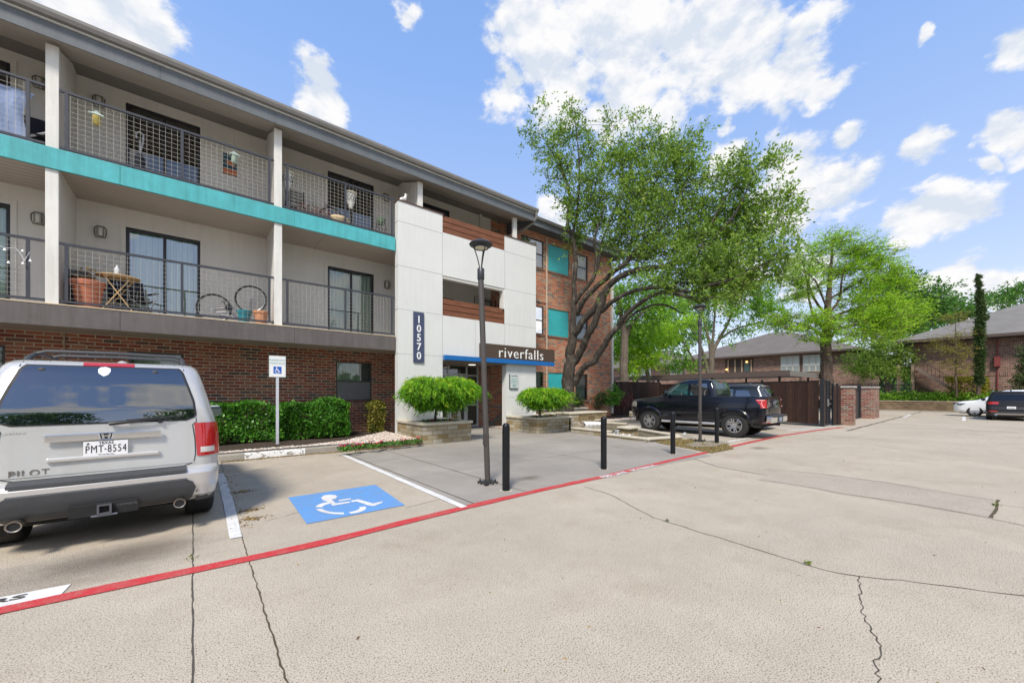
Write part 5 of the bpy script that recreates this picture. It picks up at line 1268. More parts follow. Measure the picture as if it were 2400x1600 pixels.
pk = pickup((15.86, 4.72, 0), math.radians(2.5), 'dark navy four-door pickup with silver alloy wheels, parked in front of the brown board fence', 1.0, .98, 1.10)

# ---- generic SUV used for the two dark cars and the white one
def suv(base, rz, label, cat, paint, s=(1, 1, 1), rails=True, plate=True, low_lights=False):
    C = thing('parked_car', label, cat, base, rz)
    X, Y, Z = s; W = .92 * X; L = 4.55 * Y
    sh = Shell([(.26 * Z, W * .92, .1, L - .1, .2, .4), (.38 * Z, W * .98, .02, L, .22, .45), (.6 * Z, W, .0, L + .02, .22, .5), (.80 * Z, W, .08, L, .2, .5), (.88 * Z, W * .995, .09, L - .10, .2, .55), (.96 * Z, W * .99, .11, L - .42, .2, .55), (1.04 * Z, W * .975, .12, L - 1.0 * Y, .2, .6), (1.12 * Z, W * .95, .14, L - 1.25 * Y, .18, .5), (1.35 * Z, W * .87, .26, L - 1.6 * Y, .18, .4), (1.52 * Z, W * .80, .36, L - 1.9 * Y, .16, .35), (1.60 * Z, W * .74, .34, L - 2.05 * Y, .16, .3), (1.64 * Z, W * .66, .46, L - 2.2 * Y, .2, .3)])
    body = sh.mesh(3, .02).build('body', paint, C, local=True)
    yr, yf, r = .92 * Y, 3.62 * Y, .35 * Z
    cut(body, arch_cut(W, yr, r, r + .06) + arch_cut(W, yf, r, r + .06))
    q = rear_patch(sh, 1.12 * Z, 1.50 * Z, [(1.12 * Z, -.72 * X), (1.5 * Z, -.58 * X)], [(1.12 * Z, .72 * X), (1.5 * Z, .58 * X)], .008, 14, 8); q.build('rear_window', m_cglass2, body, smooth=True, local=True)
    q = rear_patch(sh, .26 * Z, .52 * Z, [(0, -.84 * X)], [(0, .84 * X)], .01, 14, 5); q.build('lower_cladding', m_plastic, body, smooth=True, local=True)
    q = rear_patch(sh, .34 * Z, .40 * Z, [(0, -.55 * X)], [(0, .55 * X)], .022, 12, 2); q.build('skid_plate', m_rim, body, smooth=True, local=True)
    if plate:
        q = MB(); y = sh.rear(0, .72 * Z) - .012; q.box(-.16, .16, y - .006, y, .66 * Z, .80 * Z); lp = q.build('licence_plate', M('plate white'), body, local=True)
        q = MB(); text_mb('LXM 4172', .09, q, face_negY(0, y - .008, .73 * Z), depth=.0008, width=.8) if False else q.box(-.12, .12, y - .008, y - .0065, .715 * Z, .745 * Z); q.build('plate_text', M('plate grey', (.25, .25, .28), .5), lp, local=True)
    for sg in (-1, 1):
        q = MB(); rows = []
        for z in np.linspace(.92 * Z, 1.05 * Z, 5):
            w_ = sh.at(z)[1]; row = [(sg * x, sh.rear(x, z) - .010, z) for x in np.linspace(.45 * X, w_ - .03, 8)]; row += [(sh.side(y, z, sg) + .008 * sg, y, z) for y in np.linspace(.28, .48, 4)]; rows.append(row)
        q.grid(rows); q.build('tail_light', m_red_l, body, smooth=True, local=True)
        if low_lights: q = rear_patch(sh, .50 * Z, .56 * Z, [(0, (.50 if sg > 0 else -.80) * X)], [(0, (.80 if sg > 0 else -.50) * X)], .014, 6, 2); q.build('reflector', m_red_l, body, smooth=True, local=True); q = MB(); q.lathe([(.03, -.03), (.055, -.035), (.06, .0), (.05, .3)], (sg * .55 * X, .02, .33 * Z), 14, 'Y', cap=False); q.build('exhaust_pipe', m_chrome, C, smooth=True, local=True)
        for ya, yb, z1, sl in ((.62, 1.3, 1.46, .2), (1.38, 2.18, 1.5, .02), (2.26, 3.15, 1.46, .02)):
            q = side_patch(sh, 1.12 * Z, z1 * Z, [(1.12 * Z, ya * Y), (z1 * Z, (ya + sl) * Y)], [(1.12 * Z, yb * Y), (z1 * Z, (yb - (.62 if yb > 3 else .02)) * Y)], sg, .006); q.build('side_window', m_cglass, body, smooth=True, local=True)
        for y in (yr, yf): wheel(C, sg * W * .985, y, r, .22, sg, 5, .60)
        q = MB(); q.lathe([(0, -.11), (.06, -.1), (.09, 0), (.06, .1), (0, .11)], (0, 0, 0), 12, 'X'); q.v = [(sg * (W + .10) + v[0] * .9, 3.0 * Y + v[1] * .6, 1.16 * Z + v[2]) for v in q.v]; q.build('side_mirror', paint, C, smooth=True, local=True)
        q = MB(); rows = [[(sg * x, L + .02 - .03 * (x / W) ** 2 - (max(0, x - (W - .5)) ** 2) * 1.4, z) for x in np.linspace(.5 * X, W * .93, 6)] for z in (.72 * Z, .86 * Z)]; q.grid(rows); side_patch(sh, .70 * Z, .82 * Z, [(.7, L - .30), (.9, L - .62)], [(0, L - .10)], sg, .012, 6, 3, q); q.build('headlight', M('smoky lamp lens', (.10, .11, .12), .12, var=.3, scale=30), body, smooth=True, local=True)
        q = MB(); q.tube([(sh.side(y * Y, z, sg) + .001 * sg, y * Y, z) for y, z in ((3.12, .35 * Z), (3.1, .7 * Z), (3.14, 1.08 * Z))], .006, 4); q.tube([(sh.side(y * Y, .96 * Z, sg) + .002 * sg, y * Y, .955 * Z) for y in (3.15, 3.5, 3.9)], .006, 4); q.build('door_gap', m_seam, body, local=True)
        if rails: q = MB(); q.tube([(sg * W * .70, .62, 1.62 * Z), (sg * W * .70, .8, 1.69 * Z), (sg * W * .70, L - 2.5 * Y, 1.69 * Z), (sg * W * .70, L - 2.3 * Y, 1.63 * Z)], .02, 6); q.build('roof_rail', m_rim, C, smooth=True, local=True)
    q = MB(); q.tube([(0, .8, 1.68 * Z), (0, .95, 1.72 * Z), (0, 1.1, 1.68 * Z)], [.03, .025, .02], 8); q.build('antenna_fin', paint, C, smooth=True, local=True)
    q = MB(); rows = []
    for i in range(5):
        z = (1.13 + .38 * i / 4) * Z; lv = sh.at(z); rows.append([(x, lv[3] + .006 - .03 * (x / lv[1]) ** 2, z) for x in np.linspace(-lv[1] + .38, lv[1] - .38, 7)])
    q.grid(rows); q.build('windscreen', m_cglass, body, smooth=True, local=True)
    q = MB(); q.box(-W + .15, W - .15, .2, L - .3, .2 * Z, .3 * Z); q.build('underbody', m_under, C, local=True)
    return C
suv((19.35, 5.7, 0), math.radians(2), 'midnight blue SUV half hidden behind the pickup, in front of the board fence', 'car', m_bluep, (1.03, 1.02, 1.17))
suv((35.8, -.93, 0), -PI / 2, 'black SUV at the right edge of the picture, seen from behind on the far driveway', 'car', m_kia, (1.0, 1.0, 1.02), low_lights=True)
suv((41.4, -3.3, 0), 0.0, 'white car showing only its front wheel and nose beyond the black SUV', 'car', m_whitep, (1.0, 1.04, 1.08), rails=False)
# ---------------------------------------------------------------- trees and plants
def bark_mat(name, a, b, sc=1.0):
    k = N(name); p = k.pos(); n = k.noise(k.vm('MULTIPLY', p, (9 * sc, 9 * sc, 1.8 * sc)), 2.0, 6.0, .7); n2 = k.noise(p, 3.0, 4.0)
    c = k.mix(k.ramp(n, [(.35, (0, 0, 0)), (.65, (1, 1, 1))]), a, b); c = k.mix(k.ramp(n2, [(.55, (0, 0, 0)), (.75, (.6, .6, .6))]), c, (.22, .21, .17))
    k.pbsdf(col=c, rough=.95, nrm=k.bump(n, 1.0, .03), spec=.15); return k.m
m_bark = bark_mat('oak bark', (.024, .020, .017), (.10, .085, .07))
m_barkg = bark_mat('grey bark', (.09, .075, .06), (.21, .175, .14))
m_barkb = bark_mat('brown cypress bark', (.05, .036, .028), (.15, .11, .085))
L_oak = leaf_mat('oak leaves', [(0, (.07, .11, .025)), (.3, (.14, .23, .04)), (.6, (.23, .36, .06)), (.85, (.33, .47, .10)), (1, (.45, .48, .16))], .5)
L_oaky = leaf_mat('young oak leaves', [(0, (.06, .085, .02)), (.4, (.13, .18, .04)), (.8, (.22, .27, .07)), (1, (.24, .17, .08))], .4)
L_lime = leaf_mat('lime cypress leaves', [(0, (.13, .26, .012)), (.4, (.27, .48, .025)), (.8, (.42, .64, .05)), (1, (.50, .70, .08))], .5)
L_mid = leaf_mat('spring green leaves', [(0, (.06, .15, .016)), (.4, (.15, .32, .03)), (.8, (.27, .48, .05)), (1, (.35, .54, .08))], .48)
L_far = leaf_mat('far green leaves', [(0, (.035, .10, .022)), (.5, (.08, .20, .035)), (1, (.17, .34, .06))], .4)
L_dark = leaf_mat('dark evergreen leaves', [(0, (.03, .055, .018)), (.5, (.06, .10, .03)), (1, (.12, .17, .055))], .2)
L_yel = leaf_mat('yellow green leaves', [(0, (.16, .15, .02)), (.5, (.32, .30, .04)), (1, (.46, .36, .08))], .4)
L_hedge = leaf_mat('glossy hedge leaves', [(0, (.03, .08, .012)), (.35, (.06, .19, .02)), (.7, (.12, .34, .035)), (1, (.30, .52, .10))], .32, .35, .5)
L_var = leaf_mat('variegated leaves', [(0, (.03, .06, .01)), (.4, (.10, .13, .015)), (.65, (.42, .36, .07)), (1, (.60, .55, .18))], .25)
L_red = leaf_mat('wine red leaves', [(0, (.06, .02, .02)), (.5, (.16, .05, .05)), (1, (.30, .13, .12))], .3)
L_maple = leaf_mat('feathery maple leaves', [(0, (.05, .14, .010)), (.3, (.11, .28, .015)), (.6, (.20, .44, .02)), (.85, (.34, .58, .03)), (1, (.56, .58, .05))], .42)
L_flower = leaf_mat('bedding leaves', [(0, (.03, .09, .015)), (1, (.12, .30, .04))], .2)

def grow(C, A, rad, n_tw, n_lf, ln, rng, up=.25, flat=1.0, out=.6, shell=2.2):
    """twigs inside an ellipsoid at C with radii A; returns leaf centres, directions and twig segments"""
    d = rng.normal(size=(n_tw, 3)); d /= np.linalg.norm(d, axis=1, keepdims=True)
    r = rng.uniform(0, 1, n_tw) ** (1 / shell)
    P = C + d * r[:, None] * A
    m = min(n_tw, max(3, n_tw // 10)); P = P[:m][rng.integers(0, m, n_tw)] + rng.normal(0, .21, (n_tw, 3)) * A * (1 if n_tw > 30 else 1.6)
    d = (P - C) / A; d /= np.linalg.norm(d, axis=1, keepdims=True) + 1e-6
    T = d * out + rng.normal(size=(n_tw, 3)) * .6; T[:, 2] = T[:, 2] * flat + up; T /= np.linalg.norm(T, axis=1, keepdims=True)
    L = ln * rng.uniform(.6, 1.4, n_tw)
    u = rng.uniform(0, 1, (n_tw, n_lf))
    X = P[:, None, :] + T[:, None, :] * (u * L[:, None])[:, :, None] + rng.normal(0, ln * .09, (n_tw, n_lf, 3))
    D = T[:, None, :] * .7 + rng.normal(size=(n_tw, n_lf, 3)) * (.75, .75, .5 * flat)
    tint = np.repeat(rng.normal(.5, .13, n_tw) + .16 * np.sin(P[:, 0] * 2.1 + P[:, 2] * 3.3), n_lf)
    return X.reshape(-1, 3), D.reshape(-1, 3), tint, P, T * L[:, None]
def tree(name, label, cat, base, limbs, blobs, lmat, bmat, leaf=.11, ln=.55, n_lf=12, dens=1.0, group=None, wid=.45, up=.25, flat=1.0, out=.6, seed=1, twig_r=.006, twig_frac=.5, shell=2.2, t0=None, extra=None, crown='crown', conn=True):
    """limbs: lists of (x, y, t, r) sight-line picks with radius in metres; blobs: (x, y, rx, ry, t, rt, number of twigs)"""
    T = thing(name, label, cat, base, 0, group); rng = np.random.default_rng(seed); r_ = random.Random(seed)
    q = MB(); nodes = []
    for L in limbs:
        pts = [at(x, y, t) for x, y, t, r in L]; rs = [p[3] for p in L]
        # smooth the picked polyline
        P = []; R = []
        for i in range(len(pts) - 1):
            p0 = pts[max(i - 1, 0)]; p1 = pts[i]; p2 = pts[i + 1]; p3 = pts[min(i + 2, len(pts) - 1)]
            for j in range(4):
                u = j / 4; P.append(.5 * ((2 * p1) + (p2 - p0) * u + (2 * p0 - 5 * p1 + 4 * p2 - p3) * u * u + (3 * p1 - p0 - 3 * p2 + p3) * u ** 3)); R.append(rs[i] + (rs[i + 1] - rs[i]) * u)
        P.append(pts[-1]); R.append(rs[-1])
        for i in range(1, len(P) - 1): P[i] = P[i] + Vector((r_.gauss(0, 1), r_.gauss(0, 1), r_.gauss(0, 1))) * R[i] * .12
        q.tube(P, R, 9 if R[0] > .1 else 6); nodes += list(zip(P, R))
    trunk = q
    Xs, Ds, Ts = [], [], []; tw = MB()
    for (x, y, rx, ry, t, rt, n) in blobs:
        c = at(x, y, t); A = np.array([0., 0, 0])
        sx = rx * t / F_; sz = ry * t / F_
        A = np.array([sx, sx if rt is None else rt, sz]); n = max(2, int(n * dens))
        # ellipsoid axes along sight frame
        X, D, ti, P, Tv = grow(np.zeros(3), A, 0, n, n_lf, ln, rng, up, flat, out, shell)
        Rm = np.array([[RT[0], FW[0], 0], [RT[1], FW[1], 0], [0, 0, 1]])
        X = X @ Rm.T + np.array(c); D = D @ Rm.T; P = P @ Rm.T + np.array(c); Tv = Tv @ Rm.T
        Xs.append(X); Ds.append(D); Ts.append(ti)
        if conn and nodes:
            best = min(nodes, key=lambda k_: (k_[0] - c).length - k_[1] * 2); a = best[0]; L_ = (c - a).length
            if L_ > .3:
                r0 = min(best[1] * .6, .02 + L_ * .014); mid = a.lerp(c, .5) + Vector((r_.gauss(0, 1), r_.gauss(0, 1), .6)) * L_ * .08
                trunk.tube([a, a.lerp(mid, .5) + Vector((0, 0, L_ * .03)), mid, mid.lerp(c, .6), c], [r0, r0 * .8, r0 * .6, r0 * .45, r0 * .3], 5)
            for j in range(4 if n > 60 else 2):   # secondary boughs out of the clump centre
                e = Vector(P[r_.randrange(len(P))]); trunk.tube([c, c.lerp(e, .5) + Vector((0, 0, .05)), e], [.022, .015, .006], 4)
        for j in range(int(len(P) * twig_frac)):
            a = Vector(P[j]); b = a + Vector(Tv[j]); s = a.lerp(Vector(c), .18); tw.tube([s, a, b], [twig_r * 1.5, twig_r, twig_r * .5], 3, cap=False)
    trunk.build('trunk', bmat, T, smooth=True, fix=False)
    if extra: X, D, ti = extra; Xs.append(X); Ds.append(D); Ts.append(ti)
    cr = leaves(crown, np.concatenate(Xs), np.concatenate(Ds), leaf, lmat, T, wid, np.concatenate(Ts), rng=rng)
    if tw.v: tw.build('twigs', bmat, cr, fix=False)
    return T

# --- the big oak in front of the brick wing
t = 19.0
oak_limbs = [
    [(1328, 962, t, .36), (1331, 930, t, .31), (1333, 880, t, .30), (1336, 840, t, .27), (1341, 800, t, .21), (1343, 750, t, .165), (1344, 705, t, .13), (1346, 660, t, .115), (1349, 620, t, .11), (1348, 590, t, .105), (1341, 555, t, .095), (1331, 530, t, .085), (1332, 500, t, .075), (1336, 465, t, .065), (1332, 435, t, .05), (1316, 395, t, .04), (1306, 360, t, .03)],
    [(1340, 560, t, .06), (1352, 500, t - .3, .055), (1358, 430, t - .4, .045), (1357, 370, t - .4, .035), (1350, 300, t - .4, .02), (1346, 262, t - .4, .008)],
    [(1335, 460, t, .04), (1322, 420, t, .035), (1300, 370, t, .025), (1278, 330, t, .015), (1240, 312, t, .008)],
    [(1345, 715, t, .10), (1360, 690, t - .3, .095), (1377, 670, t - .5, .09), (1393, 645, t - .7, .085), (1399, 600, t - .8, .08), (1392, 570, t - .9, .06), (1402, 530, t - 1, .045), (1420, 480, t - 1, .03)],
    [(1397, 640, t - .7, .06), (1405, 610, t - .9, .06), (1408, 575, t - 1, .05), (1425, 530, t - 1.2, .04), (1450, 470, t - 1.5, .03), (1480, 400, t - 1.5, .02)],
    [(1352, 738, t, .12), (1368, 705, t - .5, .12), (1385, 685, t - .8, .115), (1414, 658, t - 1.2, .11), (1445, 632, t - 1.6, .10), (1472, 612, t - 1.9, .09), (1491, 585, t - 2, .08), (1530, 560, t - 2.3, .06), (1570, 500, t - 2.6, .045), (1610, 430, t - 3, .03)],
    [(1345, 786, t, .17), (1369, 750, t - .5, .16), (1395, 722, t - .9, .15), (1411, 690, t - 1.1, .15), (1428, 668, t - 1.4, .14), (1454, 648, t - 1.8, .13), (1494, 632, t - 2.3, .12), (1546, 626, t - 3, .10), (1598, 611, t - 3.6, .08), (1650, 580, t - 4, .06), (1700, 530, t - 4.4, .045), (1740, 470, t - 4.6, .03), (1765, 400, t - 4.6, .015)],
    [(1344, 850, t, .19), (1364, 818, t - .4, .17), (1377, 787, t - .8, .16), (1391, 764, t - 1.1, .16), (1403, 733, t - 1.3, .15), (1414, 699, t - 1.5, .14), (1424, 672, t - 1.7, .13)],
    [(1345, 900, t, .19), (1364, 866, t - .5, .155), (1393, 843, t - 1, .145), (1414, 813, t - 1.4, .14), (1432, 784, t - 1.8, .13), (1450, 765, t - 2.1, .12), (1466, 738, t - 2.5, .10), (1502, 709, t - 3, .09), (1543, 686, t - 3.6, .085), (1584, 689, t - 4.2, .08), (1624, 698, t - 4.8, .07), (1642, 704, t - 5, .06), (1673, 696, t - 5.2, .03)],
    [(1410, 730, t - 1.3, .11), (1441, 702, t - 2, .095), (1487, 681, t - 2.8, .085), (1558, 673, t - 3.8, .075), (1594, 681, t - 4.3, .07), (1630, 686, t - 4.8, .07), (1655, 671, t - 5, .06), (1719, 653, t - 5.4, .045), (1770, 628, t - 5.6, .03), (1820, 608, t - 5.6, .012)],
    [(1449, 768, t - 2.1, .06), (1480, 740, t - 2.2, .055), (1520, 718, t - 2.5, .045), (1560, 715, t - 3, .04), (1600, 735, t - 3.2, .02)],
    [(1640, 585, t - 4, .05), (1690, 480, t - 4, .035), (1730, 440, t - 4.2, .02), (1800, 470, t - 4.4, .01)],
    [(1472, 612, t - 1.9, .06), (1478, 570, t - 1.5, .05), (1500, 500, t - 1, .04), (1540, 420, t - 1, .03), (1600, 360, t - 1, .015)]]
ob = []
def B(x, y, rx, ry, dt, n, rt=None): rx *= .9; ry *= .9; ob.append((x, y, rx, ry, t + dt, rt if rt else (rx + ry) / 2 * t / F_, n))
for b_ in [(1350, 300, 42, 38, 0, 130), (1305, 345, 40, 38, 0, 90), (1262, 325, 34, 22, 0, 40), (1240, 305, 14, 14, 0, 10), (1275, 270, 16, 28, 0, 22), (1340, 255, 16, 20, 0, 22), (1330, 385, 48, 34, 0, 130), (1385, 350, 36, 40, 0, 100), (1290, 395, 26, 20, 0, 40), (1300, 425, 28, 14, 0, 24), (1325, 450, 22, 20, 0, 36), (1440, 295, 20, 16, 0, 34), (1462, 285, 16, 12, 0, 14), (1450, 330, 22, 28, -.5, 50),
           (1400, 430, 55, 45, -.5, 260), (1470, 390, 60, 50, -1, 280), (1370, 490, 45, 45, -.3, 190), (1345, 560, 26, 26, 0, 60), (1350, 520, 28, 26, 0, 70), (1380, 545, 26, 22, -.5, 60), (1520, 350, 45, 38, -1, 150), (1560, 330, 26, 22, -1, 40), (1600, 350, 34, 30, -1.5, 80), (1640, 345, 22, 18, -1.5, 26), (1590, 400, 60, 50, -1.5, 260), (1540, 440, 80, 60, -1.2, 420),
           (1450, 480, 70, 55, -1, 380), (1640, 430, 50, 50, -2, 170), (1690, 410, 34, 30, -3, 60), (1740, 380, 28, 26, -4, 60), (1735, 430, 40, 36, -4, 110), (1790, 395, 34, 18, -4, 50), (1830, 400, 16, 12, -4, 12), (1500, 540, 80, 50, -1.5, 430), (1600, 510, 90, 60, -2, 560), (1700, 500, 70, 60, -3, 360), (1780, 470, 50, 34, -4, 130), (1830, 480, 30, 18, -4.3, 46), (1870, 475, 20, 10, -4.3, 18), (1800, 520, 55, 30, -4, 130), (1760, 560, 60, 36, -4, 200), (1680, 570, 80, 45, -3.5, 380),
           (1560, 590, 70, 40, -2.5, 300), (1480, 600, 50, 24, -1.5, 110), (1620, 630, 70, 30, -4, 260), (1720, 620, 75, 36, -4.5, 300), (1800, 600, 45, 30, -5, 120), (1840, 570, 30, 16, -5, 36), (1780, 650, 55, 28, -5, 150), (1690, 665, 55, 25, -5, 150), (1600, 665, 45, 20, -4.5, 90), (1830, 640, 28, 20, -5, 40), (1540, 650, 30, 16, -3.5, 40), (1660, 700, 40, 16, -5, 50), (1440, 560, 40, 30, -1, 110), (1500, 660, 25, 12, -3, 20), (1430, 640, 16, 10, -1.6, 10), (1410, 690, 12, 14, -1.5, 8), (1740, 680, 30, 18, -5, 40)]: B(*b_)
for x, y, n in ((1255, 345, 8), (1232, 312, 6), (1490, 290, 10), (1500, 262, 4), (1520, 300, 14), (1335, 240, 4), (1580, 300, 5), (1650, 328, 8), (1855, 472, 8), (1300, 460, 8), (1280, 420, 6)): B(x, y, 14, 14, -.5, n)
# two tints: young sparse growth top left, dense dark below
OAK = tree('oak_tree', 'large spreading oak with dark twisting limbs, growing behind the stone fountain against the brick wing', 'tree', at(1328, 962, t), oak_limbs, ob, L_oak, m_bark, leaf=.135, ln=.62, n_lf=13, dens=.68, seed=5, twig_r=.008, twig_frac=.35, up=.3)
# --- feathery maples in the planters
def maple(x, y, t_, rx, ry, xb, yb, label, n, seed):
    rng = np.random.default_rng(seed); c = at(x, y, t_); sx = rx * t_ / F_; sz = ry * t_ / F_
    T = thing('japanese_maple', label, 'ornamental tree', at(xb, yb, t_), 0, 'feathery maples in the stone planters')
    q = MB(); b_ = at(xb, yb, t_)
    q.tube([b_ - Vector((0, 0, .12)), b_ + Vector((.02, 0, .12)), b_.lerp(c, .5)], [.055, .045, .04], 8)
    for i in range(11):
        a = 2 * PI * i / 11; e = c + Vector((math.cos(a) * sx * .8, math.sin(a) * sx * .75, sz * rng.uniform(-.2, .5))); m_ = b_.lerp(c, .55)
        q.tube([m_, m_.lerp(e, .5) + Vector((0, 0, sz * .35)), e], [.03, .02, .008], 5)
    q.build('trunk', m_bark, T, smooth=True, fix=False)
    X, D, TI = [], [], []
    for i in range(n):
        # drooping fronds starting near the domed surface, arching outward and down
        a = rng.uniform(0, 2 * PI); h = rng.uniform(-.85, 1.0); rr = math.sqrt(max(0, 1 - (h * .8) ** 2)) * rng.uniform(.45, 1.0)
        # top is a shallow dome, bottom tapers inwards like an umbrella
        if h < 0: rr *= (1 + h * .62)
        lob = 1 + .15 * math.sin(a * 3 + seed) + .10 * math.sin(a * 7 + h * 5) + .07 * math.sin(a * 13 + h * 9 + seed)
        p = np.array([math.cos(a) * rr * sx * lob, math.sin(a) * rr * sx * lob, h * sz * .9 * (1 if h < 0 else .85)])
        o_ = np.array([math.cos(a), math.sin(a), 0]); L = rng.uniform(.14, .34) * (1.45 if rng.random() < .12 else 1); k_ = 15
        u = rng.uniform(0, 1, k_)[:, None]
        pos = p + o_ * u * L * .85 + np.array([0, 0, 1]) * (u * .07 - u * u * L * .8) + rng.normal(0, .014, (k_, 3))
        d = o_ * .6 + np.array([0, 0, -1]) * (.2 + u * .9) + rng.normal(0, .38, (k_, 3))
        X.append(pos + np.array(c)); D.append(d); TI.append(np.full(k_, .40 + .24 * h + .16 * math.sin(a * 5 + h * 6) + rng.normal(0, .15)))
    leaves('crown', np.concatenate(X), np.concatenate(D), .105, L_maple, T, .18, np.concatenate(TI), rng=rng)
    return T
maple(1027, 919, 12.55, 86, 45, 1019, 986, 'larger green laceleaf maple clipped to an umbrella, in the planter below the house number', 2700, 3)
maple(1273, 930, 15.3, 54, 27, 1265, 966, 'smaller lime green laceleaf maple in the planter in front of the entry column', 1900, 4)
# bedding plants
def bedding(pts, label, seed, cols, h=.10, z=.6, group=None, name='flower_bed'):
    rng = np.random.default_rng(seed); r2 = random.Random(seed); X, D = [], []
    q = MB()
    for (x, y) in pts:
        k_ = 22; X.append(np.array([x, y, z]) + rng.normal(0, 1, (k_, 3)) * (.05, .05, .02) + (0, 0, h * .4)); D.append(rng.normal(size=(k_, 3)) + (0, 0, .8))
        if r2.random() < .8:
            q.cur = r2.randrange(len(cols))
            for i in range(r2.randint(1, 3)): rock(q, (x + r2.gauss(0, .03), y + r2.gauss(0, .03), z + h + r2.uniform(-.01, .05)), (.026, .026, .016), r2)
    T = thing(name, label, 'flowers', (pts[0][0], pts[0][1], z), 0, group)
    leaves('foliage', np.concatenate(X), np.concatenate(D), .07, L_flower, T, .6, rng=rng)
    q.build('blossoms', cols, T); return T
fr = M('crimson petals', (.50, .012, .04), .6, var=.3, scale=40); fp = M('dark red petals', (.22, .008, .03), .6, var=.3, scale=40); fw = M('white petals', (.75, .72, .68), .6, var=.1); fv = M('purple petals', (.14, .03, .16), .6, var=.2); fk = M('rose petals', (.55, .04, .14), .6, var=.2)
r_ = random.Random(2)
pl = []
for i in range(46): u = i / 46; a = G(795 + (995 - 795) * u, 1060 - 22 * u, .1); pl.append((a.x + r_.gauss(0, .06), a.y + .12 + r_.gauss(0, .09)))
bedding(pl, 'strip of crimson and dark red flowers along the edge of the pebble bed', 3, [fr, fr, fp, fk, fp], .11, .12)
bedding([(5.85 + r_.random() * 1.1, 11.38 + r_.random() * .5) for _ in range(46)], 'dark red and cream flowers filling the planter below the house number', 4, [fp, fp, fw, fr, fv], .07, .60)
bedding([(10.7 + r_.random() * 1.25, 11.4 + r_.random() * .5) for _ in range(40)], 'dark leafy bedding plants in the planter before the entry column', 5, [fp, fw, fr], .06, .56)
# hedge
def box_foliage(name, label, cat, x0, x1, y0, y1, z0, z1, n, lmat, leaf, seed, rough=.06, stems=None, wid=.6, group=None, tint=.5, shell=True):
    rng = np.random.default_rng(seed); T = thing(name, label, cat, ((x0 + x1) / 2, (y0 + y1) / 2, z0), 0, group)
    X = rng.uniform(0, 1, (n, 3))
    if shell:   # most leaves near the outer faces
        f = rng.integers(0, 4, n); d = np.abs(rng.normal(0, .07, n))
        X[f == 0, 2] = 1 - d[f == 0]; X[f == 1, 1] = d[f == 1]; X[f == 2, 1] = d[f == 2]; m_ = f == 3; s_ = rng.random(n) < .5; X[m_ & s_, 0] = 1 - d[m_ & s_] * .5; 
    u = X[:, 0] * (x1 - x0)
    top = z1 + rough * np.sin(u * 2.3 + seed) + rough * .6 * np.sin(u * 5.7) - .10 * (np.abs(X[:, 0] - .5) * 2) ** 8 * (z1 - z0)
    front = rough * 1.5 * np.sin(u * 3.1 + 1) + rough * np.sin(X[:, 2] * 5 + u * 2)
    P = np.stack([x0 + u, y0 + X[:, 1] * (y1 - y0) + front, z0 + X[:, 2] * (top - z0)], 1)
    P += rng.normal(0, .022, P.shape)
    cl_ = np.sin(P[:, 0] * 9) * np.sin(P[:, 1] * 8 + 1) * np.sin(P[:, 2] * 9 + 2) * 1.3; keep = (np.sin(P[:, 0] * 6.1 + 1) + np.sin(P[:, 2] * 11 + P[:, 0] * 3) + rng.normal(0, .8, n)) > -1.5; P = P[keep]; cl_ = cl_[keep]; n = len(P)
    D = rng.normal(size=(n, 3)) * .8 + (0, -.45, .55)
    leaves('foliage', P, D, leaf, lmat, T, wid, tint + .18 * cl_, rng=rng)
    r2 = random.Random(seed); q = MB()
    for i in range(stems or int((x1 - x0) / .12)):
        x = r2.uniform(x0 + .1, x1 - .1); y = r2.uniform(y0 + .15, y1 - .1)
        for j in range(4): q.tube([(x, y, z0), (x + r2.gauss(0, .08), y + r2.gauss(0, .06), (z0 + z1) / 2), (x + r2.gauss(0, .18), y + r2.gauss(0, .1), z1 - .12)], [.012, .009, .005], 4)
    # dense twiggy core
    q.build('stems', m_barkb, T, fix=False)
    return T
box_foliage('clipped_hedge', 'clipped glossy green hedge along the brick wall behind the parking sign', 'hedge', -1.0, 2.05, 13.35, 14.5, .22, 1.22, 13000, L_hedge, .085, 3, .085)
box_foliage('clipped_hedge', 'longer clipped glossy hedge ending below the dark ground-floor window', 'hedge', 2.0, 4.02, 13.3, 14.5, .20, 1.30, 11500, L_hedge, .085, 4, .08)
box_foliage('variegated_shrub', 'gold-spotted green shrub between the brick wall and the entry tower', 'shrub', 4.85, 5.42, 13.9, 14.5, .17, 1.28, 2600, L_var, .07, 5, .08)
def round_shrub(name, label, c, r, n, lmat, leaf, seed, wid=.5, up=.4, group=None, rz=1.0):
    rng = np.random.default_rng(seed); T = thing(name, label, 'shrub', c, 0, group)
    X, D, ti, P, Tv = grow(np.array([0, 0, r * rz * .9]), np.array([r, r, r * rz]), 0, n, 9, r * .45, rng, up)
    leaves('foliage', X + np.array(c), D, leaf, lmat, T, wid, ti, rng=rng)
    q = MB(); r2 = random.Random(seed)
    for i in range(9): p = P[r2.randrange(len(P))]; q.tube([Vector(c), Vector(c).lerp(Vector(p) + Vector(c), .5) + Vector((0, 0, .05)), Vector(p) + Vector(c)], [.012, .008, .003], 4)
    q.build('stems', m_barkb, T, fix=False); return T
round_shrub('red_shrub', 'wine red shrub beside the silver SUV in front of the hedge', G(528, 1040, .16), .26, 150, L_red, .035, 6, .3)
bs = G(545, 1036, .16); q = MB(); r_ = random.Random(5)
round_shrub('red_shrub', 'reddish shrub at the corner of the brick wing near the pickup bumper', at(1462, 955, 23.0), .48, 260, L_red, .07, 7, .4)
round_shrub('green_shrub', 'bright upright green shrub beside the reddish one at the brick corner', at(1437, 952, 22.6), .38, 260, L_hedge, .10, 8, .5, .7, rz=1.5)
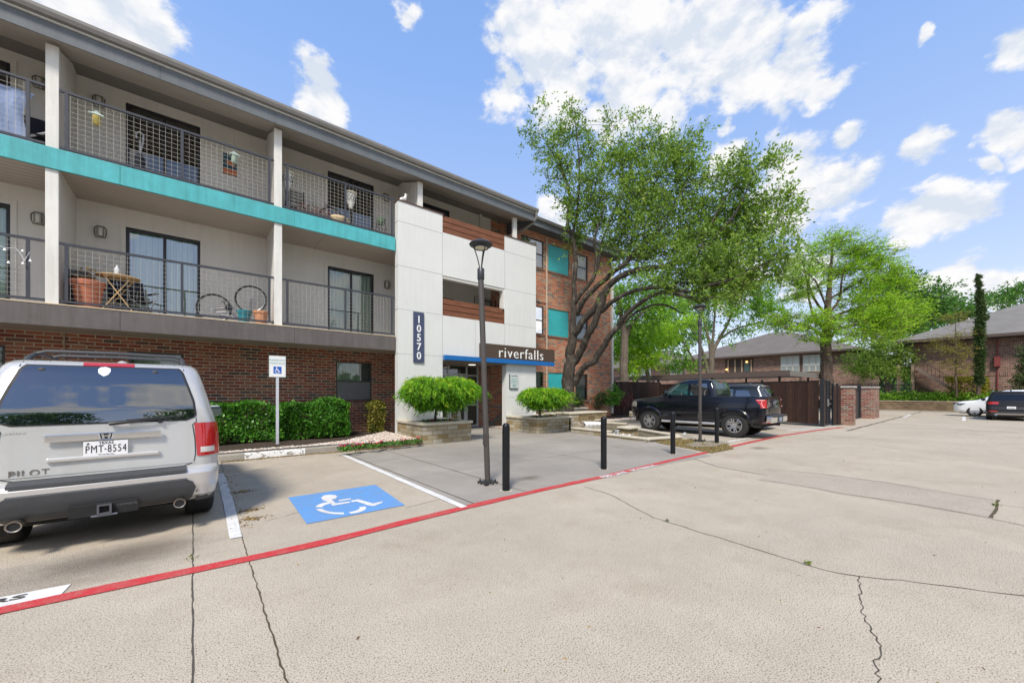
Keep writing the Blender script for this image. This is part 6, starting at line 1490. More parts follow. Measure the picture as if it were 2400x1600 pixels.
round_shrub('green_shrub', 'dark rounded shrub below the white downspout at the brick corner', at(1408, 951, 23.0), .42, 260, L_dark, .07, 9, .5)
round_shrub('green_shrub', 'low shrub peeking over the back wall of the fountain beside the oak trunk', at(1354, 955, 22.0), .36, 160, L_dark, .07, 10, .5)

# --- trees beyond
def T2(name, label, t_, trunk, clumps, lmat, bmat, leaf, ln, dens, seed, dt=0, flat=1.0, up=.25, wid=.45, n_lf=11, out=.6, group='trees beyond the board fence', twig_frac=.2, twig_r=.012, depth=.8):
    limbs = [[(x, y, t_ + d_, r) for x, y, d_, r in L] for L in trunk]
    bl = [(x, y, rx, ry, t_ + d_, (rx * depth) * t_ / F_, n) for x, y, rx, ry, d_, n in clumps]
    return tree(name, label, 'tree', at(trunk[0][0][0], trunk[0][0][1], t_), limbs, bl, lmat, bmat, leaf=leaf, ln=ln, dens=dens, seed=seed, flat=flat, up=up, wid=wid, n_lf=n_lf, out=out, group=group, twig_frac=twig_frac, twig_r=twig_r)
# bald cypress with tiered limbs
T2('bald_cypress', 'tall lime green cypress with open tiered limbs behind the brick gate pier', 30.0,
   [[(1937, 925, 0, .46), (1937, 880, 0, .40), (1936, 830, 0, .36), (1937, 790, 0, .34), (1940, 740, 0, .25), (1943, 690, 0, .19), (1946, 640, 0, .12), (1950, 590, 0, .06), (1952, 555, 0, .02)],
    [(1935, 800, 0, .13), (1912, 775, 0, .10), (1880, 762, -.5, .06), (1848, 752, -1, .03)], [(1937, 775, 0, .13), (1910, 745, 0, .11), (1896, 700, 0, .07), (1890, 650, 0, .04), (1880, 610, 0, .02)], [(1940, 740, 0, .11), (1912, 706, .5, .09), (1895, 660, .7, .06), (1905, 600, .7, .03)], [(1941, 730, 0, .09), (1925, 690, -.5, .07), (1908, 655, -.8, .05), (1870, 625, -1, .02)],
    [(1938, 800, 0, .14), (1960, 775, 0, .12), (2000, 762, -.5, .09), (2060, 752, -1, .05), (2120, 748, -1, .02)], [(1940, 760, 0, .12), (1968, 735, 0, .10), (2010, 722, .5, .08), (2060, 700, .7, .05), (2110, 690, .7, .02)], [(1942, 735, 0, .10), (1968, 700, 0, .09), (1972, 660, -.5, .06), (1985, 610, -.6, .03)], [(1943, 700, 0, .09), (1980, 680, .3, .07), (2030, 650, .6, .05), (2090, 620, .8, .02)], [(1946, 660, 0, .07), (1985, 625, 0, .05), (2030, 590, 0, .03), (2070, 575, 0, .015)]],
   [(1950, 565, 34, 24, 0, 90), (1905, 600, 34, 22, 0, 90), (1875, 640, 30, 14, -.5, 70), (1990, 580, 36, 20, 0, 100), (2040, 590, 36, 16, 0, 90), (2085, 605, 30, 16, .5, 70), (1940, 625, 50, 22, 0, 110), (2010, 630, 46, 16, 0, 110), (2075, 640, 42, 14, .5, 90), (1895, 670, 36, 16, 0, 80), (1860, 690, 24, 12, -.5, 40), (2030, 670, 50, 14, .3, 110), (2100, 675, 36, 14, .7, 80), (1870, 745, 44, 20, -.8, 130), (1920, 770, 40, 16, -.8, 100), (1990, 755, 50, 16, -.5, 120), (2060, 740, 56, 22, -.5, 170), (2120, 720, 34, 22, 0, 90), (2000, 705, 46, 12, 0, 80), (1950, 800, 22, 8, -1, 24), (2020, 780, 40, 14, -1, 90), (2090, 775, 40, 18, -1, 110), (1900, 800, 20, 8, -1, 22), (1830, 770, 26, 10, -1, 30), (2140, 745, 20, 14, 0, 40), (2050, 715, 40, 14, 0, 90), (1850, 665, 22, 14, 0, 30)],
   L_lime, m_barkb, .18, .9, 1.45, 21, flat=.4, up=.12, wid=.30, n_lf=14, out=.9, twig_frac=.5, twig_r=.018)
# fan-shaped multi-stem tree between
fan = [[(1665, 905, 0, .30), (1668, 860, 0, .26), (1672, 820, 0, .20), (1700, 770, 0, .13), (1722, 720, 0, .09), (1735, 680, 0, .05)], [(1668, 860, 0, .2), (1664, 810, 0, .16), (1652, 760, 0, .12), (1640, 710, 0, .08), (1632, 670, 0, .04)], [(1660, 880, 0, .2), (1645, 820, 0, .14), (1622, 770, 0, .10), (1600, 730, 0, .06)], [(1668, 840, 0, .16), (1672, 780, 0, .11), (1676, 720, 0, .08), (1680, 660, 0, .04)], [(1680, 800, 0, .12), (1715, 775, 0, .10), (1760, 760, 0, .07), (1820, 750, 0, .04)], [(1650, 850, 0, .12), (1625, 840, 0, .10), (1600, 800, 0, .08), (1560, 775, 0, .05)], [(1640, 870, 0, .12), (1600, 850, 0, .08), (1560, 840, 0, .05), (1530, 850, 0, .02)]]
T2('spring_tree', 'fan-shaped tree with several grey stems rising behind the carport roof', 38.0, fan,
   [(1690, 690, 50, 30, 0, 150), (1745, 700, 44, 28, 0, 140), (1640, 700, 46, 30, 0, 130), (1590, 720, 46, 26, 0, 130), (1550, 750, 40, 26, -1, 120), (1790, 735, 46, 24, 0, 130), (1830, 755, 30, 18, 0, 70), (1700, 740, 36, 14, 0, 60), (1600, 770, 36, 16, -1, 60), (1540, 800, 30, 22, -1.5, 90), (1575, 845, 50, 10, -1.5, 70), (1610, 850, 30, 8, -1.5, 40), (1780, 690, 36, 22, 0, 90), (1660, 650, 40, 22, 0, 90), (1730, 660, 40, 20, 0, 80), (1640, 800, 16, 8, -1, 16), (1740, 770, 30, 10, -.5, 40), (1690, 800, 20, 6, 0, 12)],
   L_mid, m_barkg, .24, 1.1, 1.1, 22, up=.2, wid=.5)
T2('spring_tree', 'tree with a single dark trunk standing just right of the white downspout', 30.0,
   [[(1461, 900, 0, .36), (1462, 850, 0, .30), (1464, 800, 0, .27), (1460, 760, 0, .2), (1452, 720, 0, .14), (1445, 680, 0, .09)], [(1464, 800, 0, .2), (1480, 760, 0, .14), (1510, 730, 0, .09), (1550, 715, 0, .05)], [(1462, 770, 0, .13), (1470, 720, 0, .10), (1490, 670, 0, .06)]],
   [(1480, 720, 40, 26, 0, 130), (1450, 690, 26, 26, 0, 90), (1520, 700, 40, 22, 0, 110), (1560, 720, 36, 20, 0, 90), (1490, 770, 36, 26, 1, 130), (1530, 745, 30, 16, 0, 70), (1500, 660, 36, 18, 0, 70), (1446, 760, 12, 30, 2, 40), (1444, 830, 10, 26, 3, 40)],
   L_mid, m_barkg, .2, .9, 1.1, 23)
T2('spring_tree', 'low bright green tree spreading over the board fence left of the fan-shaped one', 33.0,
   [[(1520, 905, 0, .2), (1515, 860, 0, .15), (1505, 820, 0, .1), (1490, 790, 0, .05)], [(1515, 860, 0, .1), (1540, 830, 0, .08), (1560, 800, 0, .04)]],
   [(1500, 800, 44, 30, 0, 190), (1480, 840, 36, 24, -.5, 150), (1550, 780, 40, 22, 0, 140), (1520, 840, 40, 16, -.5, 110), (1488, 862, 26, 12, -1, 60), (1600, 760, 26, 16, 0, 60)],
   L_lime, m_barkg, .2, .8, 1.2, 24)
far_group = 'trees rising behind the neighbouring houses'
T2('far_tree', 'green tree behind the roofs between the two brick houses', 58.0, [[(2110, 900, 0, .4), (2110, 800, 0, .3), (2115, 740, 0, .2), (2120, 690, 0, .1)]],
   [(2060, 690, 44, 26, 0, 150), (2110, 665, 44, 26, 0, 160), (2160, 700, 44, 26, 0, 150), (2120, 720, 60, 34, 0, 240), (2180, 740, 40, 26, 0, 150), (2070, 770, 50, 36, 0, 220), (2130, 780, 40, 34, 0, 190), (2205, 730, 26, 18, 0, 60)], L_far, m_barkg, .42, 1.6, 1.2, 25, group=far_group)
T2('far_tree', 'distant dark green tree between the cypress column and the chimney', 70.0, [[(2230, 880, 0, .4), (2230, 760, 0, .3), (2235, 730, 0, .1)]],
   [(2215, 735, 40, 24, 0, 130), (2250, 745, 34, 20, 0, 100), (2270, 735, 26, 12, 0, 50)], L_far, m_barkg, .5, 1.8, 1.2, 26, group=far_group)
T2('far_tree', 'distant tree showing above the roof ridge at the right edge', 75.0, [[(2400, 880, 0, .4), (2400, 760, 0, .3), (2400, 700, 0, .1)]],
   [(2340, 705, 36, 14, 0, 80), (2390, 698, 36, 22, 0, 130), (2440, 690, 50, 30, 0, 150)], L_far, m_barkg, .5, 1.8, 1.1, 27, group=far_group)
T2('far_tree', 'dark tree mass behind the left brick house, seen beyond the downspout', 75.0, [[(1450, 900, 0, .4), (1450, 800, 0, .3)]],
   [(1440, 830, 30, 26, 0, 120), (1470, 800, 40, 30, 0, 160), (1520, 790, 50, 30, 0, 180), (1580, 790, 50, 26, 0, 160), (1600, 770, 60, 24, 0, 120)], L_far, m_barkg, .5, 1.8, 1.2, 28, group=far_group)
T2('crape_myrtle', 'small dark green multi-stemmed tree in front of the outdoor stairs', 37.0,
   [[(2080, 930, 0, .10), (2076, 890, 0, .09), (2066, 860, 0, .05), (2050, 830, 0, .03)], [(2082, 930, 0, .10), (2086, 890, 0, .08), (2095, 850, 0, .05), (2110, 820, 0, .03)], [(2078, 930, 0, .09), (2070, 900, 0, .08), (2050, 870, 0, .05), (2020, 860, 0, .02)], [(2084, 930, 0, .09), (2096, 890, 0, .07), (2118, 860, 0, .03)]],
   [(2030, 850, 40, 22, 0, 170), (2080, 830, 46, 24, 0, 210), (2120, 855, 40, 22, 0, 160), (2060, 870, 50, 14, 0, 130), (2010, 870, 22, 12, 0, 50), (2150, 870, 24, 16, 0, 60), (2090, 800, 30, 16, 0, 80), (2040, 820, 30, 18, 0, 90)], L_oak, m_barkb, .2, .8, 1.2, 29, up=.1, flat=.7, group='trees in front of the right brick house')
T2('slender_tree', 'thin yellow-leaved tree on the raised bed before the right brick house', 31.3,
   [[(2242, 930, 0, .06), (2241, 880, 0, .055), (2240, 820, 0, .045), (2240, 770, 0, .03), (2240, 745, 0, .012)]],
   [(2240, 750, 22, 16, 0, 40), (2232, 790, 34, 14, 0, 50), (2250, 815, 40, 14, 0, 56), (2225, 835, 34, 12, 0, 40), (2255, 855, 40, 12, 0, 46), (2230, 875, 30, 10, 0, 26), (2215, 805, 14, 10, 0, 16)], L_yel, m_barkb, .11, .7, 1.5, 30, flat=.25, up=.0, wid=.3, out=1.0, group='trees in front of the right brick house', twig_frac=.7)
ic = [(2294, 662, 4, 16, 0, 22), (2296, 690, 7, 20, 0, 46), (2298, 720, 10, 22, 0, 80), (2298, 752, 12, 24, 0, 110), (2296, 786, 13, 24, 0, 120), (2296, 820, 13, 24, 0, 120), (2296, 852, 12, 24, 0, 110), (2295, 884, 10, 20, 0, 80), (2311, 745, 5, 10, 0, 14)]
T2('italian_cypress', 'tall narrow dark evergreen column in front of the right brick house', 30.6, [[(2293, 925, 0, .12), (2296, 850, 0, .10), (2298, 750, 0, .06), (2294, 655, 0, .015)]],
   [(x, y, rx * .42, ry, d_, n) for x, y, rx, ry, d_, n in ic], L_dark, m_barkb, .13, .18, 4.0, 31, up=.9, wid=.4, group='trees in front of the right brick house', depth=.9)
T2('evergreen_shrub', 'dark evergreen bush at the right edge above the black SUV', 29.6, [[(2412, 925, 0, .12), (2412, 880, 0, .08), (2412, 840, 0, .03)]],
   [(2405, 900, 22, 22, 0, 160), (2408, 865, 20, 24, 0, 150), (2412, 835, 14, 18, 0, 90)], L_dark, m_barkb, .14, .5, 1.3, 32, up=.6, group='trees in front of the right brick house')
# trees on the far side of the driveway, behind the viewpoint: they show in the glass
r_ = random.Random(6)
for i, (X, Y, h) in enumerate(((-11, -15, 10.5), (-4, -17, 9), (3.5, -16, 11), (11, -18, 10), (-18, -13, 9), (19, -16, 10), (-7.5, -19, 11))):
    rng = np.random.default_rng(50 + i); T = thing('street_tree', 'dense tree on the opposite side of the driveway, number of its row unseen in the photo', 'tree', (X, Y, 0), 0, 'trees across the driveway')
    T['label'] = 'dense green tree across the driveway, mirrored in the windows'
    q = MB(); q.tube([(X, Y, 0), (X + .1, Y, h * .3), (X, Y + .1, h * .7)], [.25, .2, .08], 8); q.build('trunk', m_barkg, T, smooth=True, fix=False)
    Xs, Ds, Ti = [], [], []
    for j in range(9):
        a = r_.uniform(0, 6.28); d = r_.uniform(.3, 1.9); c = np.array([X + math.cos(a) * d, Y + math.sin(a) * d, h * r_.uniform(.42, .85)])
        A, B_, ti, P, Tv = grow(c, np.array([1.5, 1.5, 1.2]), 0, 90, 8, .8, rng); Xs.append(A); Ds.append(B_); Ti.append(ti)
        q2 = None
    leaves('crown', np.concatenate(Xs), np.concatenate(Ds), .26, L_far, T, .5, np.concatenate(Ti), rng=rng)
# ---------------------------------------------------------------- fences, carport, neighbouring houses
k = N('dark stained boards'); p = k.pos(); sp = k.n('SeparateXYZ', {0: p}); u = k.math('DIVIDE', k.math('ADD', sp.outputs[0], sp.outputs[1]), .145)
wn = k.n('TexWhiteNoise', {'W': k.math('FLOOR', u)}, noise_dimensions='1D').outputs[0]
fx = k.math('FRACT', u); gap = k.n('MapRange', {0: k.math('MINIMUM', fx, k.math('SUBTRACT', 1.0, fx)), 1: .02, 2: .06, 3: 0.0, 4: 1.0}).outputs[0]
gn = k.noise(k.vm('MULTIPLY', p, (8, 8, .8)), 3.0, 5.0, .65)
c = k.mix(wn, (.030, .017, .014), (.062, .034, .026)); c = k.mix(1.0, c, k.ramp(gn, [(.3, (.6, .6, .6)), (.7, (1.35, 1.25, 1.2))]), 'MULTIPLY'); c = k.mix(gap, (.008, .006, .006), c)
k.pbsdf(col=c, rough=.7, nrm=k.bump(k.math('ADD', gap, k.math('MULTIPLY', gn, .3)), .6, .01), spec=.3); m_board = k.m
m_fpost = M('black fence metal', (.018, .02, .024), .4, var=.15)
m_brickC = brick_mat('brown house brick', [(0, (.24, .11, .08)), (.25, (.34, .17, .12)), (.45, (.18, .09, .065)), (.6, (.28, .14, .10)), (.8, (.40, .22, .16))], (.40, .34, .29), w=.26, h=.092, joint=.013)
m_brickP = brick_mat('weathered pier brick', [(0, (.33, .07, .05)), (.2, (.40, .14, .09)), (.4, (.18, .11, .09)), (.55, (.42, .22, .14)), (.7, (.26, .06, .045)), (.85, (.36, .27, .20))], (.42, .38, .33), w=.26, h=.095, joint=.014)
def board_fence(pts, h, label, group='dark board fences', step=2.4, zb=.06):
    T = thing('board_fence', label, 'fence', (pts[0][0], pts[0][1], 0), 0, group)
    for a, b_ in zip(pts, pts[1:]):
        a = Vector((a[0], a[1], 0)); b_ = Vector((b_[0], b_[1], 0)); L = (b_ - a).length; n = max(1, round(L / step)); d = (b_ - a) / n; un = d.normalized(); nr = Vector((-un.y, un.x, 0))
        for i in range(n):
            p0 = a + d * i; q = MB(); q.beam(p0 + un * .04 + Vector((0, 0, (h + zb) / 2)), p0 + d - un * .04 + Vector((0, 0, (h + zb) / 2)), .03, h - zb - .08); q.build('board_panel', m_board, T)
            q = MB(); q.beam(p0 + Vector((0, 0, h - .02)), p0 + d + Vector((0, 0, h - .02)), .05, .045); q.beam(p0 + Vector((0, 0, zb)), p0 + d + Vector((0, 0, zb)), .05, .04); q.build('rail', m_fpost, T)
            q = MB(); q.obox(p0 + Vector((0, 0, h / 2 + .04)), un * .04, nr * .04, (0, 0, h / 2 + .04)); q.lathe([(.06, h + .08), (.05, h + .12), (0, h + .13)], (p0.x, p0.y, 0), 8); q.build('post', m_fpost, T)
    return T
board_fence([(20.55, 15.15), (22.7, 14.6), (24.5, 14.0)], 2.32, 'short run of dark board fence beside the white downspout of the brick wing')
board_fence([(24.5, 14.0), (24.3, 11.0), (23.6, 7.6), (23.0, 5.0)], 2.18, 'long dark board fence behind the pickup and the blue SUV')
# gate and enclosure
gt = thing('metal_gate', 'narrow black metal gate with a lever lock at the fence corner', 'gate', (23.0, 4.9, 0))
q = MB(); q.box(22.95, 23.13, 4.82, 4.98, 0, 2.26); q.box(23.55, 23.62, 4.83, 4.9, 0.05, 2.2); q.box(24.12, 24.2, 4.83, 4.91, .05, 2.2); q.box(23.13, 24.15, 4.84, 4.9, 2.14, 2.2); q.box(23.13, 24.15, 4.84, 4.9, .06, .12); q.build('gate_frame', m_fpost, gt)
q = MB(); q.box(23.13, 23.55, 4.87, 4.9, .12, 2.14); q.build('gate_board', m_board, gt)
q = MB(); q.box(23.62, 24.12, 4.87, 4.9, .12, 2.14); q.build('gate_leaf', M('blue black sheet', (.02, .025, .032), .4, var=.2), gt)
q = MB(); q.box(23.66, 23.74, 4.80, 4.86, .95, 1.3); q.box(23.68, 23.9, 4.75, 4.79, 1.05, 1.09); q.build('lever_lock', M('steel lock', (.6, .62, .63), .3, metal=.7), gt)
board_fence([(24.25, 4.75), (25.0, 4.55)], 1.95, 'short board panel between the metal gate and the first brick pier', step=.4)
m_pcap = M('grey pier cap', (.40, .385, .36), .8, var=.15, scale=8)
for i, (x0, x1, y0, y1, h, l) in enumerate(((24.9, 25.45, 4.1, 4.65, 1.93, 'nearer brick gate pier with a thin grey cap'), (32.4, 34.2, 4.35, 5.0, 1.98, 'farther and wider brick gate pier with a thin grey cap'))):
    T = thing('brick_pier', l, 'pier', ((x0 + x1) / 2, (y0 + y1) / 2, 0), 0, 'brick gate piers')
    q = MB(); q.box(x0, x1, y0, y1, 0, h - .09); q.build('brick_shaft', m_brickP, T); q = MB(); q.box(x0 - .05, x1 + .05, y0 - .05, y1 + .05, h - .088, h); q.build('cap_stone', m_pcap, T, bevel=.01)
g2 = thing('driveway_gate', 'dark sheet gate with black frame between the two brick piers', 'gate', (29, 5.0, 0))
q = MB(); q.box(25.6, 32.2, 5.0, 5.04, .12, 1.75); q.build('gate_sheet', M('brown gate sheet', (.06, .05, .048), .5, var=.15), g2)
q = MB(); q.box(25.55, 32.3, 4.97, 5.07, 1.75, 1.82); q.box(25.55, 32.3, 4.97, 5.07, .05, .12); q.box(31.9, 32.05, 4.9, 5.05, .05, 2.15); q.build('gate_frame', m_fpost, g2)
q = MB(); q.box(30.6, 30.8, 4.95, 4.99, 1.0, 1.2); q.build('red_tag', M('red tag', (.4, .03, .03), .5), g2)
board_fence([(34.3, 5.0), (40.3, 5.15)], 1.98, 'board fence panels beyond the farther brick pier', step=3.0)
q = MB(); q.box(24.4, 40, 3.9, 3.96, 0, .09) if False else q.box(40.5, 48, .3, .42, 0, .1); setting(q.build('kerb', m_curb))
# carport
cp = thing('carport', 'flat brown carport roof behind the board fence', 'carport', (31, 14, 0))
q = MB(); q.box(30.7, 38.5, 8.3, 23.0, 2.86, 3.06); q.build('roof', M('brown carport metal', (.085, .066, .058), .5, var=.1), cp)
q = MB(); q.box(30.62, 30.7, 8.24, 23.0, 2.72, 3.1); q.build('fascia', M('brown carport fascia', (.095, .073, .066), .5, var=.08), cp)
q = MB(); q.box(30.7, 38.5, 8.22, 8.3, 2.72, 3.08); q.build('fascia', M('weathered carport fascia', (.20, .185, .165), .6, var=.12), cp)
for y in (9.0, 13.5, 18.0, 22.5):
    for x in (31.2, 38): q = MB(); q.box(x - .06, x + .06, y - .06, y + .06, 0, 2.86); q.build('post', m_fpost, cp)
# houses
def hip(q, x0, x1, y0, y1, z0, z1, ov=.6):
    x0 -= ov; x1 += ov; y0 -= ov; y1 += ov; w_ = min(x1 - x0, y1 - y0) / 2
    if x1 - x0 < y1 - y0: a, b_ = ((x0 + x1) / 2, y0 + w_), ((x0 + x1) / 2, y1 - w_)
    else: a, b_ = (x0 + w_, (y0 + y1) / 2), (x1 - w_, (y0 + y1) / 2)
    P = [(x0, y0, z0), (x1, y0, z0), (x1, y1, z0), (x0, y1, z0), (a[0], a[1], z1), (b_[0], b_[1], z1)]
    F = [(0, 1, 4), (2, 3, 5)] if x1 - x0 < y1 - y0 else [(3, 0, 4), (1, 2, 5)]
    F += [(1, 2, 5, 4), (3, 0, 4, 5)] if x1 - x0 < y1 - y0 else [(0, 1, 5, 4), (2, 3, 4, 5)]
    q.add(P, F + [(3, 2, 1, 0)])
m_trimb = M('brown eave trim', (.085, .06, .048), .6, var=.1)
m_shg = siding('brown grey shingles', (.15, .132, .115), 2, .13, .8, .3); m_shr = siding('light grey shingles', (.19, .178, .16), 2, .13, .8, .25)
H1 = thing('brick_house', 'long two-storey brown brick house with hip roof behind the carport', 'house', (60, 24, 0), 0, 'neighbouring brick houses')
X0, Y0 = 54.0, 8.9; ze = 6.05
q = MB(); q.box(X0, 70, Y0, 27, 0, ze); q.box(X0 + 2.5, 70, 27, 50, 0, 5.6); q.build('wall', m_brickC, H1)
q = MB(); hip(q, X0, 70, Y0, 27, ze + .18, 9.9, .9); q.build('roof', m_shg, H1); q = MB(); hip(q, X0 + 2.5, 70, 28, 50, 5.8, 8.9, .8); q.build('roof', m_shg, H1)
q = MB(); q.box(X0 - .9, X0 - .82, Y0 - .9, 27.9, ze - .02, ze + .17); q.box(X0 - .82, 70.9, Y0 - .9, Y0 - .82, ze - .02, ze + .17); q.box(X0 - .82, X0, Y0 - .82, 27.9, ze + .02, ze + .06); q.box(X0 + 1.7, X0 + 1.8, 28.0, 50, 5.6, 5.8); q.build('eave', m_trimb, H1)
def win_x(X, xl, xr, yt, yb, parent, n=3, lab=None):
    """window on a wall facing -X, given by its corners in the view"""
    a, b_ = onX(xl, yt, X), onX(xr, yt, X); z1 = a.z; z0 = onX(xl, yb, X).z; ya, yb_ = a.y, b_.y
    q = MB(); q.box(X - .05, X + .02, min(ya, yb_), max(ya, yb_), z0, z1); w_ = q.build('window', M('cream window frame', (.55, .52, .46), .5, var=.05), parent)
    L = (yb_ - ya) / n
    for i in range(n):
        q = MB(); y0_, y1_ = sorted((ya + L * i + L * .08, ya + L * (i + 1) - L * .08)); q.box(X - .065, X - .052, y0_, y1_, z0 + .07 + (z1 - z0) * .33, z1 - .07); q.build('pane', siding('white blinds', (.62, .66, .64), 1, .12, .5, .1) if 'wb' not in _simple else _simple['wb'], w_)
        _simple['wb'] = bpy.data.materials['white blinds']
        q = MB(); q.box(X - .065, X - .052, y0_, y1_, z0 + .07, z0 + .03 + (z1 - z0) * .33); q.build('pane', M('grey screen pane', (.26, .29, .29), .4, var=.1), w_)
win_x(X0, 1830, 1874, 835, 872, H1); win_x(X0, 1882, 1928, 832, 871, H1)
win_x(X0 + 2.5, 1571, 1600, 855, 878, H1); win_x(X0 + 2.5, 1605, 1634, 855, 878, H1); win_x(X0 + 2.5, 1471, 1495, 861, 885, H1); win_x(X0 + 2.5, 1501, 1526, 859, 884, H1)
def quad_x(nm, X, xl, xr, yt, yb, mat, parent, th=.06):
    a, b_ = onX(xl, yt, X), onX(xr, yt, X); q = MB(); q.box(X - th, X - .002, min(a.y, b_.y), max(a.y, b_.y), onX(xl, yb, X).z, a.z); return q.build(nm, mat, parent)
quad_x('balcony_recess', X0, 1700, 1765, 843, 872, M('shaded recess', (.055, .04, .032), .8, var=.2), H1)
for xx in (1706, 1722, 1738, 1760): quad_x('post', X0, xx, xx + 3, 843, 872, M('tan post', (.34, .25, .17), .7), H1, .14)
quad_x('glass_door', X0, 1745, 1757, 847, 870, M('teal glass', (.03, .07, .065), .15), H1, .1)
for (xx, yy) in ((1750, 848), (1703, 866)):
    c_ = onX(xx, yy, X0 - .35); q = MB(); q.lathe([(0, -.12), (.10, -.06), (.11, .05), (.05, .13), (0, .14)], tuple(c_), 10); q.build('porch_lamp', M('lit porch lamp', (1.0, .48, .12), .5, var=0, emis=2.2), H1, smooth=True)
quad_x('downspout', X0, 1876, 1879, 838, 900, m_trimb, H1, .12)
q = MB(); q.tube([onX(1745, 816, X0 + 3.0) + Vector((0, 0, .25)), onX(1790, 838, X0 + .5) + Vector((0, 0, .25))], .10, 5) if False else q.box(0, .01, 0, .01, -.2, -.19)
H2 = thing('brick_house', 'brick house at the right with pale grey hip roof, outdoor stair and red utility box', 'house', (60, -6, 0), 0, 'neighbouring brick houses')
X1 = 52.0; yc = onX(2142, 850, X1).y; z2 = 6.15
q = MB(); q.box(X1, 72, -26, yc, 0, z2); q.build('wall', m_brickC, H2)
q = MB(); hip(q, X1, 72, -26, yc, z2 + .28, 11.3, 1.2); q.build('roof', m_shr, H2)
q = MB(); q.box(X1 - 1.2, X1 - 1.12, -26, yc + 1.2, z2 + .04, z2 + .27); q.box(X1 - 1.12, 72, yc + 1.12, yc + 1.2, z2 + .04, z2 + .27); q.box(X1 - 1.12, X1, -26, yc + 1.12, z2 + .0, z2 + .03); q.build('eave', m_trimb, H2)
sc_b = brick_mat('soldier course', [(0, (.26, .12, .09)), (.3, (.34, .17, .13)), (.6, (.20, .10, .08))], (.42, .36, .31), w=.10, h=.5, joint=.014)
for zz_ in (z2 - .25, 3.15): q = MB(); q.box(X1 - .03, X1 - .002, -26, yc, zz_ - .13, zz_ + .13); q.build('soldier_course', sc_b, H2)
redp = M('red oxide paint', (.19, .035, .03), .6, var=.15)
c_ = onX(2338, 850, X1); quad_x('utility_box', X1, 2330, 2345, 836, 859, redp, H2, .3); quad_x('conduit', X1, 2336, 2340, 795, 836, redp, H2, .08); quad_x('conduit', X1, 2336, 2340, 859, 925, redp, H2, .08)
ch = at(2158, 780, 62); q = MB(); q.box(ch.x - 1.0, ch.x + 1.0, ch.y - .9, ch.y + .9, 6, at(2158, 756, 62).z); q.build('chimney', M('pink siding chimney', (.50, .38, .33), .7, var=.08), H2)
q = MB(); v_ = at(2270, 752, 56); q.cyl(v_.x, v_.y, v_.z - .5, v_.z + .45, .1, 8); q.build('vent_pipe', M('white pipe', (.7, .7, .7), .5), H2)
q = MB(); XA = X1 - 1.0; a, b_ = onX(2148, 862, XA), onX(2262, 930, XA); q.beam(a, b_, 1.0, .26); q.build('stair_stringer', M('tan stair beam', (.26, .19, .15), .7, var=.12), H2)
q = MB()
for i in range(13): p_ = a.lerp(b_, i / 12); q.beam(p_ - Vector((.45, 0, 0)), p_ - Vector((.45, 0, -.95)), .03, .03)
q.beam(a + Vector((-.45, 0, .95)), b_ + Vector((-.45, 0, .95)), .05, .05); q.build('stair_railing', m_trimb, H2)
for xx in (2106, 2139): p_ = onX(xx, 900, XA); q = MB(); q.box(p_.x - .1, p_.x + .1, p_.y - .1, p_.y + .1, 0, 4.2); q.build('porch_post', M('tan post', (.34, .25, .17), .7), H2)
# iron fence behind the bed
T = thing('iron_fence', 'black picket fence behind the small multi-stemmed tree', 'fence', (50, 7, 0)); q = MB(); XI = 50.0
ya, yb_ = onX(1975, 900, XI).y, onX(2140, 900, XI).y
n = 46
for i in range(n + 1): y = ya + (yb_ - ya) * i / n; q.box(XI - .02, XI + .02, y - .02, y + .02, 0, 2.55)
for z in (2.3, 1.0): q.box(XI - .02, XI + .02, min(ya, yb_), max(ya, yb_), z - .03, z + .03)
q.build('picket_panel', m_fpost, T)
# retaining wall, ivy, clipped hedge
XR = 48.3; y0_, y1_ = onX(2262, 960, XR).y, onX(2055, 960, XR).y
T = thing('retaining_wall', 'low brown brick retaining wall at the end of the driveway', 'wall', (XR, (y0_ + y1_) / 2, 0)); q = MB(); q.box(XR, XR + .4, -12, y1_ + 3, 0, .83); q.build('brick_face', brick_mat('mossy brick', [(0, (.30, .19, .11)), (.3, (.38, .26, .15)), (.6, (.22, .17, .09)), (.8, (.42, .28, .18))], (.30, .26, .19), w=.3, h=.1, dirt=.5), T)
q = MB(); q.box(XR - .04, XR + .44, -12, y1_ + 3, .832, .9); q.build('coping', M('tan coping', (.40, .32, .24), .8, var=.15), T)
b = MB(); b.poly([(XR + .4, -12, .84), (XR + 12, -12, .84), (XR + 12, 14, .84), (XR + .4, 14, .84)]); setting(b.build('planting_bed', m_mulch))
setting(MB().box(XR - .9, XR - .75, -12, 10, 0, .1).build('kerb', m_curb))
rng = np.random.default_rng(77); n = 9000; P = np.stack([rng.uniform(XR + .5, XR + 3.6, n), rng.uniform(-1.5, y1_ + 2, n), .86 + rng.uniform(0, 1, n) ** 1.3 * (.55 + .3 * np.sin(rng.uniform(0, 6, n)))], 1)
o = leaves('ground_cover', P, RNG.normal(size=(n, 3)) + (0, 0, .7), .2, L_mid, wid=.6); tag(o, 'low leafy ground cover spilling over the retaining wall', 'ground cover', kind='stuff')
ha, hb = onX(2312, 900, XR + 1.6), onX(2216, 900, XR + 1.6)
box_foliage('clipped_hedge', 'yellow-green clipped hedge on the raised bed before the right brick house', 'hedge', XR + 1.2, XR + 2.2, ha.y, hb.y, .85, 2.85, 6500, L_yel, .15, 12, .05)
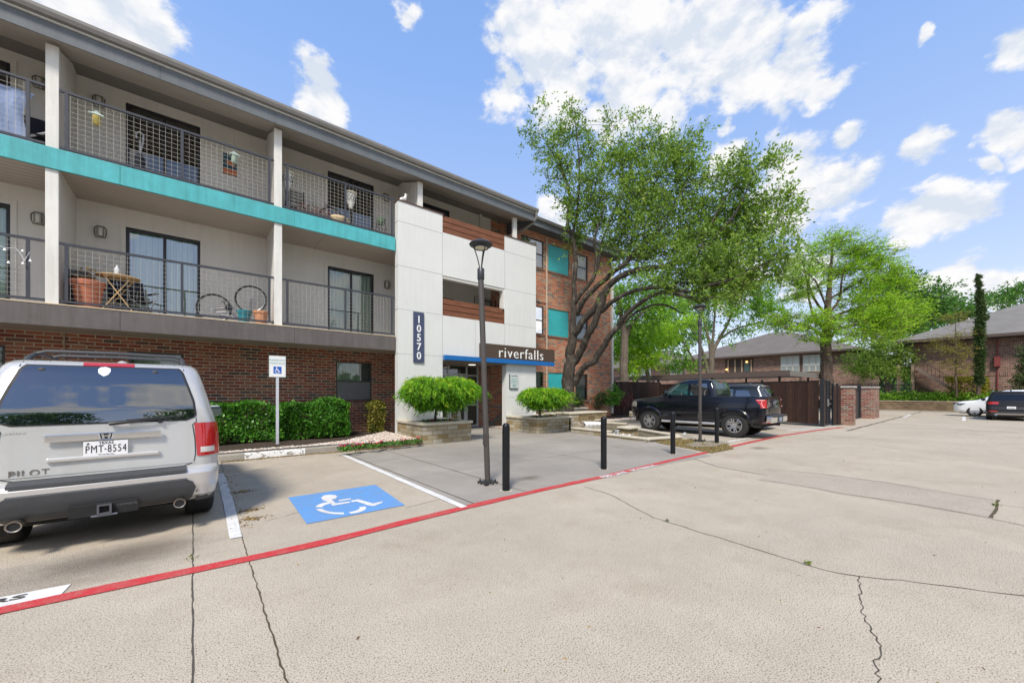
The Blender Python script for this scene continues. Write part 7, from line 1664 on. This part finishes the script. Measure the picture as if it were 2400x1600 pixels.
# roof-line of trees far away closes the horizon
for i, (x0_, x1_, yy, t_) in enumerate(((1400, 2700, 868, 95.0),)):
    rng = np.random.default_rng(90 + i); n = 26000; xs = rng.uniform(x0_ - 200, x1_, n); tt = t_ + rng.uniform(-5, 5, n); top = 1.6 + (920 - yy) / 911 * t_ + 1.6 * np.sin(xs / 40) + 1.0 * np.sin(xs / 17)
    a_ = (xs - CX_) / F_; z_ = rng.uniform(0, 1, n) ** .7 * top
    P = np.stack([(FW[0] + a_ * RT[0]) * tt, (FW[1] + a_ * RT[1]) * tt, z_], 1)
    o = leaves('far_woods', P, rng.normal(size=(n, 3)), 1.1, L_far, wid=.6, rng=rng); tag(o, 'far line of woods behind the houses', 'woods', kind='stuff')
rng = np.random.default_rng(95); n = 22000; a_ = rng.uniform(math.radians(-175), math.radians(-10), n); rr_ = rng.uniform(34, 40, n); top = 3.3 + 1.0 * np.sin(a_ * 23) + .7 * np.sin(a_ * 51)
P = np.stack([np.cos(a_) * rr_, np.sin(a_) * rr_, rng.uniform(0, 1, n) * top], 1); o = leaves('far_woods', P, rng.normal(size=(n, 3)), .8, L_far, wid=.6, rng=rng); tag(o, 'dark line of trees across the driveway, seen only as reflections', 'woods', kind='stuff')
# ---------------------------------------------------------------- things on the balconies
Z2, Z3 = 3.60, 7.06
m_terra = M('terracotta plastic', (.52, .17, .09), .6, var=.12, scale=8)
m_terra2 = M('orange clay', (.62, .27, .13), .65, var=.12, scale=8)
m_wood = M('pale birch slats', (.55, .36, .16), .55, var=.25, scale=9)
m_fab = M('black camp fabric', (.012, .014, .028), .8, var=.2)
m_steelb = M('thin grey steel', (.40, .41, .43), .35, metal=.6)
def pot(x, y, z, r, h, mat, label, group=None, soil=True, rimh=.18):
    P = thing('plant_pot', label, 'pot', (x, y, z), 0, group)
    q = MB(); q.lathe([(r * .66, 0), (r * .90, h * (1 - rimh)), (r * 1.0, h * (1 - rimh)), (r * 1.04, h * .98), (r * 1.0, h), (r * .92, h), (r * .9, h * .86), (0, h * .86)], (0, 0, 0), 26); q.build('bowl', mat, P, smooth=True, local=True)
    return P
px = lambda x, y, Y: onY(x, y, Y)
p = px(205, 700, 13.55); pot(p.x, 13.62, Z2, .30, .66, m_terra, 'big terracotta pot with dried stems on the middle balcony, beside the left post')
P0 = bpy.data.objects[-1] if False else None
rng = np.random.default_rng(5); X = np.stack([rng.normal(p.x + .02, .12, 90), rng.normal(13.62, .1, 90), rng.uniform(Z2 + .6, Z2 + .95, 90)], 1)
dry = thing('dried_plant', 'withered brown plant in the big terracotta pot', 'plant', (p.x, 13.62, Z2 + .56)); leaves('foliage', X, rng.normal(size=(90, 3)) + (0, 0, .6), .09, lm, dry, .4)
q = MB(); r_ = random.Random(3)
for i in range(9): q.tube([(p.x + r_.gauss(0, .05), 13.62, Z2 + .56), (p.x + r_.gauss(0, .12), 13.62 + r_.gauss(0, .1), Z2 + .86)], [.006, .003], 4)
q.build('stems', m_barkb, dry, fix=False)
# grill / black cabinet and grey tub behind
T = thing('charcoal_grill', 'black covered grill standing behind the big terracotta pot', 'grill', (p.x - .28, 14.1, Z2)); q = MB(); q.box(p.x - .62, p.x + .05, 13.95, 14.4, Z2 + .06, Z2 + .78); q.build('cabinet', m_fab, T, bevel=.03); q = MB(); q.lathe([(.34, 0), (.33, .1), (.24, .19), (0, .23)], (p.x - .28, 14.17, Z2 + .79), 20); q.build('lid', M('grey lid', (.10, .105, .11), .4), T, smooth=True)
# folding table
tx = px(262, 670, 13.75).x; T = thing('folding_table', 'round folding wood table with crossed legs on the middle balcony', 'table', (tx + .12, 13.75, Z2))
q = MB(); q.lathe([(0, 0), (.40, 0), (.41, .012), (.40, .026), (0, .026)], (tx + .12, 13.75, Z2 + .86), 28); q.build('tabletop', m_wood, T)
for y in (13.55, 13.95):
    for s in (-1, 1): q = MB(); q.beam((tx + .12 - s * .28, y + s * .02, Z2 + .0), (tx + .12 + s * .24, y + s * .02, Z2 + .86), .022, .055, (0, 1, 0)); q.build('leg', m_wood, T)
q = MB(); q.beam((tx - .1, 13.53, Z2 + .1), (tx - .1, 13.97, Z2 + .1), .02, .03); q.build('rail', m_wood, T); q = MB(); q.beam((tx - .12, 13.5, Z2 + .845), (tx + .36, 13.5, Z2 + .845), .025, .03); q.build('rail', m_wood, T)
T = thing('water_bottle', 'clear plastic bottle standing on the round folding table', 'bottle', (tx + .1, 13.7, Z2 + .888)); q = MB(); q.lathe([(.05, 0), (.055, .02), (.05, .1), (.055, .18), (.02, .25), (.018, .28), (0, .28)], (tx + .1, 13.7, Z2 + .888), 12); q.build('bottle_body', M('cloudy plastic', (.65, .68, .72), .15, var=.3, scale=30), T, smooth=True)
# camping chairs
def camp_chair(x, y, z, rz, label):
    T = thing('camping_chair', label, 'chair', (x, y, z), rz, 'black folding camp chairs')
    q = MB(); rows = [[(a, -.22 + .44 * b, .44 - .05 * math.sin(PI * b) - .03 * math.sin(PI * (a + .25) / .5)) for b in np.linspace(0, 1, 7)] for a in np.linspace(-.25, .25, 7)]; q.grid(rows); q.build('seat', m_fab, T, local=True, fix=False)
    q = MB(); rows = [[(a, .22 + .12 * b, .46 + .52 * b) for b in np.linspace(0, 1, 5)] for a in np.linspace(-.27, .27, 5)]; q.grid(rows); q.build('backrest', m_fab, T, local=True, fix=False)
    for s in (-1, 1):
        q = MB(); q.tube([(s * .27, -.25, 0), (s * .27, .22, .45), (s * .28, .35, 1.0)], .011, 5); q.tube([(s * .27, .25, 0), (s * .27, -.24, .42), (s * .29, -.25, .64)], .011, 5); q.build('side_frame', m_steelb, T, local=True)
        q = MB(); q.box(s * .30 - .04, s * .30 + .04, -.28, .2, .645, .665); q.build('armrest', m_fab, T, local=True)
    q = MB(); q.tube([(-.27, -.25, .02), (.27, -.25, .42)], .009, 5); q.tube([(.27, -.25, .02), (-.27, -.25, .42)], .009, 5); q.build('cross_frame', m_steelb, T, local=True)
cx1 = px(262, 660, 14.3).x
camp_chair(cx1 + .18, 14.35, Z2, .1, 'black camp chair directly behind the round folding table'); camp_chair(px(322, 700, 14.2).x, 14.2, Z2, .5, 'black camp chair to the right of the round folding table')
# bicycle lying with its wheels up
def bike_wheel(T, c, r, ax, nm='wheel'):
    c = Vector(c); ax = Vector(ax).normalized(); u = ax.cross(Vector((0, 0, 1))).normalized(); v = ax.cross(u)
    q = MB(); q.tube([c + (u * math.cos(a) + v * math.sin(a)) * r for a in np.linspace(0, 2 * PI, 40, endpoint=False)], .024, 6, closed=True); w_ = q.build(nm, m_rubber, T, smooth=True)
    q = MB(); q.tube([c + (u * math.cos(a) + v * math.sin(a)) * (r - .035) for a in np.linspace(0, 2 * PI, 40, endpoint=False)], .011, 5, closed=True)
    for i in range(20): a = 2 * PI * i / 20; q.tube([c + ax * .02 * (-1) ** i, c + (u * math.cos(a) + v * math.sin(a)) * (r - .04)], .0022, 3, cap=False)
    q.tube([c - ax * .05, c + ax * .05], .02, 8); q.build('rim', m_steelb, w_)
w1 = px(502, 738, 14.05); w2 = px(588, 702, 14.3)
T = thing('bicycle', 'grey bicycle turned over against the balcony wall with its front wheel up', 'bicycle', (w1.x, 14.1, Z2))
R_ = .40
c1_ = Vector((w1.x, 14.1, Z2 + .42)); c2_ = Vector((w2.x, 14.25, w2.z))
bike_wheel(T, c1_, R_, (.15, 1, .1)); bike_wheel(T, c2_, R_, (.25, 1, 0))
bb = px(535, 722, 14.05); bb = Vector((bb.x, 14.05, bb.z)); hs = px(553, 735, 14.0); hs = Vector((hs.x, 14.0, hs.z - .12))
mfr = M('grey bike frame', (.16, .16, .18), .35, metal=.3)
q = MB()
for a, b_, r in ((c1_, bb, .014), (c1_ + Vector((.05, 0, -.1)), bb + Vector((-.05, 0, -.12)), .012), (bb, hs, .02), (c1_ + Vector((.12, 0, -.16)), hs, .02), (hs, c2_ + Vector((-.02, -.06, -.45)), .016), (c2_ + Vector((0, -.06, 0)), c2_ + Vector((0, -.06, -.55)), .016), (c2_ + Vector((0, .06, 0)), c2_ + Vector((0, .06, -.55)), .016)): q.tube([a, b_], r * 1.5, 7)
q.build('frame', mfr, T)
q = MB(); q.lathe([(0, -.01), (.10, -.01), (.10, .01), (0, .01)], tuple(bb + Vector((.02, -.05, 0))), 18, 'Y'); q.tube([bb, bb + Vector((-.12, -.1, .14))], .01, 5); q.box(bb.x - .17, bb.x - .08, 13.9, 13.97, bb.z + .13, bb.z + .16); q.build('crank', m_fpost, T)
q = MB(); q.tube([hs, hs + Vector((.02, -.1, -.2)), hs + Vector((.05, -.3, -.28))], .015, 6); q.build('handlebar', m_steelb, T)
p = px(572, 745, 13.55); pot(p.x, 13.55, Z2, .185, .36, M('teal plastic', (.01, .20, .25), .45, var=.1), 'teal pot beside the orange one at the right end of the middle balcony', 'small pots on the middle balcony')
p = px(612, 748, 13.5); pot(p.x, 13.5, Z2, .20, .38, m_terra2, 'orange clay pot next to the teal one by the second post', 'small pots on the middle balcony')
# string lights on the far left railing
T = thing('string_lights', 'string of small white bell lights hung on the left railing', 'lights', (-2.9, 13.22, 4.5)); q = MB(); pts = [px(x, y, 13.2) for x, y in ((0, 576), (14, 582), (36, 580), (52, 600), (56, 612), (70, 590), (71, 612))]; q.tube(pts, .006, 4); q.build('wire', M('white wire', (.75, .75, .75), .5), T)
for i, (x, y) in enumerate(((11, 585), (53, 588), (20, 615), (54, 617), (71, 611))): c = px(x, y, 13.19); q = MB(); q.lathe([(.006, .03), (.018, .01), (.028, -.02), (0, -.022)], tuple(c), 8); q.build('bell', M('white bell', (.8, .8, .78), .4), T, smooth=True)
# top balcony: blue sheet, feeders, poster, vacuum
k = N('pale blue sheet'); pp = k.pos(); n_ = k.noise(pp, 1.5, 4.0); k.pbsdf(col=k.mix(n_, (.19, .26, .43), (.30, .37, .55)), rough=.85, nrm=k.bump(k.noise(k.vm('MULTIPLY', pp, (5, 1, 1.5)), 1.6, 3.0), .5, .08)); m_sheet = k.m
q = MB(); rows = []
for i in range(25):
    u = i / 24; x = -3.9 + (px(82, 250, 13.4).x + 3.9) * u; rows.append([(x - (.16 * math.sin(PI * v) * u ** 3), 13.36 + .02 * math.sin(u * 18 + v * 3) + .02 * math.sin(v * 7), Z3 + .03 + 1.12 * v) for v in np.linspace(0, 1, 14)])
q.grid(rows); o = q.build('privacy_sheet', m_sheet, smooth=True, fix=False); tag(o, 'pale blue sheet tied behind the top left railing', 'sheet')
T = thing('lawn_chair', 'white-framed lawn chair half hidden beside the left post of the top balcony', 'chair', (-2.75, 14.0, Z3)); q = MB(); q.tube([(-2.95, 13.7, Z3), (-2.9, 13.7, Z3 + .3), (-2.62, 13.8, Z3 + .55)], .025, 6); q.tube([(-2.95, 14.3, Z3), (-2.9, 14.3, Z3 + .3), (-2.62, 14.2, Z3 + .55)], .025, 6); q.build('frame', M('white tube', (.7, .7, .7), .4), T)
q = MB(); q.box(-3.1, -2.6, 13.72, 14.28, Z3 + .40, Z3 + .44); q.build('seat', m_fab, T); q = MB(); q.box(-3.1, -2.6, 14.2, 14.28, Z3 + .45, Z3 + 1.0); q.build('backrest', m_fab, T)
def feeder(x, y, label, col):
    c = px(x, y, 13.5); T = thing('bird_feeder', label, 'bird feeder', c, 0, 'bird feeders hanging behind the top railing')
    q = MB(); q.prism([(-.12, -.02, .04), (.12, -.02, .04), (0, -.02, .13)], (0, .04, 0)); q.box(-.13, .13, -.07, .07, .02, .04); q.build('roof', M('white feeder roof', (.6, .72, .66), .5), T, local=True)
    q = MB(); q.lathe([(0, -.2), (.07, -.2), (.075, .0), (0, .015)], (0, 0, 0), 12); q.build('seed_tube', M('feeder ' + label[:6], col, .4, var=.4, scale=30), T, local=True, smooth=True)
    q = MB(); q.tube([(0, 0, .13), (0, 0, .5)], .004, 4); q.build('hanger', m_steelb, T, local=True)
feeder(226, 273, 'yellow striped feeder hanging at the left of the top balcony', (.55, .42, .08)); feeder(549, 366, 'green roofed feeder hanging in front of the blue and orange poster', (.30, .40, .32))
q = MB(); a, b_ = px(523, 358, 14.97), px(555, 405, 14.97); q.box(a.x, b_.x, 14.96, 14.985, a.z - .62, a.z); T = thing('wall_poster', 'blue and orange poster on the top balcony wall', 'poster', (a.x, 14.97, a.z - .6)); q.build('poster_sheet', M('poster blue', (.03, .09, .13), .6, var=.1), T)
q = MB(); q.box(a.x, b_.x, 14.95, 14.958, a.z - .62, a.z - .46); q.prism([(a.x + .05, 14.957, a.z - .25), (a.x + .2, 14.957, a.z - .18), (b_.x - .05, 14.957, a.z - .28), (b_.x - .06, 14.957, a.z - .36), (a.x + .12, 14.957, a.z - .31)], (0, -.003, 0)); q.build('poster_band', M('poster orange', (.55, .16, .06), .6, var=.1), T)
v = px(327, 385, 13.9); T = thing('vacuum_cleaner', 'upright black vacuum cleaner with its hose coiled, in front of the top sliding door', 'vacuum cleaner', (v.x, 13.9, Z3)); q = MB(); q.box(v.x - .13, v.x + .13, 13.72, 14.0, Z3, Z3 + .12); q.lathe([(.09, .12), (.11, .3), (.10, .62), (.05, .72)], (v.x, 13.92, Z3), 14); q.build('body', m_fab, T, bevel=.01)
q = MB(); q.tube([(v.x, 13.95, Z3 + .7), (v.x, 13.97, Z3 + 1.12)], .018, 6); q.tube([(v.x - .06, 13.95, Z3 + 1.12), (v.x - .07, 13.96, Z3 + 1.26), (v.x, 13.97, Z3 + 1.33), (v.x + .07, 13.96, Z3 + 1.26), (v.x + .06, 13.95, Z3 + 1.05), (v.x + .02, 13.9, Z3 + .8)], .022, 7); q.build('handle', M('grey hose', (.35, .36, .37), .5), T, smooth=True)
# right-hand top balcony
mwm = M('white filigree metal', (.72, .72, .68), .5, var=.1); mbm = M('black wrought iron', (.018, .018, .02), .5, var=.2)
def lantern_stand(x, y, zt, label, leg=True):
    c = px(x, y, 13.7); X = c.x; T = thing('plant_stand', label, 'plant stand', (X, 13.7, Z3), 0, 'white lattice planters on stands'); z = c.z
    q = MB(); q.lathe([(.05, -.28), (.07, -.2), (.13, -.06), (.16, .1), (.165, .2), (.0, .2)], (X, 13.7, z), 14); q.build('planter_bowl', mwm, T, smooth=True)
    q = MB(); q.lathe([(.165, .2), (.20, .21), (.20, .26), (.165, .27)], (X, 13.7, z), 18)
    q.build('bowl_rim', M('cream rim', (.60, .55, .42), .6), T)
    q = MB()
    for i in range(10):
        for s in (-1, 1):
            q.tube([(X + r * math.cos(2 * PI * i / 10 + s * w_), 13.7 + r * math.sin(2 * PI * i / 10 + s * w_), z + h_) for r, w_, h_ in ((.137, -.3, -.05), (.153, 0, .04), (.168, .3, .13))], .006, 4)
    q.build('lattice', mbm, T)
    q = MB()
    for i in range(3): a = 2 * PI * i / 3; q.tube([(X + .06 * math.cos(a), 13.7 + .06 * math.sin(a), z - .26), (X + .05 * math.cos(a), 13.7 + .05 * math.sin(a), (z + Z3) / 2), (X + .15 * math.cos(a), 13.7 + .15 * math.sin(a), Z3)], .012, 5)
    q.build('legs', mbm, T); return T
lantern_stand(673, 425, 0, 'white lattice planter on a stand beside the middle post'); lantern_stand(822, 470, 0, 'white lattice planter on a black stand in front of the dark top door')
c = px(697, 470, 14.2); T = thing('garden_chair', 'black slat-back chair with tall posts on the right top balcony', 'chair', (c.x, 14.2, Z3)); q = MB()
for s in (-.2, .2): q.tube([(c.x + s, 14.3, Z3), (c.x + s, 14.3, Z3 + 1.15)], .02, 6)
for i in range(4): q.box(c.x - .2, c.x + .2, 14.28, 14.31, Z3 + .72 + i * .11, Z3 + .77 + i * .11)
q.build('backrest', mbm, T); q = MB(); q.box(c.x - .22, c.x + .22, 13.85, 14.28, Z3 + .42, Z3 + .45); q.build('seat', mbm, T)
for a in (-.19, .19): q = MB(); q.cyl(c.x + a, 13.88, Z3, Z3 + .42, .018, 6); q.build('leg', mbm, T)
c = px(735, 490, 13.6); q = MB(); q.box(c.x - .5, c.x + .5, 13.42, 13.72, Z3, Z3 + .24); T = thing('trough_planter', 'dark trough planter of withered plants low behind the railing', 'planter', (c.x, 13.57, Z3)); q.build('trough', M('dark trough', (.05, .035, .03), .7, var=.2), T)
X = np.stack([rng.uniform(c.x - .48, c.x + .48, 260), rng.uniform(13.42, 13.7, 260), rng.uniform(Z3 + .2, Z3 + .46, 260)], 1); leaves('foliage', X, rng.normal(size=(260, 3)) + (0, 0, .5), .07, L_red, T, .5)
c = px(775, 480, 13.95); T = thing('toy_bicycle', 'ornamental wire tricycle on the right top balcony', 'bicycle ornament', (c.x, 13.95, Z3)); bike_wheel(T, (c.x, 13.95, Z3 + .38), .36, (.2, 1, 0)); bike_wheel(T, (c.x + .42, 14.05, Z3 + .2), .18, (.2, 1, 0)); bike_wheel(T, (c.x + .42, 13.8, Z3 + .2), .18, (.2, 1, 0), 'wheel'); q = MB(); q.tube([(c.x, 13.95, Z3 + .38), (c.x + .1, 13.95, Z3 + .75), (c.x + .42, 13.93, Z3 + .2)], .01, 5); q.box(c.x - .16, c.x + .02, 13.92, 13.99, Z3 + .78, Z3 + .81); q.build('frame', mbm, T)
c = px(752, 512, 13.5); T = thing('wicker_basket', 'round straw basket low behind the railing of the right top balcony', 'basket', (px(775, 495, 13.6).x + .25, 13.6, Z3)); q = MB(); q.lathe([(.18, 0), (.30, .12), (.33, .24), (.29, .31), (0, .34)], (px(775, 495, 13.6).x + .25, 13.6, Z3), 20); q.build('basket_body', M('straw weave', (.58, .45, .26), .8, var=.25, scale=25), T, smooth=True)
c = px(893, 530, 13.6)
T = thing('wire_plant_stand', 'black wire plant stand at the right end of the top balcony', 'plant stand', (c.x, 13.6, Z3)); q = MB()
for i in range(12): a = 2 * PI * i / 12; q.tube([(c.x + .15 * math.cos(a), 13.6 + .15 * math.sin(a), Z3), (c.x + .2 * math.cos(a + .4), 13.6 + .2 * math.sin(a + .4), Z3 + .25), (c.x + .15 * math.cos(a + .8), 13.6 + .15 * math.sin(a + .8), Z3 + .55)], .009, 4)
q.build('wire_frame', mbm, T); q = MB(); q.lathe([(.1, .5), (.15, .6), (.16, .68), (0, .68)], (c.x, 13.6, Z3), 12); q.build('pot', M('green pot', (.10, .17, .10), .6), T, smooth=True)
c = px(943, 463, 13.25); T = thing('goose_ornament', 'white bird-shaped ornament perched on the tower coping', 'ornament', (c.x, 13.2, 8.345)); q = MB(); q.tube([(c.x - .16, 13.2, 8.36), (c.x - .05, 13.2, 8.48), (c.x + .06, 13.2, 8.52), (c.x + .10, 13.2, 8.62), (c.x + .10, 13.2, 8.70), (c.x + .17, 13.2, 8.70)], [.02, .07, .08, .045, .045, .01], 8); q.build('bird_body', mwm, T, smooth=True); q = MB(); q.cyl(c.x + .03, 13.2, 8.345, 8.46, .015, 6); q.build('leg', mwm, T)
